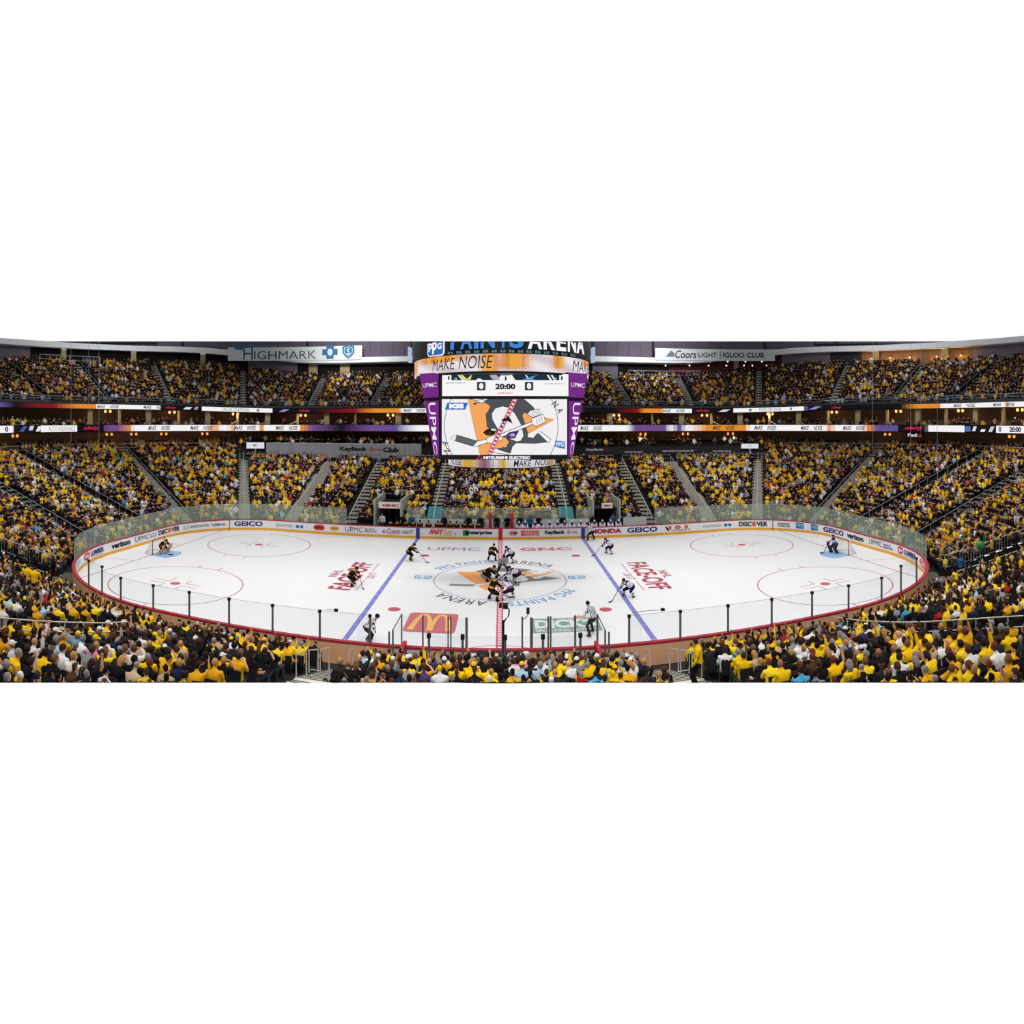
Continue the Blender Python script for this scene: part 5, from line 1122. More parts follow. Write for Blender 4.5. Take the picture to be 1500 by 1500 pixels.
sit_rows(1, lambda r: 17.3, lambda r, s: 5.7, AISLES, 1.0, S1 + 2, fill=0.16, step=0.8, kind='rail')
cand = sorted([q for q in seats if q[4] == 'low' and 6 < pix(q[0], q[1], q[2] + 1.1)[0] < 1494 and pix(q[0], q[1], q[2] + 1.0)[1] < 990 and q[1] < -8], key=lambda q: dist(q[0], q[1]))
NEAR300 = cand[:300]; chosen = set(id(q) for q in NEAR300)

# ---- the crowd as one object
cv, cfl, cft, cc = [], [], [], []; nv = 0
def add_person(tp, x, y, z, rz, sc, cols):
    global nv
    V, Fc, cl = tp; c, s_ = math.cos(rz), math.sin(rz); W = np.empty_like(V); W[:, 0] = x + sc * (V[:, 0] * c - V[:, 1] * s_); W[:, 1] = y + sc * (V[:, 0] * s_ + V[:, 1] * c); W[:, 2] = z + sc * V[:, 2]
    fs, cs = Fc, cl
    if z < seen_low(x, y) + 0.1: low = CZ - BOTK * np.hypot(W[:, 0] - CX, W[:, 1] - CY); keep = [i for i, f in enumerate(Fc) if (W[list(f), 2] > low[list(f)]).all()]; fs = [Fc[i] for i in keep]; cs = cl[keep]
    for f in fs: cfl.extend(nv + i for i in f); cft.append(len(f))
    cc.append(np.array(cols)[cs]); cv.append(W); nv += len(V)
UPW = SH_W * np.array([.45, .45, .6, 1.35, 1.3, .8, .9, .6, 1.2, .5, .6, 1.2, .8, .5, .8, .5]); UPW = UPW / UPW.sum()
def shirt_index(kind): return rng.choice(len(SHIRTS), p=SH_W if kind == 'low' else UPW)
for q in seats:
    if id(q) in chosen: continue
    x, y, z, rz, kind, r, s = q; R = dist(x, y)
    i = shirt_index(kind); sh = np.array(SH_L[i]) * rng.uniform(.85, 1.1); cols = [SKINS[rng.integers(len(SKINS))], HA_L[rng.integers(len(HA_L))] if rng.random() > .2 else SH_L[rng.choice([0, 3, 3, 5, 4])], tuple(sh), PANTS[rng.integers(len(PANTS))]]
    if R < 42 and y < -2: tp = MID[rng.integers(len(MID))]
    else: tp = FAR[rng.choice(4, p=[.4, .3, .22, .08])]
    add_person(tp, x, y, z, rz, rng.uniform(.93, 1.06), cols)
V = np.concatenate(cv); Cc = np.concatenate(cc); me = bpy.data.meshes.new('crowd')
me.vertices.add(len(V)); me.vertices.foreach_set('co', V.astype(np.float32).ravel())
L = np.array(cfl, np.int32); T = np.array(cft, np.int32); me.loops.add(len(L)); me.loops.foreach_set('vertex_index', L)
me.polygons.add(len(T)); me.polygons.foreach_set('loop_start', np.concatenate([[0], np.cumsum(T)[:-1]]).astype(np.int32))
me.update(calc_edges=True)
ca = me.attributes.new('Col', 'FLOAT_COLOR', 'FACE'); ca.data.foreach_set('color', np.concatenate([Cc, np.ones((len(Cc), 1))], 1).astype(np.float32).ravel())
me.materials.append(M_crowd); crowd = bpy.data.objects.new('crowd', me); COL.objects.link(crowd)
tag(crowd, 'packed crowd of spectators in yellow and black filling the stands', 'crowd', kind='stuff')
print('CROWD', len(seats), len(V), len(T))

# ---- dark folding seats: one per spectator near by, the rest as one mass
M_seat = mat('seat_black', '17171a', rough=0.6, spec=0.3, var=0.1)
def seat_mesh():
    m = MB(); m.box((0, 0.02, .42), (.46, .42, .06)); bk = Matrix.Rotation(-.12, 3, 'X'); m.box((0, -.24, .68), (.46, .05, .46), M=bk)
    for e in (-1, 1): m.box((e * .24, -.05, .52), (.03, .34, .04)); m.box((e * .24, -.12, .24), (.035, .10, .48))
    return m.mesh('arena_seat', M_seat)
SEATME = seat_mesh(); SV = np.array([v.co for v in SEATME.vertices]); SF = [tuple(p.vertices) for p in SEATME.polygons]
sv, sf = [], []
for q in seats:
    if id(q) in chosen or q[4] not in ('low', 'up'): continue
    b = base(q[6]); rz = math.atan2(b[2], -b[3]); c, s_ = math.cos(rz), math.sin(rz)
    if seen_low(q[0], q[1]) > q[2] + .1: continue
    o = len(sv) * len(SV); W = np.stack([q[0] + SV[:, 0] * c - SV[:, 1] * s_, q[1] + SV[:, 0] * s_ + SV[:, 1] * c, q[2] + SV[:, 2]], 1); sv.append(W)
    sf += [tuple(o + i for i in f) for f in SF[:12]]
me = bpy.data.meshes.new('seats'); me.from_pydata(np.concatenate(sv).tolist(), [], sf); me.materials.append(M_seat); o = bpy.data.objects.new('arena_seats', me); COL.objects.link(o)
tag(o, 'rows of black folding seats under the crowd', 'seats', kind='stuff')

# ---- the nearest three hundred, each a person of their own
def cut_below(me, x, y, z, rz, sc):       # only what the photograph shows of the lowest rows is modelled
    ux, uy = (x - CX) / dist(x, y), (y - CY) / dist(x, y); c, s_ = math.cos(-rz), math.sin(-rz)
    zc = (seen_low(x, y) - z) / sc; no = (-BOTK * (ux * c - uy * s_), -BOTK * (ux * s_ + uy * c), -1)
    bm = bmesh.new(); bm.from_mesh(me); bmesh.ops.bisect_plane(bm, geom=bm.verts[:] + bm.edges[:] + bm.faces[:], plane_co=(0, 0, zc), plane_no=no, clear_outer=True)
    if not bm.faces: bm.free(); return None
    m2 = bpy.data.meshes.new(me.name); bm.to_mesh(m2); bm.free()
    for mt in me.materials: m2.materials.append(mt)
    return m2
def link(name, me, parent=None, col=None):
    o = bpy.data.objects.new(name, me); COL.objects.link(o)
    if parent is not None: o.parent = parent
    if col is not None: o.color = tuple(col) + (1,)
    return o
aisle_x = NEAR_AISLES[0]
def seat_label(q):
    a = abs(q[6]); side = 'left' if q[6] < 0 else 'right'
    inner = a > aisle_x
    same = sorted([p for p in seats if p[4] == 'low' and p[5] == q[5] and (p[6] < 0) == (q[6] < 0) and ((abs(p[6]) > aisle_x) == inner)], key=lambda p: abs(abs(p[6]) - aisle_x))
    k = [i for i, p in enumerate(same) if p is q][0] + 1
    away = side if not inner else ('right' if side == 'left' else 'left')
    return f'{nth(q[5] + 1)} row above boards, {nth(k)} {away} of {side} stairs'
NUMBERS = {}
for q in NEAR300:
    x, y, z, rz, kind, r, s = q; px, py = pix(x, y, z + 1.0)
    i = shirt_index(kind); hn = rng.integers(len(HAIRS)); fgm = NEARFIG[rng.integers(len(NEARFIG))]; style = rng.choice(['hair', 'hair', 'longhair', 'cap', 'bald'], p=[.34, .30, .12, .18, .06])
    zc = seen_low(x, y) - z; cut = zc > -0.25; sc = rng.uniform(.95, 1.05)
    def mk_(me): return cut_below(me, x, y, z, rz, sc) if cut else me
    bm_ = mk_(fgm['body'])
    if bm_ is None: continue
    p = link('person', bm_, None, SKINS[rng.integers(len(SKINS))]); p.location = (x, y, z); p.rotation_euler = (0, 0, rz); p.scale = (sc,) * 3
    capc = rng.integers(3); sty = {'hair': HAIRS[hn][0].replace('light ', '') + ' hair', 'longhair': 'long ' + HAIRS[hn][0].split()[-1] + ' hair', 'cap': ('black', 'yellow', 'white')[capc] + ' cap', 'bald': 'bald head'}[style]
    tag(p, f'person in {SHIRTS[i][0].split()[-1]} top, {sty.replace("dark brown", "brown")}, ' + seat_label(q), 'person', 'spectators in the near stand')
    me = mk_(fgm['long' if rng.random() < .45 else 'short'])
    if me: link('shirt', me, p, np.array(SH_L[i]) * rng.uniform(.9, 1.08))
    me = mk_(fgm['trousers'])
    if me: link('trousers', me, p, PANTS[rng.integers(len(PANTS))])
    if style in ('hair', 'longhair'): me = mk_(fgm[style]); me and link('hair', me, p, HA_L[hn])
    elif style == 'cap': me = mk_(fgm['hair']); me and link('hair', me, p, HA_L[hn]); me = mk_(fgm['cap']); me and link('cap', me, p, (lin('1a1a1c'), lin('f0c018'), lin('e4e2e0'))[capc])
    b = base(s); sz = math.atan2(b[2], -b[3]); me = cut_below(SEATME, x, y, z, sz, 1.0) if cut else SEATME
    if me: o = link('arena_seat', me); o.location = (x, y, z); o.rotation_euler = (0, 0, math.atan2(b[2], -b[3])); tag(o, 'black folding arena seat under a seated spectator of the near stand', 'seat', 'black folding seats of the near stand')
# ================================================================== SKATERS, OFFICIALS, BENCHES
def stripemat():
    m, nt, b = newmat('official_stripes'); tc = nt.nodes.new('ShaderNodeTexCoord'); w = nt.nodes.new('ShaderNodeTexWave'); w.wave_type = 'BANDS'; w.bands_direction = 'X'; w.inputs['Scale'].default_value = 4.2; w.inputs['Distortion'].default_value = 0
    r = nt.nodes.new('ShaderNodeValToRGB'); r.color_ramp.interpolation = 'CONSTANT'; r.color_ramp.elements[0].color = lin('16161a') + (1,); r.color_ramp.elements[1].position = .5; r.color_ramp.elements[1].color = lin('e6e6ea') + (1,)
    nt.links.new(tc.outputs['Object'], w.inputs['Vector']); nt.links.new(w.outputs['Fac'], r.inputs[0]); nt.links.new(r.outputs[0], b.inputs['Base Color']); b.inputs['Roughness'].default_value = .8; return m
M_stripe = stripemat(); M_blade = mat('steel_blade', 'b8bcc2', rough=.3, metal=.8, var=0)
def skater(lean=.6, crouch=.25, wide=.30, hands=((.12, .55, .92), (-.12, .62, .62)), yaw=0, step=0.0, stand=False):
    hz = .93 - crouch; sl, cl = math.sin(lean), math.cos(lean); y0 = -.10 - crouch * .35
    def up(h, y=0): return (0, y0 + y + h * sl, hz + h * cl)
    J = dict(pel=up(0), spi=up(.22), che=up(.44), nek=up(.60, .02), hed=(0, up(.60)[1] + .10 + .05 * sl, up(.60)[2] + .14))
    c = J['che']
    for s_, e, h in (('L', -1, hands[0]), ('R', 1, hands[1])):
        sh = (e * .20, c[1] + .05 * sl, c[2] + .06 * cl); J['sh' + s_] = sh; ha = V3(h); mid = (V3(sh) + ha) / 2; L = np.linalg.norm(ha - V3(sh)); b = math.sqrt(max(0.003, .31 ** 2 - (L / 2) ** 2))
        J['el' + s_] = tuple(mid + V3((e * b * .75, -b * .35, -b * .3))); el = V3(J['el' + s_]); J['wr' + s_] = tuple(el + (ha - el) * .82); J['ha' + s_] = tuple(ha)
        J['hip' + s_] = (e * .11, y0 + .02, hz - .03); f = step * e
        J['an' + s_] = (e * wide, -.02 + f, .13); J['to' + s_] = (e * (wide + .03), .17 + f, .08); J['kn' + s_] = (e * (wide * .6 + .07), y0 * .4 + .20 + f * .6 + crouch * .25, (hz + .13) * .5 + .01)
    return J
def dress(J, cols, kind, voxel=.03, g=1.25, yaw=0.0, pitch=0.0, number=None):
    """returns list of (part name, mesh, colour)"""
    fg = figure(J, voxel, g, yaw, pitch); tg, t = fg['tag'], fg['t']; out = [('body', bodymesh(fg, 'skater_body', False), cols['skin'])]
    tor = sel(fg, 'torso', 'uarm', 'farm'); out.append(('jersey', shell(fg, tor | (sel(fg, 'hips') & (t > .55)), .022, 'jersey', M_stripe if kind == 'official' else M_cloth), cols['jersey']))
    out.append(('trousers', shell(fg, sel(fg, 'hips', 'thigh') if kind != 'official' else sel(fg, 'hips', 'thigh', 'calf'), .02, 'pants', M_cloth), cols['pants']))
    if kind != 'official':
        for e in (-1, 1):
            sd = fg['side'] == e
            out.append(('sock', shell(fg, sel(fg, 'calf') & sd, .018, 'sock', M_cloth), cols['socks'])); out.append(('sock_stripe', shell(fg, sel(fg, 'calf') & sd & (t > .35) & (t < .55), .024, 'sock_stripe', M_cloth), cols['trim']))
            out.append(('sleeve_stripe', shell(fg, sel(fg, 'farm') & sd & (t > .25) & (t < .5), .028, 'sleeve_stripe', M_cloth), cols['trim']))
            out.append(('glove', shell(fg, (sel(fg, 'hand') | (sel(fg, 'farm') & (t > .8))) & sd, .032, 'glove', M_cloth), cols['glove']))
        out.append(('jersey_hem', shell(fg, sel(fg, 'torso') & (t < .12), .028, 'hem', M_cloth), cols['trim']))
        out.append(('shoulder_yoke', shell(fg, sel(fg, 'torso') & (t > .88), .028, 'yoke', M_cloth), cols['yoke']))
    def visor(b): 
        R, h = fg['R'], Vector(J['hed']); b.add([tuple(h + R @ Vector((math.sin(a) * .10, math.cos(a) * .125, z))) for z in (.05, -.01) for a in np.linspace(-1, 1, 6)], [(i, i + 1, 7 + i, 6 + i) for i in range(5)])
    h = fg['hl']; out.append(('helmet', shell(fg, sel(fg, 'head') & (h[:, 2] > -.02 + np.maximum(0, h[:, 1]) * .8), .028, 'helmet', M_cloth, visor), cols['helmet']))
    for s_, e in (('L', -1), ('R', 1)):
        out.append(('skate', shell(fg, sel(fg, 'foot') & (fg['side'] == e), .02, 'skate_boot', M_cloth), cols['skate']))
        a, to = V3(J['an' + s_]), V3(J['to' + s_]); d = to - a; c = (a + to) / 2; b = MB(); b.box((c[0], c[1], .03), (.30, .012, .06), rz=math.atan2(d[1], d[0])); out.append(('skate_blade', b.mesh('blade', M_blade), None))
    if number:
        c, s1 = V3(J['che']), V3(J['spi']); ax = (c - s1) / np.linalg.norm(c - s1); nrm = np.cross((1, 0, 0), ax); nrm = nrm if nrm[1] < 0 or nrm[2] > 0 else -nrm; b = MB()
        put_text(b, number[0], lambda u, v, w: tuple(c - ax * .05 + V3((1, 0, 0)) * u + ax * v + nrm * .20), -.15, .15, -.14, .14, bold=.04); out.append(('jersey_number', b.mesh('number', mat('number_' + number[0], number[1], var=0)), None))
    return out
def place_person(parts, x, y, z, ang_, label, group=None, sc=1.0):
    root = link('person', parts[0][1], None, parts[0][2]); root.location = (x, y, z); root.rotation_euler = (0, 0, ang_); root.scale = (sc,) * 3
    for nm, me, col in parts[1:]:
        if me: link(nm, me, root, col)
    tag(root, label, 'person', group); return root
K_ = lin
HOME = dict(skin=K_('d8a582'), jersey=K_('191718'), pants=K_('161416'), socks=K_('1a1818'), trim=K_('c98e30'), yoke=K_('b58434'), glove=K_('201c18'), helmet=K_('141214'), skate=K_('121212'))
AWAY = dict(skin=K_('d8a582'), jersey=K_('d9d6ec'), pants=K_('1c1a30'), socks=K_('dcdae8'), trim=K_('7a3c58'), yoke=K_('2c2a66'), glove=K_('1d1c34'), helmet=K_('26243a'), skate=K_('121212'))
OFF = dict(skin=K_('d8a582'), jersey=K_('e6e6ea'), pants=K_('131316'), helmet=K_('141416'), skate=K_('121214'))
M_stick = mat('stick_black', '1e1c1c', rough=.5); M_tape = mat('stick_blade_tape', '2a2624', rough=.8)
def stick(h1, h2, blade, ang_, x, y, label, goalie=False):
    h1, h2, b = V3(h1), V3(h2), V3(blade); d = (b - h1) / np.linalg.norm(b - h1); e = empty('hockey_stick', (x, y, 0), ang_); tag(e, label, 'hockey stick', 'hockey sticks')
    m = MB(); m.tube([tuple(h1 - d * .12), tuple(b)], .021 if not goalie else .03, 6); m.obj('shaft', M_stick, parent=e)
    k = V3((d[0], d[1], 0)); k /= max(1e-6, np.linalg.norm(k)); m = MB(); m.tube([tuple(b + V3((0, 0, .03))), tuple(b + k * .16 + V3((0, 0, .03))), tuple(b + k * .32 + V3((0, 0, .045)))], [(.045, .014)] * 3, 6, side=(0, 0, 1)); m.obj('blade', M_tape, parent=e)
    if goalie: m = MB(); m.box(tuple(b - d * .3), (.05, .09, .55), M=Vector(d).to_track_quat('Z', 'Y').to_matrix()); m.obj('paddle', mat('paddle_pale', 'cfc8bc', rough=.6), parent=e)
def ang2(fx, fy): return math.atan2(-fx, fy)
def player(px, py, face, cols, label, J, hands, blade, stick_label, number=None, yaw=0, pitch=0, sc=1.0):
    x, y = at(px, py); a = ang2(*face); parts = dress(J, cols, 'p', yaw=yaw, pitch=pitch, number=number); place_person(parts, x, y, 0, a, label, 'skaters on the ice', sc)
    if stick_label: stick(hands[0], hands[1], blade, a, x, y, stick_label)
hA = ((-.10, .50, .92), (.16, .72, .66)); bA = (.40, 1.45, .02)
hB = ((.08, .48, .98), (-.14, .74, .68)); bB = (-.30, 1.50, .02)
hC = ((-.14, .62, .62), (.10, .86, .42)); bC = (.25, 1.35, .02)
player(601, 820.5, (1, -.15), HOME, 'black and gold skater bent forward beside the left blue line', skater(.75, .26, .26, hA, step=.10), hA, bA, 'black stick of the skater at the left blue line', pitch=-.2)
player(516, 857.5, (.9, -.3), HOME, 'black and gold skater crouching over the red ice lettering left of centre', skater(.8, .30, .28, hA, step=.12), hA, (.3, 1.0, .02), 'black stick of the skater on the red ice lettering', pitch=-.2)
player(720.5, 822, (.35, .95), HOME, 'black and gold skater at the far rim of the centre circle, left of red line', skater(1.0, .22, .32, ((-.25, .50, .55), (.25, .5, .55))), None, None, None, pitch=-.4)
player(714, 851, (1, -.1), HOME, 'black and gold centre bent low for the face-off, left of red line', skater(1.15, .34, .36, hC), hC, bC, 'black stick of the gold centre at the face-off', pitch=-.3)
player(722, 880, (.75, .6), HOME, 'black and gold skater at the near rim of the centre circle, left of red line', skater(.6, .18, .34, hA, step=.05), hA, (.2, 1.1, .02), 'stick of the near left skater by the red line')
player(748, 824, (-.8, -.5), AWAY, 'white and navy skater at the far rim of the centre circle, right of red line', skater(.85, .24, .30, hB, step=.1), hB, (-.2, 1.1, .02), 'stick of the far right skater by the red line', pitch=-.2)
player(756, 852, (-1, -.1), AWAY, 'white and navy centre bent low for the face-off, right of red line', skater(1.15, .34, .36, hC), hC, bC, 'black stick of the white centre at the face-off', pitch=-.3)
player(746, 878, (-.55, .8), AWAY, 'white and navy skater wearing number 71 at the near rim of the circle', skater(.85, .26, .40, hB), hB, (-.2, 1.1, .02), 'stick of the white skater numbered 71', number=('71', '26245c'))
player(893, 811, (-.95, -.2), AWAY, 'white and navy skater upright near the far right blue line', skater(.8, .26, .30, hB, step=.12), hB, bB, 'thin stick of the far right skater touching the blue line', pitch=-.2)
player(922, 874, (-.9, -.35), AWAY, 'white and navy skater crouching on the near part of right blue line', skater(1.0, .30, .34, hB, step=.15), hB, bB, 'long stick of the skater crouching on the right blue line', number=('3', '26245c'), pitch=-.2)
# goalies: extra pads, blocker, catcher
def goalie(px, py, face, cols, padcol, label, J, sc=1.0):
    x, y = at(px, py); a = ang2(*face); parts = dress(J, cols, 'p', g=1.5, pitch=-.2)
    for s_, e in (('L', -1), ('R', 1)):
        kn, an = V3(J['kn' + s_]), V3(J['an' + s_]); m = MB(); ax = Vector(kn - an).normalized(); Mx = ax.to_track_quat('Z', 'Y').to_matrix(); c = (kn * .55 + an * .45) + V3((0, .10, 0)); m.box(tuple(c), (.27, .14, .78), M=Mx); parts.append(('leg_pad', m.mesh('leg_pad', M_cloth), padcol))
        ha = V3(J['ha' + s_]); m = MB(); m.box(tuple(ha + V3((0, .06, 0))), (.22, .10, .34) if e > 0 else (.30, .14, .28)); parts.append(('blocker' if e > 0 else 'catching_glove', m.mesh('pad', M_cloth), padcol))
    place_person(parts, x, y, 0, a, label, 'goalkeepers', sc)
hG = ((-.42, .42, .68), (.40, .42, .62))
goalie(239, 810.5, (1, -.25), HOME, K_('c9a070'), 'goalkeeper in black and gold crouching in the left goal mouth', skater(.95, .30, .42, hG))
hG2 = ((-.40, .30, .82), (.38, .30, .78))
goalie(1222, 809.5, (-1, -.35), dict(AWAY, socks=K_('3a2838')), K_('4a3a4c'), 'goalkeeper in white and navy upright before the right goal', skater(.35, .22, .30, hG2))
gx, gy = at(239, 810.5); stick((.40, .5, .62), (.3, .6, .4), (.1, .85, .02), ang2(1, -.25), gx, gy, 'broad goalkeeper stick of the goalkeeper in gold', True)
gx, gy = at(1222, 809.5); stick((.38, .4, .78), (.4, .5, .4), (.55, .75, .02), ang2(-1, -.35), gx, gy, 'broad goalkeeper stick of the goalkeeper in navy', True)
# officials
def official(px, py, face, label, J, z=0, **k):
    x, y = at(px, py); place_person(dress(J, OFF, 'official', g=1.1, **k), x, y, z, ang2(*face), label, 'officials in striped shirts')
official(736, 841.5, (.3, -.95), 'referee bending over the dot to drop the puck at centre', skater(.75, .14, .42, ((-.05, .50, .70), (.28, .25, .70))), pitch=-.2)
official(866, 791.5, (-.3, .5), 'striped linesman leaning on the far boards by the right blue line', skater(.75, .12, .38, ((-.25, .45, .85), (.25, .45, .85))))
official(540, 942, (.95, .25), 'striped linesman crouching hands on knees beside the near left boards', skater(.85, .14, .20, ((-.22, .35, .60), (.22, .35, .60)), step=.06))
official(866, 930, (-.55, .8), 'striped linesman leaning by the near boards over the green ice panel', skater(.45, .04, .30, ((-.30, .30, .78), (.35, .15, .80)), step=.2))
# puck in the referee's reach
px_, py_ = at(733, 846); m = MB(); m.tube([(px_, py_, .004), (px_, py_, .03)], .05, 14); o = m.obj('puck', M_black); tag(o, 'black puck on the centre spot', 'puck')
# ---- goals
M_goal = mat('goal_red', '9a1c34', rough=.4); M_net = glassmat('goal_net', (1, 1, 1), .22, lin('dfe2e4'), 0.0)
for sg in (-1, 1):
    e = empty('goal', (sg * 27.13, 0, 0)); tag(e, f'red-framed goal with white netting at the {"left" if sg < 0 else "right"} end', 'goal')
    m = MB(); m.tube([(0, -.92, 0), (0, -.92, 1.2), (0, .92, 1.2), (0, .92, 0)], .045, 8); m.obj('goal_frame', M_goal, parent=e)
    m = MB(); m.tube([(0, -.92, .03)] + [(sg * (.55 + .55 * math.sin(a)), -.92 * math.cos(a), .03) for a in np.linspace(.4, PI - .4, 10)] + [(0, .92, .03)], .035, 6); m.obj('base_frame', mat('goal_base', 'd8d4d4', rough=.5), parent=e)
    m = MB(); n = 10; T = [(sg * .45 * math.sin(a), -.92 * math.cos(a), 1.18) for a in np.linspace(0, PI, n)]; B = [(sg * (1.10 * math.sin(a) ** .6), -.92 * math.cos(a), .03) for a in np.linspace(0, PI, n)]
    m.add(T + B, [(i, i + 1, n + i + 1, n + i) for i in range(n - 1)] + [tuple(range(n))]); m.obj('netting', M_net, parent=e)
    m = MB()
    for i in range(0, n - 1):
        for k in range(3): t0, t1 = k / 3, (k + 1) / 3; m.tube([tuple(V3(T[i]) * (1 - t) + V3(B[i]) * t) for t in (t0, t1)], .010, 3)
    for t in (.2, .4, .6, .8): m.tube([tuple(V3(T[i]) * (1 - t) + V3(B[i]) * t) for i in range(n)], .010, 3)
    m.obj('net_cords', mat('net_cord', 'e6e6e8', rough=.8), parent=e)

# ---- far benches
M_bwall = mat('bench_wall_white', 'c9d0cc', rough=.6, var=.06); M_teal = mat('stair_cover_teal', '3c7f8a', rough=.8, var=.2, scale=3); M_redpad = mat('red_pad', 'b81e34', rough=.5)
def flatwall(name, x0, x1, y, z0, z1, t, m, label=None, kind='structure', cat=None, parent=None):
    b = MB(); b.box(((x0 + x1) / 2, y + t / 2, (z0 + z1) / 2), (x1 - x0, t, z1 - z0)); o = b.obj(name, m, parent)
    if label: tag(o, label, cat, kind=kind)
    return o
flatwall('floor_bench', -14.6, 14.6, 13.8, .0, .16, 2.35, M_dark, 'raised dark bench floor along the far boards')
bw = flatwall('wall_bench', -9.3, 9.0, 16.15, .16, 1.42, .12, M_bwall, 'white wall behind the team benches')
flatwall('wall_bench_end', 12.2, 14.6, 16.15, .16, 1.42, .12, M_bwall, 'white wall section at the right end of the benches')
for i, x in enumerate((-8.6, -5.6, -3.6, -1.9, 2.2, 3.4, 5.8, 7.7)):
    b = MB(); b.box((x, 16.13, 1.02), (1.0, .03, .34)); b.obj('blue_notice', mat('notice_blue%d' % i, '8ec4cc', rough=.6), parent=bw)
for i, (x0, x1) in enumerate(((-9.3, -7.4), (-5.9, -3.0), (-3.0, 0), (0, 3.0), (3.0, 5.9), (7.4, 9.0))):
    b = MB(); b.box(((x0 + x1) / 2, 16.22, 2.0), (x1 - x0 - .05, .02, 1.15)); o = b.obj('rink_glass', G_far); tag(o, f'hazy glass pane standing on the white bench wall, {nth(i + 1)} from the left', 'rink glass', 'glass panes behind the benches')
for i, sg in enumerate((-1, 1)):
    b = MB(); vs = [(sg * 6.65 - 0.75, 16.5, .9), (sg * 6.65 + .75, 16.5, .9), (sg * 6.65 + .68, 18.4, 2.35), (sg * 6.65 - .68, 18.4, 2.35)]; b.add(vs + [(x, y, z - .15) for x, y, z in vs], [(0, 1, 2, 3), (7, 6, 5, 4), (0, 4, 5, 1), (1, 5, 6, 2), (2, 6, 7, 3), (3, 7, 4, 0)]); o = b.obj('stair_cover', M_teal); tag(o, f'teal sheet over the foot of the stairs left of the red pads' if sg < 0 else 'teal sheet over the foot of the stairs right of the red pads', 'sheet')
    b = MB(); b.tube([(sg * 6.65, 16.5, 1.1), (sg * 6.65, 18.4, 2.55)], .04, 6); b.obj('centre_rail', M_railw, parent=o)
for i, px in enumerate((718, 750)):
    x, y = at(px, 775, 0.9); y = 14.9; x = CX + (px - PX0) / F * dist(0, 14.9); b = MB(); b.box((x, y, 1.25), (.28, .9, 2.1)); o = b.obj('red_pad', M_redpad); tag(o, f'tall red padded divider between the benches, {("left","right")[i]} one', 'padded divider')
m = MB(); m.box((-6.9, 15.35, .42), (12.2, .35, .08)); o = m.obj('team_bench', M_black); tag(o, 'long black team bench behind the left half of the far boards', 'bench')
m = MB(); m.box((6.9, 15.35, .42), (12.2, .35, .08)); o = m.obj('team_bench', M_black); tag(o, 'long black team bench behind the right half of the far boards', 'bench')
BJ = seated(.18, 'knees', .04)
def benchparts(cols): 
    parts = dress({k: ((v[0], v[1], v[2] + .0)) for k, v in BJ.items()}, cols, 'p', voxel=.045, g=1.25); return [p for p in parts if p[0] in ('body', 'jersey', 'helmet', 'shoulder_yoke', 'jersey_hem', 'glove')]
BH, BA = benchparts(dict(HOME)), benchparts(dict(AWAY, helmet=K_('e6e4ea'), jersey=K_('e2e0ea')))
xs = [-10.6, -9.9, -9.1, -8.4, -7.7, -7.0, -6.3, -5.6, -4.9, -4.2, -3.5, -2.8, -2.1]
for i, x in enumerate(xs): place_person(BH, x + rng.normal(0, .08), 15.15, .16, PI + rng.normal(0, .3), f'bench player in black and gold, {nth(len(xs) - i)} left of the left red pad', 'black and gold bench players')
xs = [1.7, 2.45, 3.2, 3.95, 4.7, 5.45, 6.2, 6.95, 7.7, 8.45, 9.2, 9.95, 10.7, 11.4]
for i, x in enumerate(xs): place_person(BA, x + rng.normal(0, .08), 15.15, .16, PI + rng.normal(0, .3), f'bench player in white with white helmet, {nth(i + 1)} right of the right red pad', 'white-shirted bench players')
SJ = skater(.05, .02, .16, ((-.30, .12, .88), (.30, .12, .88)))
def suit(col, trou='17171c', hair='2b1c14', J=SJ):
    fg = figure(J, .035, 1.1); t = fg['t']; return [('body', bodymesh(fg, 'standing_body'), SKINS[rng.integers(4)]), ('jacket', shell(fg, sel(fg, 'torso', 'uarm', 'farm') | (sel(fg, 'hips') & (t > .3)), .02, 'jacket', M_cloth), K_(col)), ('trousers', shell(fg, sel(fg, 'thigh', 'calf') | (sel(fg, 'hips') & (t <= .3)), .014, 'trousers_standing', M_cloth), K_(trou)), ('hair', shell(fg, hair_sel(fg), .014, 'hair_standing', M_hair), K_(hair))]
DS = suit('1a1a20'); BS = suit('2f5f8c'); WS = suit('c8ccd8', '2a2a34')
for i, (px, st, lab) in enumerate(((588, DS, 'dark suit in front of the left tunnel'), (602, BS, 'blue jacket behind the left bench'), (650, DS, 'dark suit behind the left bench under the teal sheet'), (686, DS, 'dark suit behind the left bench, leftmost of a pair'), (704, DS, 'dark suit behind the left bench, rightmost of a pair'), (728, DS, 'dark clothes between the two red pads, left of centre line'), (743, DS, 'dark clothes between the two red pads, right of centre line'), (762, DS, 'dark suit just right of the right red pad'), (776, BS, 'blue jacket behind the right bench'), (789, DS, 'dark suit behind the right bench left of the teal sheet'), (825, DS, 'dark suit behind the right bench under the teal sheet'), (870, DS, 'dark suit at the right end of the right bench'), (900, BS, 'blue and white jacket beside the right tunnel'), (557, WS, 'pale jacket at the left tunnel rail'))):
    x = CX + (px - PX0) / F * dist(0, 15.7); place_person(st, x, 15.72, .16, PI + rng.normal(0, .4), 'standing person in ' + lab, 'staff standing behind the benches')
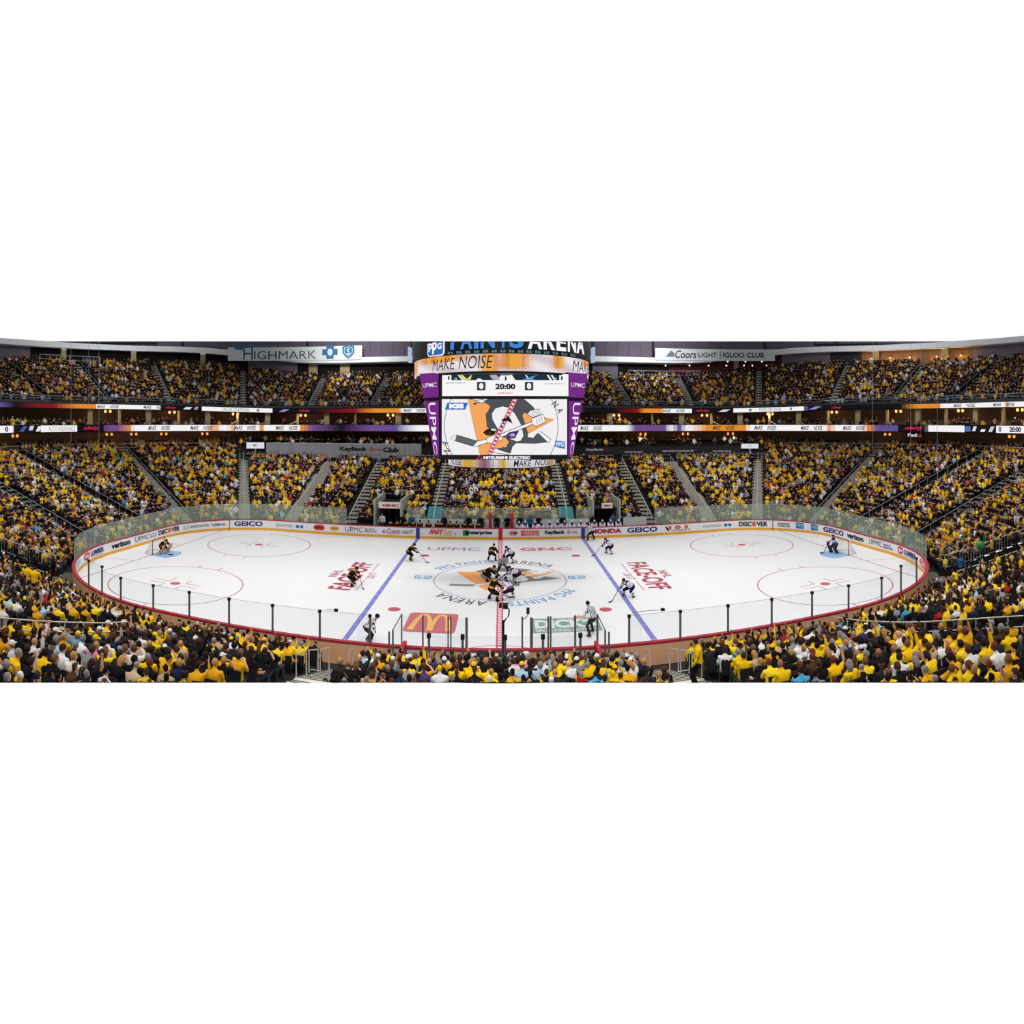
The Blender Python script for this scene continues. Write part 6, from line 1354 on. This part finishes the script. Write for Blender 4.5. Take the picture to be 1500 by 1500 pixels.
# ---- tunnels with signs
for nm, x0, x1, zt, lbl, col, (pa, pb, y0, y1) in (('left', -12.6, -9.9, 2.35, 'GNC', 'c8283c', (554, 589.5, 735.5, 744.5)), ('right', 9.2, 11.9, 2.0, 'SPIRIT', 'c0405a', (881.5, 897.5, 737, 744.5))):
    e = empty('players_tunnel', ((x0 + x1) / 2, 16.4, 0)); tag(e, f'dark players tunnel under a white sign behind the {nm} bench', 'tunnel'); cx = (x0 + x1) / 2
    b = MB(); yb = 22.0
    b.box((x0 - cx, (yb - 16.4) / 2, 1.6), (.16, yb - 16.4, 3.2)); b.box((x1 - cx, (yb - 16.4) / 2, 1.6), (.16, yb - 16.4, 3.2)); b.obj('side_wall', mat('tunnel_wall_' + nm, 'a8b4a4', rough=.7), parent=e)
    b = MB(); b.box((0, 5.2, 1.3), (x1 - x0, .2, 2.6)); b.box((0, 3.2, zt + .15), (x1 - x0, 4.2, .12)); b.obj('black_shade_slab', M_black, parent=e)  # black slabs stand in for the shade inside the tunnel
    for k in range(3): b = MB(); b.box((-.8 + .8 * k, 4.9, 1.3), (.22, .1, 2.2)); b.obj('painted_doorway_light', mat('door_strip%d%s' % (k, nm), '8a8474', rough=.6), parent=e)  # pale strips, the light of a doorway put into their colour
    R0 = dist(cx, 16.6); z1, z0 = CZ + R0 * (PY0 - y0) / F, CZ + R0 * (PY0 - y1) / F; xa, xb = CX + R0 * math.sin((pa - PX0) / F), CX + R0 * math.sin((pb - PX0) / F)
    s_ = MB(); s_.box(((xa + xb) / 2 - cx, .25, (z0 + z1) / 2), (xb - xa, .18, z1 - z0)); so = s_.obj('sign_board', mat('tunnel_sign_' + nm, 'e6e4e2', rough=.5), parent=e)
    t_ = MB(); put_text(t_, lbl, lambda u, v, w: (u, .15, v), xa - cx + (xb - xa) * .16, xb - cx - (xb - xa) * .12, z0 + (z1 - z0) * .25, z0 + (z1 - z0) * .72, bold=.06); t_.obj('lettering', mat('sign_red_' + nm, col, var=0), parent=so)
    g = MB()
    for sx in (x0 - cx, x1 - cx): g.add([(sx, .1, 1.0), (sx, 4.5, 2.0), (sx, 4.5, 3.5), (sx, .1, 2.2)], [(0, 1, 2, 3)]); g.tube([(sx, .1, 2.2), (sx, 4.5, 3.5)], .05, 5)
    g.obj('side_rail', M_railw, parent=e)
# ================================================================== NEAR SIDE: PENALTY BOXES, RAILS, CAMERAS
M_pwall = mat('penalty_wall_brown', '7c7064', rough=.9, var=.14, scale=4)
pw = flatwall('wall_penalty', -5.05, 5.0, -16.75, .44, 1.42, .14, M_pwall, 'brown-grey rear wall of the penalty boxes and scorers table')
flatwall('floor_penalty', -5.0, 4.95, -16.05, .09, .12, 1.05, M_floorgrey, 'grey floor of the penalty boxes')
def xn(px, y): return CX + math.tan((px - PX0) / F) * (y - CY)
# divider pads, table, gear
for i, (px, c) in enumerate(((590, 'b3182e'), (876, 'b3182e'))):
    x = xn(px, -15.6); m = MB(); m.box((x, -15.75, .75), (.16, 1.5, 1.2)); o = m.obj('box_divider', mat('divider_red%d' % i, c, rough=.5)); tag(o, f'red padded end wall of the {"left" if i == 0 else "right"} penalty box', 'box end wall')
x0, x1 = xn(690, -15.7), xn(765, -15.7); m = MB(); m.box(((x0 + x1) / 2, -15.6, .98), (x1 - x0, .7, .05)); o = m.obj('scorers_table', mat('table_white', 'dcdad6', rough=.5)); tag(o, 'white scorers table inside the near boards at centre', 'table')
for xx in (x0 + .1, x1 - .1): m = MB(); m.box((xx, -15.6, .54), (.06, .6, .84)); m.obj('leg', M_rail, parent=o)
GEAR = [(697, .12, 'e4e2de', 'white paper sheet'), (703, .2, '1a1a1c', 'black headset case'), (711, .22, '17171a', 'black monitor'), (719, .22, '1b1b1e', 'black monitor'), (726, .16, 'e8e6e2', 'white paper sheet'), (735, .14, '202024', 'black box'), (748, .16, 'e4e2de', 'white paper sheet'), (757, .2, '1a1a1c', 'black case')]
for i, (px, h, c, nm) in enumerate(GEAR):
    x = xn(px, -15.6); m = MB(); m.box((x, -15.55, 1.005 + h / 2), (.30 if 'paper' not in nm else .34, .22, h if 'paper' not in nm else .02)); o = m.obj('table_gear', mat('gear%d' % i, c, rough=.5)); tag(o, f'{nm} on the white scorers table, {nth(i + 1)} item from the left', 'equipment')
for i, (px, c) in enumerate(((770.5, 'c0202e'),)):
    x = xn(px, -15.7); m = MB(); m.tube([(x, -15.7, .12), (x, -15.7, 1.12)], .14, 12); o = m.obj('drink_barrel', mat('barrel_red', c, rough=.5)); tag(o, 'red drinks barrel behind the near boards right of centre', 'barrel'); m = MB(); m.tube([(x, -15.7, 1.12), (x, -15.7, 1.24)], .145, 12); m.obj('lid', mat('barrel_lid', 'e8e4e0', rough=.5), parent=o)
for i, (px, c) in enumerate(((597, 'c8d4e4'), (866, 'c8d4e4'))):
    x = xn(px, -15.0); m = MB(); m.box((x, -14.98, .80), (1.0, .03, .26)); o = m.obj('box_notice', mat('notice_pale%d' % i, c, rough=.5)); tag(o, f'pale blue notice on the inside of the {"left" if i == 0 else "right"} penalty box boards', 'notice')
PJ = seated(.1, 'fold')
def sitter(col, hair): 
    fg = figure(PJ, .035, 1.12, pitch=-.1); z = fg['C'][:, 2]; hz = sel(fg, 'hips') & (z > .5); return [('body', bodymesh(fg, 'official_body'), SKINS[rng.integers(5)]), ('shirt', shell(fg, sel(fg, 'torso', 'uarm', 'farm') | hz, .016, 'shirt_official', M_cloth), K_(col)), ('trousers', shell(fg, sel(fg, 'thigh', 'calf') | (sel(fg, 'hips') & ~hz), .012, 'trousers_official', M_cloth), K_('1a1a20')), ('hair', shell(fg, hair_sel(fg), .015, 'hair_official', M_hair), K_(hair))]
for i, (px, c, h, lab) in enumerate(((661, '17171a', '1c1410', 'black jacket left of the scorers table'), (706, '1c1c20', '2a1c12', 'black jacket at the left end of the scorers table'), (741, '19191e', '15110f', 'black jacket at the right half of the scorers table'), (754, 'dcdce0', '1a1210', 'white top at the right end of the scorers table'), (797, '18181c', '201510', 'black jacket right of the red drinks barrel'), (812, '1a1a1e', '3a2818', 'dark top in the right penalty box'))):
    x = xn(px, -16.1); place_person(sitter(c, h), x, -16.15, .12, rng.normal(0, .25), 'seated match official in ' + lab, 'officials behind the near boards')
# glass posts of the boxes: on the boards and on the rear wall
G1 = 'dark posts round the penalty boxes'
for i, (px, w) in enumerate(((588.5, .035), (619.5, .04), (656.5, .035), (660.5, .035), (683.5, .06), (765, .04), (778.5, .07), (803, .04), (806.5, .04), (842.5, .05), (875, .05))):
    x = xn(px, -14.7); m = MB(); m.tube([(x, -14.72, 1.0), (x, -14.72, 2.42 if w < .06 else 2.38)], w, 8); o = m.obj('glass_post', M_post); tag(o, f'dark glass post on the boards of the penalty boxes, {nth(i + 1)} from the left', 'post', G1)
for i, px in enumerate((628, 677.5, 740, 795.5, 850.5)):
    x = xn(px, -16.68); m = MB(); m.tube([(x, -16.62, .9), (x, -16.62, 2.28)], .05, 8); o = m.obj('glass_post', M_post); tag(o, f'dark glass post on the brown rear wall, {nth(i + 1)} from the left', 'post', G1); c = MB(); c.box((x, -16.62, 2.24), (.16, .14, .18)); c.obj('post_cap', M_black, parent=o)
for i, (a, b) in enumerate(((628, 677.5), (677.5, 740), (740, 795.5), (795.5, 850.5))):
    xa, xb = xn(a, -16.68), xn(b, -16.68); m = MB(); m.box(((xa + xb) / 2, -16.62, 1.85), (xb - xa - .1, .015, .84)); o = m.obj('rink_glass', G_near); tag(o, f'clear glass pane on the brown rear wall, {nth(i + 1)} from the left', 'rink glass', 'clear panes behind the penalty boxes')
for i, (a, b) in enumerate(((588.5, 619.5), (619.5, 656.5), (660.5, 683.5), (778.5, 803), (806.5, 842.5), (842.5, 875))):
    xa, xb = xn(a, -14.72), xn(b, -14.72); m = MB(); m.box(((xa + xb) / 2, -14.72, 1.73), (xb - xa - .1, .015, 1.3)); o = m.obj('rink_glass', G_near); tag(o, f'clear glass pane on the penalty-box boards, {nth(i + 1)} from the left', 'rink glass', 'clear panes of the penalty boxes')
for i, (pa, pb) in enumerate(((588.5, 575.5), (875, 886.5))):
    xa, xb = xn(pa, -14.72), xn(pb, -16.4); m = MB(); m.add([(xa, -14.72, 1.07), (xb, -16.4, 1.07), (xb, -16.4, 2.3), (xa, -14.72, 2.42)], [(0, 1, 2, 3)]); m.v += [(x + .015, y, z) for x, y, z in m.v[:4]]; m.f += [(7, 6, 5, 4), (0, 4, 5, 1), (1, 5, 6, 2), (2, 6, 7, 3), (3, 7, 4, 0)]; m.m += [0] * 5; m.c += [None] * 5
    o = m.obj('rink_glass', G_near); tag(o, f'slanting glass end pane of the {"left" if i == 0 else "right"} penalty box', 'rink glass', 'glass end panes of the penalty boxes')
    e_ = MB(); e_.tube([(xa, -14.72, 2.43), (xb, -16.4, 2.31)], .025, 5); e_.obj('edge_trim', M_post, parent=o)
    for k, dx in enumerate((0, -.16 if i == 0 else .16)): b = MB(); b.tube([(xb + dx, -16.4, .3), (xb + dx, -16.4, 2.3 if k == 0 else 2.22)], .04, 8); q = b.obj('glass_post', M_post); tag(q, f'dark end post of the {"left" if i == 0 else "right"} penalty box, {("inner", "outer")[k]} one', 'post', G1)
# broadcast camera on a mast, and microphone arm
x = xn(737, -14.9); cm = empty('broadcast_camera', (x, -14.95, 0)); tag(cm, 'black broadcast camera on a mast at the near boards by the red line', 'camera')
m = MB(); m.tube([(0, 0, .1), (0, 0, 2.35)], .06, 8); m.obj('mast', M_black, parent=cm)
m = MB(); m.tube([(0, 0, 2.2), (.12, 0, 2.42), (.24, .0, 2.55), (.27, 0, 2.80), (.18, 0, 2.95)], .03, 6); m.obj('arm', M_black, parent=cm)
m = MB(); m.box((.10, .05, 2.98), (.22, .34, .18)); m.obj('camera_body', M_black, parent=cm)
m = MB(); m.box((-.12, .05, 3.0), (.12, .18, .18)); m.obj('viewfinder', M_black, parent=cm); m = MB(); m.tube([(.10, .26, 2.98), (.10, .46, 2.96)], .075, 10); m.obj('lens', mat('lens_white', 'd8d8da', rough=.4), parent=cm)
x = xn(765.5, -14.7); mc = empty('boom_microphone', (x, -14.7, 2.3)); tag(mc, 'dark microphone on a bent arm atop a post right of the red line', 'microphone'); m = MB(); m.tube([(0, 0, 0), (.12, 0, .06), (.22, 0, .18), (.24, 0, .26)], .022, 6); m.obj('arm', M_post, parent=mc); m = MB(); m.tube([(.24, 0, .25), (.24, 0, .52)], .07, 10); m.obj('windshield', mat('mic_foam', '33222a', rough=.9), parent=mc)
for i, (px, py) in enumerate(((491, 894.3), (972, 893.5))):
    s = s_near(px); q = P(s, .03, 0); z = CZ - dist(q[0], q[1]) * (py - PY0) / F; m = MB(); m.box((q[0], q[1] + .06, z), (.17, .12, .11)); o = m.obj('glass_camera', M_black); tag(o, f'small black camera fixed to the top of the {"left" if i == 0 else "right"} near glass', 'camera'); w_ = MB(); s2 = s_near(px + (-14 if i == 0 else -46)); w_.tube([q[:2] + (z,), P((s + s2) / 2, .03, z + .03), P(s2, .03, z + .0)], .012, 4); w_.obj('camera_wire', M_black, parent=o)
# near stair rails
NR = 'rails of the near stairs'
def hoop(pts, label, r=.03):
    m = MB(); m.tube(pts, r, 6); o = m.obj('stair_rail', M_railw); tag(o, label, 'stair rail', NR)
for sg, side in ((-1, 'left'), (1, 'right')):
    s0 = sg * NEAR_AISLES[0]
    for j, (da, db, off, nm) in enumerate(((1.2, 1.9, 0, 'topmost, by the boards'), (2.0, 3.2, .85, 'outer rail beside third row'), (3.5, 4.6, .85, 'outer rail beside fifth row'), (1.6, 2.8, -.8, 'inner rail beside second row'), (4.9, 6.0, .85, 'outer rail beside sixth row'))):
        s = s0 - sg * off / 1.0
        pa, pb = P(s, da, zl_c(da, s)), P(s, db, zl_c(db, s)); 
        if pix(pb[0], pb[1], pb[2])[1] > 997 and pix(pb[0], pb[1], pb[2] + .9)[1] > 990: continue
        up = lambda p, h: (p[0], p[1], p[2] + h)
        za, zb = max(0.02, seen_low(pa[0], pa[1]) - pa[2] + .02), max(0.02, seen_low(pb[0], pb[1]) - pb[2] + .02)
        hoop([up(pa, za), up(pa, .95), up(pb, .95), up(pb, max(.1, zb))], f'pale tube rail on the near {side} stairs, {nm}'); 
# cross-aisle rails at the near corners, read off the photograph
def bowl(px, py, h):                       # point h above the bowl surface seen at this pixel
    t = (px - PX0) / F; best = None
    for R in np.arange(8, 60, .05):
        x, y = CX + R * math.sin(t), CY + R * math.cos(t); dx = abs(x) - A
        cyf, cyn = YF - RF, YN + RN
        if y < cyn and abs(x) > A - RN: d = math.hypot(abs(x) - (A - RN), y - cyn) - RN
        elif y > cyf and abs(x) > A - RF: d = math.hypot(abs(x) - (A - RF), y - cyf) - RF
        else: d = max(abs(x) - A, y - YF, YN - y)
        if d < 0: break
        z = zl_c(d, S5 if y < -8 else 0) + h; e = abs(pix(x, y, z)[1] - py)
        if best is None or e < best[0]: best = (e, x, y, z)
    return best[1:]
for side, top in (('left', [(0, 905), (48, 909), (95, 911.5), (150, 912.5), (187, 911)]), ('right', [(1222, 904), (1262, 909), (1310, 911.5), (1355, 911), (1405, 908), (1455, 904.5), (1499, 902)])):
    P3 = [bowl(px, py, 1.25) for px, py in top]; m = MB(); m.tube(P3, .024, 6); o = m.obj('cross_aisle_rail', M_railw); tag(o, f'long pale two-bar rail across the near {side} stand', 'railing')
    m = MB(); m.tube([(x, y, z - .34) for x, y, z in P3], .022, 6); m.obj('lower_bar', M_railw, parent=o)
    for (x, y, z), (x2, y2, z2) in zip(P3, P3[1:]):
        for t in (0, .5): m = MB(); q = (x + (x2 - x) * t, y + (y2 - y) * t, z + (z2 - z) * t); m.tube([(q[0], q[1], q[2] - 1.22), q], .024, 6); m.obj('rail_post', M_railw, parent=o)
# ---- service tunnels at the two near ends: floor, dark side walls, barrier rails
for k, ((tx, ty), (ux, uy)) in enumerate(TUN):
    side = ('left', 'right')[k]; vx, vy = -uy, ux
    def tp(a, b, z): return (tx + ux * a + vx * b, ty + uy * a + vy * b, z)
    m = MB(); m.add([tp(-.4, -3.4, .03), tp(10.5, -3.4, .03), tp(10.5, 3.4, .03), tp(-.4, 3.4, .03)], [(0, 1, 2, 3)]); o = m.obj('floor_tunnel', M_floorgrey); tag(o, f'grey floor of the service tunnel at the near {side} corner', kind='structure')
    for b in (-2.2, 2.2):
        m = MB(); pts = [(a, zl_c(a * .85, S3)) for a in np.arange(.6, 9.1, .7)]
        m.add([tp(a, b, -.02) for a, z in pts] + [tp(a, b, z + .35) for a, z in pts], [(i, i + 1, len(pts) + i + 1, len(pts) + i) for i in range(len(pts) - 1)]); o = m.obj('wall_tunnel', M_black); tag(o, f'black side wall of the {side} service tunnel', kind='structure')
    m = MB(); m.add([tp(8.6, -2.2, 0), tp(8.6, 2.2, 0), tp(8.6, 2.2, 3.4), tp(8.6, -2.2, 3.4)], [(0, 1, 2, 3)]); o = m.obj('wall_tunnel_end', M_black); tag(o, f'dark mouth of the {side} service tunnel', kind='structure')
    for b, nm in ((-2.2, 'nearer' if k == 1 else 'farther'), (2.2, 'farther' if k == 1 else 'nearer')):
        for j, (a0, a1) in enumerate(((.9, 2.8), (3.0, 4.9), (5.1, 7.0), (7.2, 9.0))):
            z0, z1 = zl_c(a0 * .85, S3) + .35, zl_c(a1 * .85, S3) + .35; m = MB(); m.tube([tp(a0, b, z0), tp(a0, b, z0 + 1.0), tp(a1, b, z1 + 1.0), tp(a1, b, z1)], .035, 6); o = m.obj('barrier', M_railw); tag(o, f'grey steel barrier on the {nm} side of the {side} tunnel, {nth(j + 1)} from the boards', 'barrier', 'steel barriers of the service tunnels')
            m = MB()
            for i in range(1, 9): t = i / 9; a = a0 + (a1 - a0) * t; z = z0 + (z1 - z0) * t; m.tube([tp(a, b, z + .12), tp(a, b, z + .98)], .016, 4)
            m.tube([tp(a0, b, z0 + .12), tp(a1, b, z1 + .12)], .022, 5); m.obj('barrier_bars', M_rail, parent=o)
    # staff standing in the tunnel mouth
    for j, (a, b, st, lab) in enumerate(((.9, -.9, DS, 'black, nearest the boards'), (1.3, .2, DS, 'black, second from the boards'), (2.2, -1.2, DS, 'black beside the barrier'), (3.4, 1.0, DS, 'black, deeper in the tunnel')) if k == 0 else ((1.0, -.7, DS, 'black, nearest the boards'), (1.8, .9, BS, 'blue jacket by the boards'), (5.2, -.6, BS, 'blue shirt deep in the tunnel'), (2.6, -1.0, DS, 'black beside the barrier'))):
        q = tp(a, b, .06); place_person(st, q[0], q[1], .06, rng.uniform(-1, 1) - PI / 2 * (1 if k else -1), f'standing person in {lab} at the {side} service tunnel', 'staff at the service tunnels')
YS = suit('f2c218', '17171c', '20150e')
for i, px in enumerate((41, 51)):
    x, y, z = bowl(px, 872 if i == 0 else 876, 0.0); place_person(YS, x, y, z, .4 + i * .3, f'person in a yellow shirt standing by the left tunnel barrier, {("left", "right")[i]} of two', 'pair of standing people in yellow')
xg, yg, zg = bowl(1019, 1008, 0); place_person([(n_, cut_below(me_, xg, yg, zg, 1.2, .96), c_) for n_, me_, c_ in suit('eec01a', '17171c', '2a1c12')], xg, yg, zg, 1.2, 'person in a yellow shirt standing beside the near right stairs', None, .96)
# green balloon over the right end stand
q = bowl(1436, 799, 1.9); m = MB(); m.ball(q, (.28, .28, .32), 14, 10); o = m.obj('balloon', mat('balloon_green', '1f8a4e', rough=.25, spec=.6), smooth=True); tag(o, 'shiny green balloon above the crowd in the right end stand', 'balloon'); m = MB(); m.tube([(q[0], q[1], q[2] - .32), (q[0] + .1, q[1], q[2] - 1.6)], .012, 4); m.obj('string', M_railw, parent=o)
# jersey numbers on three near spectators
def number_on(px, py, txt, col, shirtcol, lab):
    best = min((o for o in COL.objects if o.name.startswith('person') and o.get('group') == 'spectators in the near stand' and not o.get('done')), key=lambda o: (pix(o.location.x, o.location.y, o.location.z + .95)[0] - px) ** 2 + (pix(o.location.x, o.location.y, o.location.z + .95)[1] - py) ** 2)
    best['done'] = 1
    for c in best.children:
        if c.name.startswith('shirt'): c.color = tuple(lin(shirtcol)) + (1,)
    m = MB(); put_text(m, txt, lambda u, v, w: (u, -.225, .86 + v), -.12, .12, -.11, .11, bold=.05); m.obj('jersey_number', mat('fan_number_' + txt, col, var=0), parent=best)
    old = best['label']; i = old.index(' top,'); best['label'] = f'person in {lab} top numbered {txt},' + old[i + 5:].split(',', 1)[1]
number_on(1052, 974, '58', '1c1c1e', 'e8e6e4', 'white'); number_on(1160, 968, '87', 'e8c050', '151416', 'black'); number_on(1389, 966, '14', 'e0dedc', '151416', 'black')
for o in COL.objects:
    if 'done' in o: del o['done']

# ================================================================== LIGHT
w = bpy.data.worlds.new('world'); SC.world = w; w.use_nodes = True; nt = w.node_tree; bg = nt.nodes['Background']
tc = nt.nodes.new('ShaderNodeTexCoord'); sp = nt.nodes.new('ShaderNodeSeparateXYZ'); nt.links.new(tc.outputs['Generated'], sp.inputs[0])
# bright white beyond the far side, dim behind and straight above
my = nt.nodes.new('ShaderNodeMapRange'); my.interpolation_type = 'SMOOTHSTEP'; my.inputs['From Min'].default_value = .15; my.inputs['From Max'].default_value = .42; nt.links.new(sp.outputs['Y'], my.inputs['Value'])
mx = nt.nodes.new('ShaderNodeMix'); mx.data_type = 'RGBA'; mx.inputs[6].default_value = (.16, .165, .18, 1); mx.inputs[7].default_value = (1.02, 1.02, 1.02, 1)
nt.links.new(my.outputs[0], mx.inputs[0]); nt.links.new(mx.outputs[2], bg.inputs['Color']); bg.inputs['Strength'].default_value = 1.0
def area(x, y, z, sx, sy, e, tx=0, ty=0, spread=150, col=(1, .98, .95)):
    L = bpy.data.lights.new('arena_and_fill_light', 'AREA'); L.shape = 'RECTANGLE'; L.size = sx; L.size_y = sy; L.energy = e; L.color = col; L.spread = math.radians(spread); o = bpy.data.objects.new('arena_and_fill_light', L); COL.objects.link(o); o.location = (x, y, z); o.rotation_euler = (Vector((x, y, z)) - Vector((tx, ty, 0))).to_track_quat('Z', 'Y').to_euler(); return o  # serves the overhead arena lamps and the added unseen fills
for x in (-22, 0, 22):
    le = LE * (.58 if x else 1)
    area(x, -14, 30, 14, 3, le, x * 1.15, 6, 120)
    area(x, 12, 30, 14, 3, le, x * 1.15, -6, 110)
for x in (-24, 0, 24): area(x, -37, 31, 10, 3, LN, x * .9, -19, 90)  # unseen fills added to brighten the backs of the near crowd
def aim(x, y, z, e, tx, ty, tz, spread, sx=8, sy=2):
    o = area(x, y, z, sx, sy, e, tx, ty, spread); o.rotation_euler = (Vector((x, y, z)) - Vector((tx, ty, tz))).to_track_quat('Z', 'Y').to_euler()
for x in (-18, 0, 18): aim(x, 0, 27, LC, x * 1.5, 26, 5, 60)  # unseen fills added to brighten the far stand
for sg in (-1, 1): aim(sg * 8, 0, 27, LC * .9, sg * 44, 2, 8, 56)  # the same added fill for each end stand
for x in (-22, 22): aim(x * .8, 16, 24.5, LB, x, 46, 21.2, 40); aim(x * .9, 8, 24.5, LB, x * 2.4, 26, 22.3, 50)  # unseen fills added to brighten ring beam, roof signs and upper wall
print('DONE', len(bpy.data.objects))
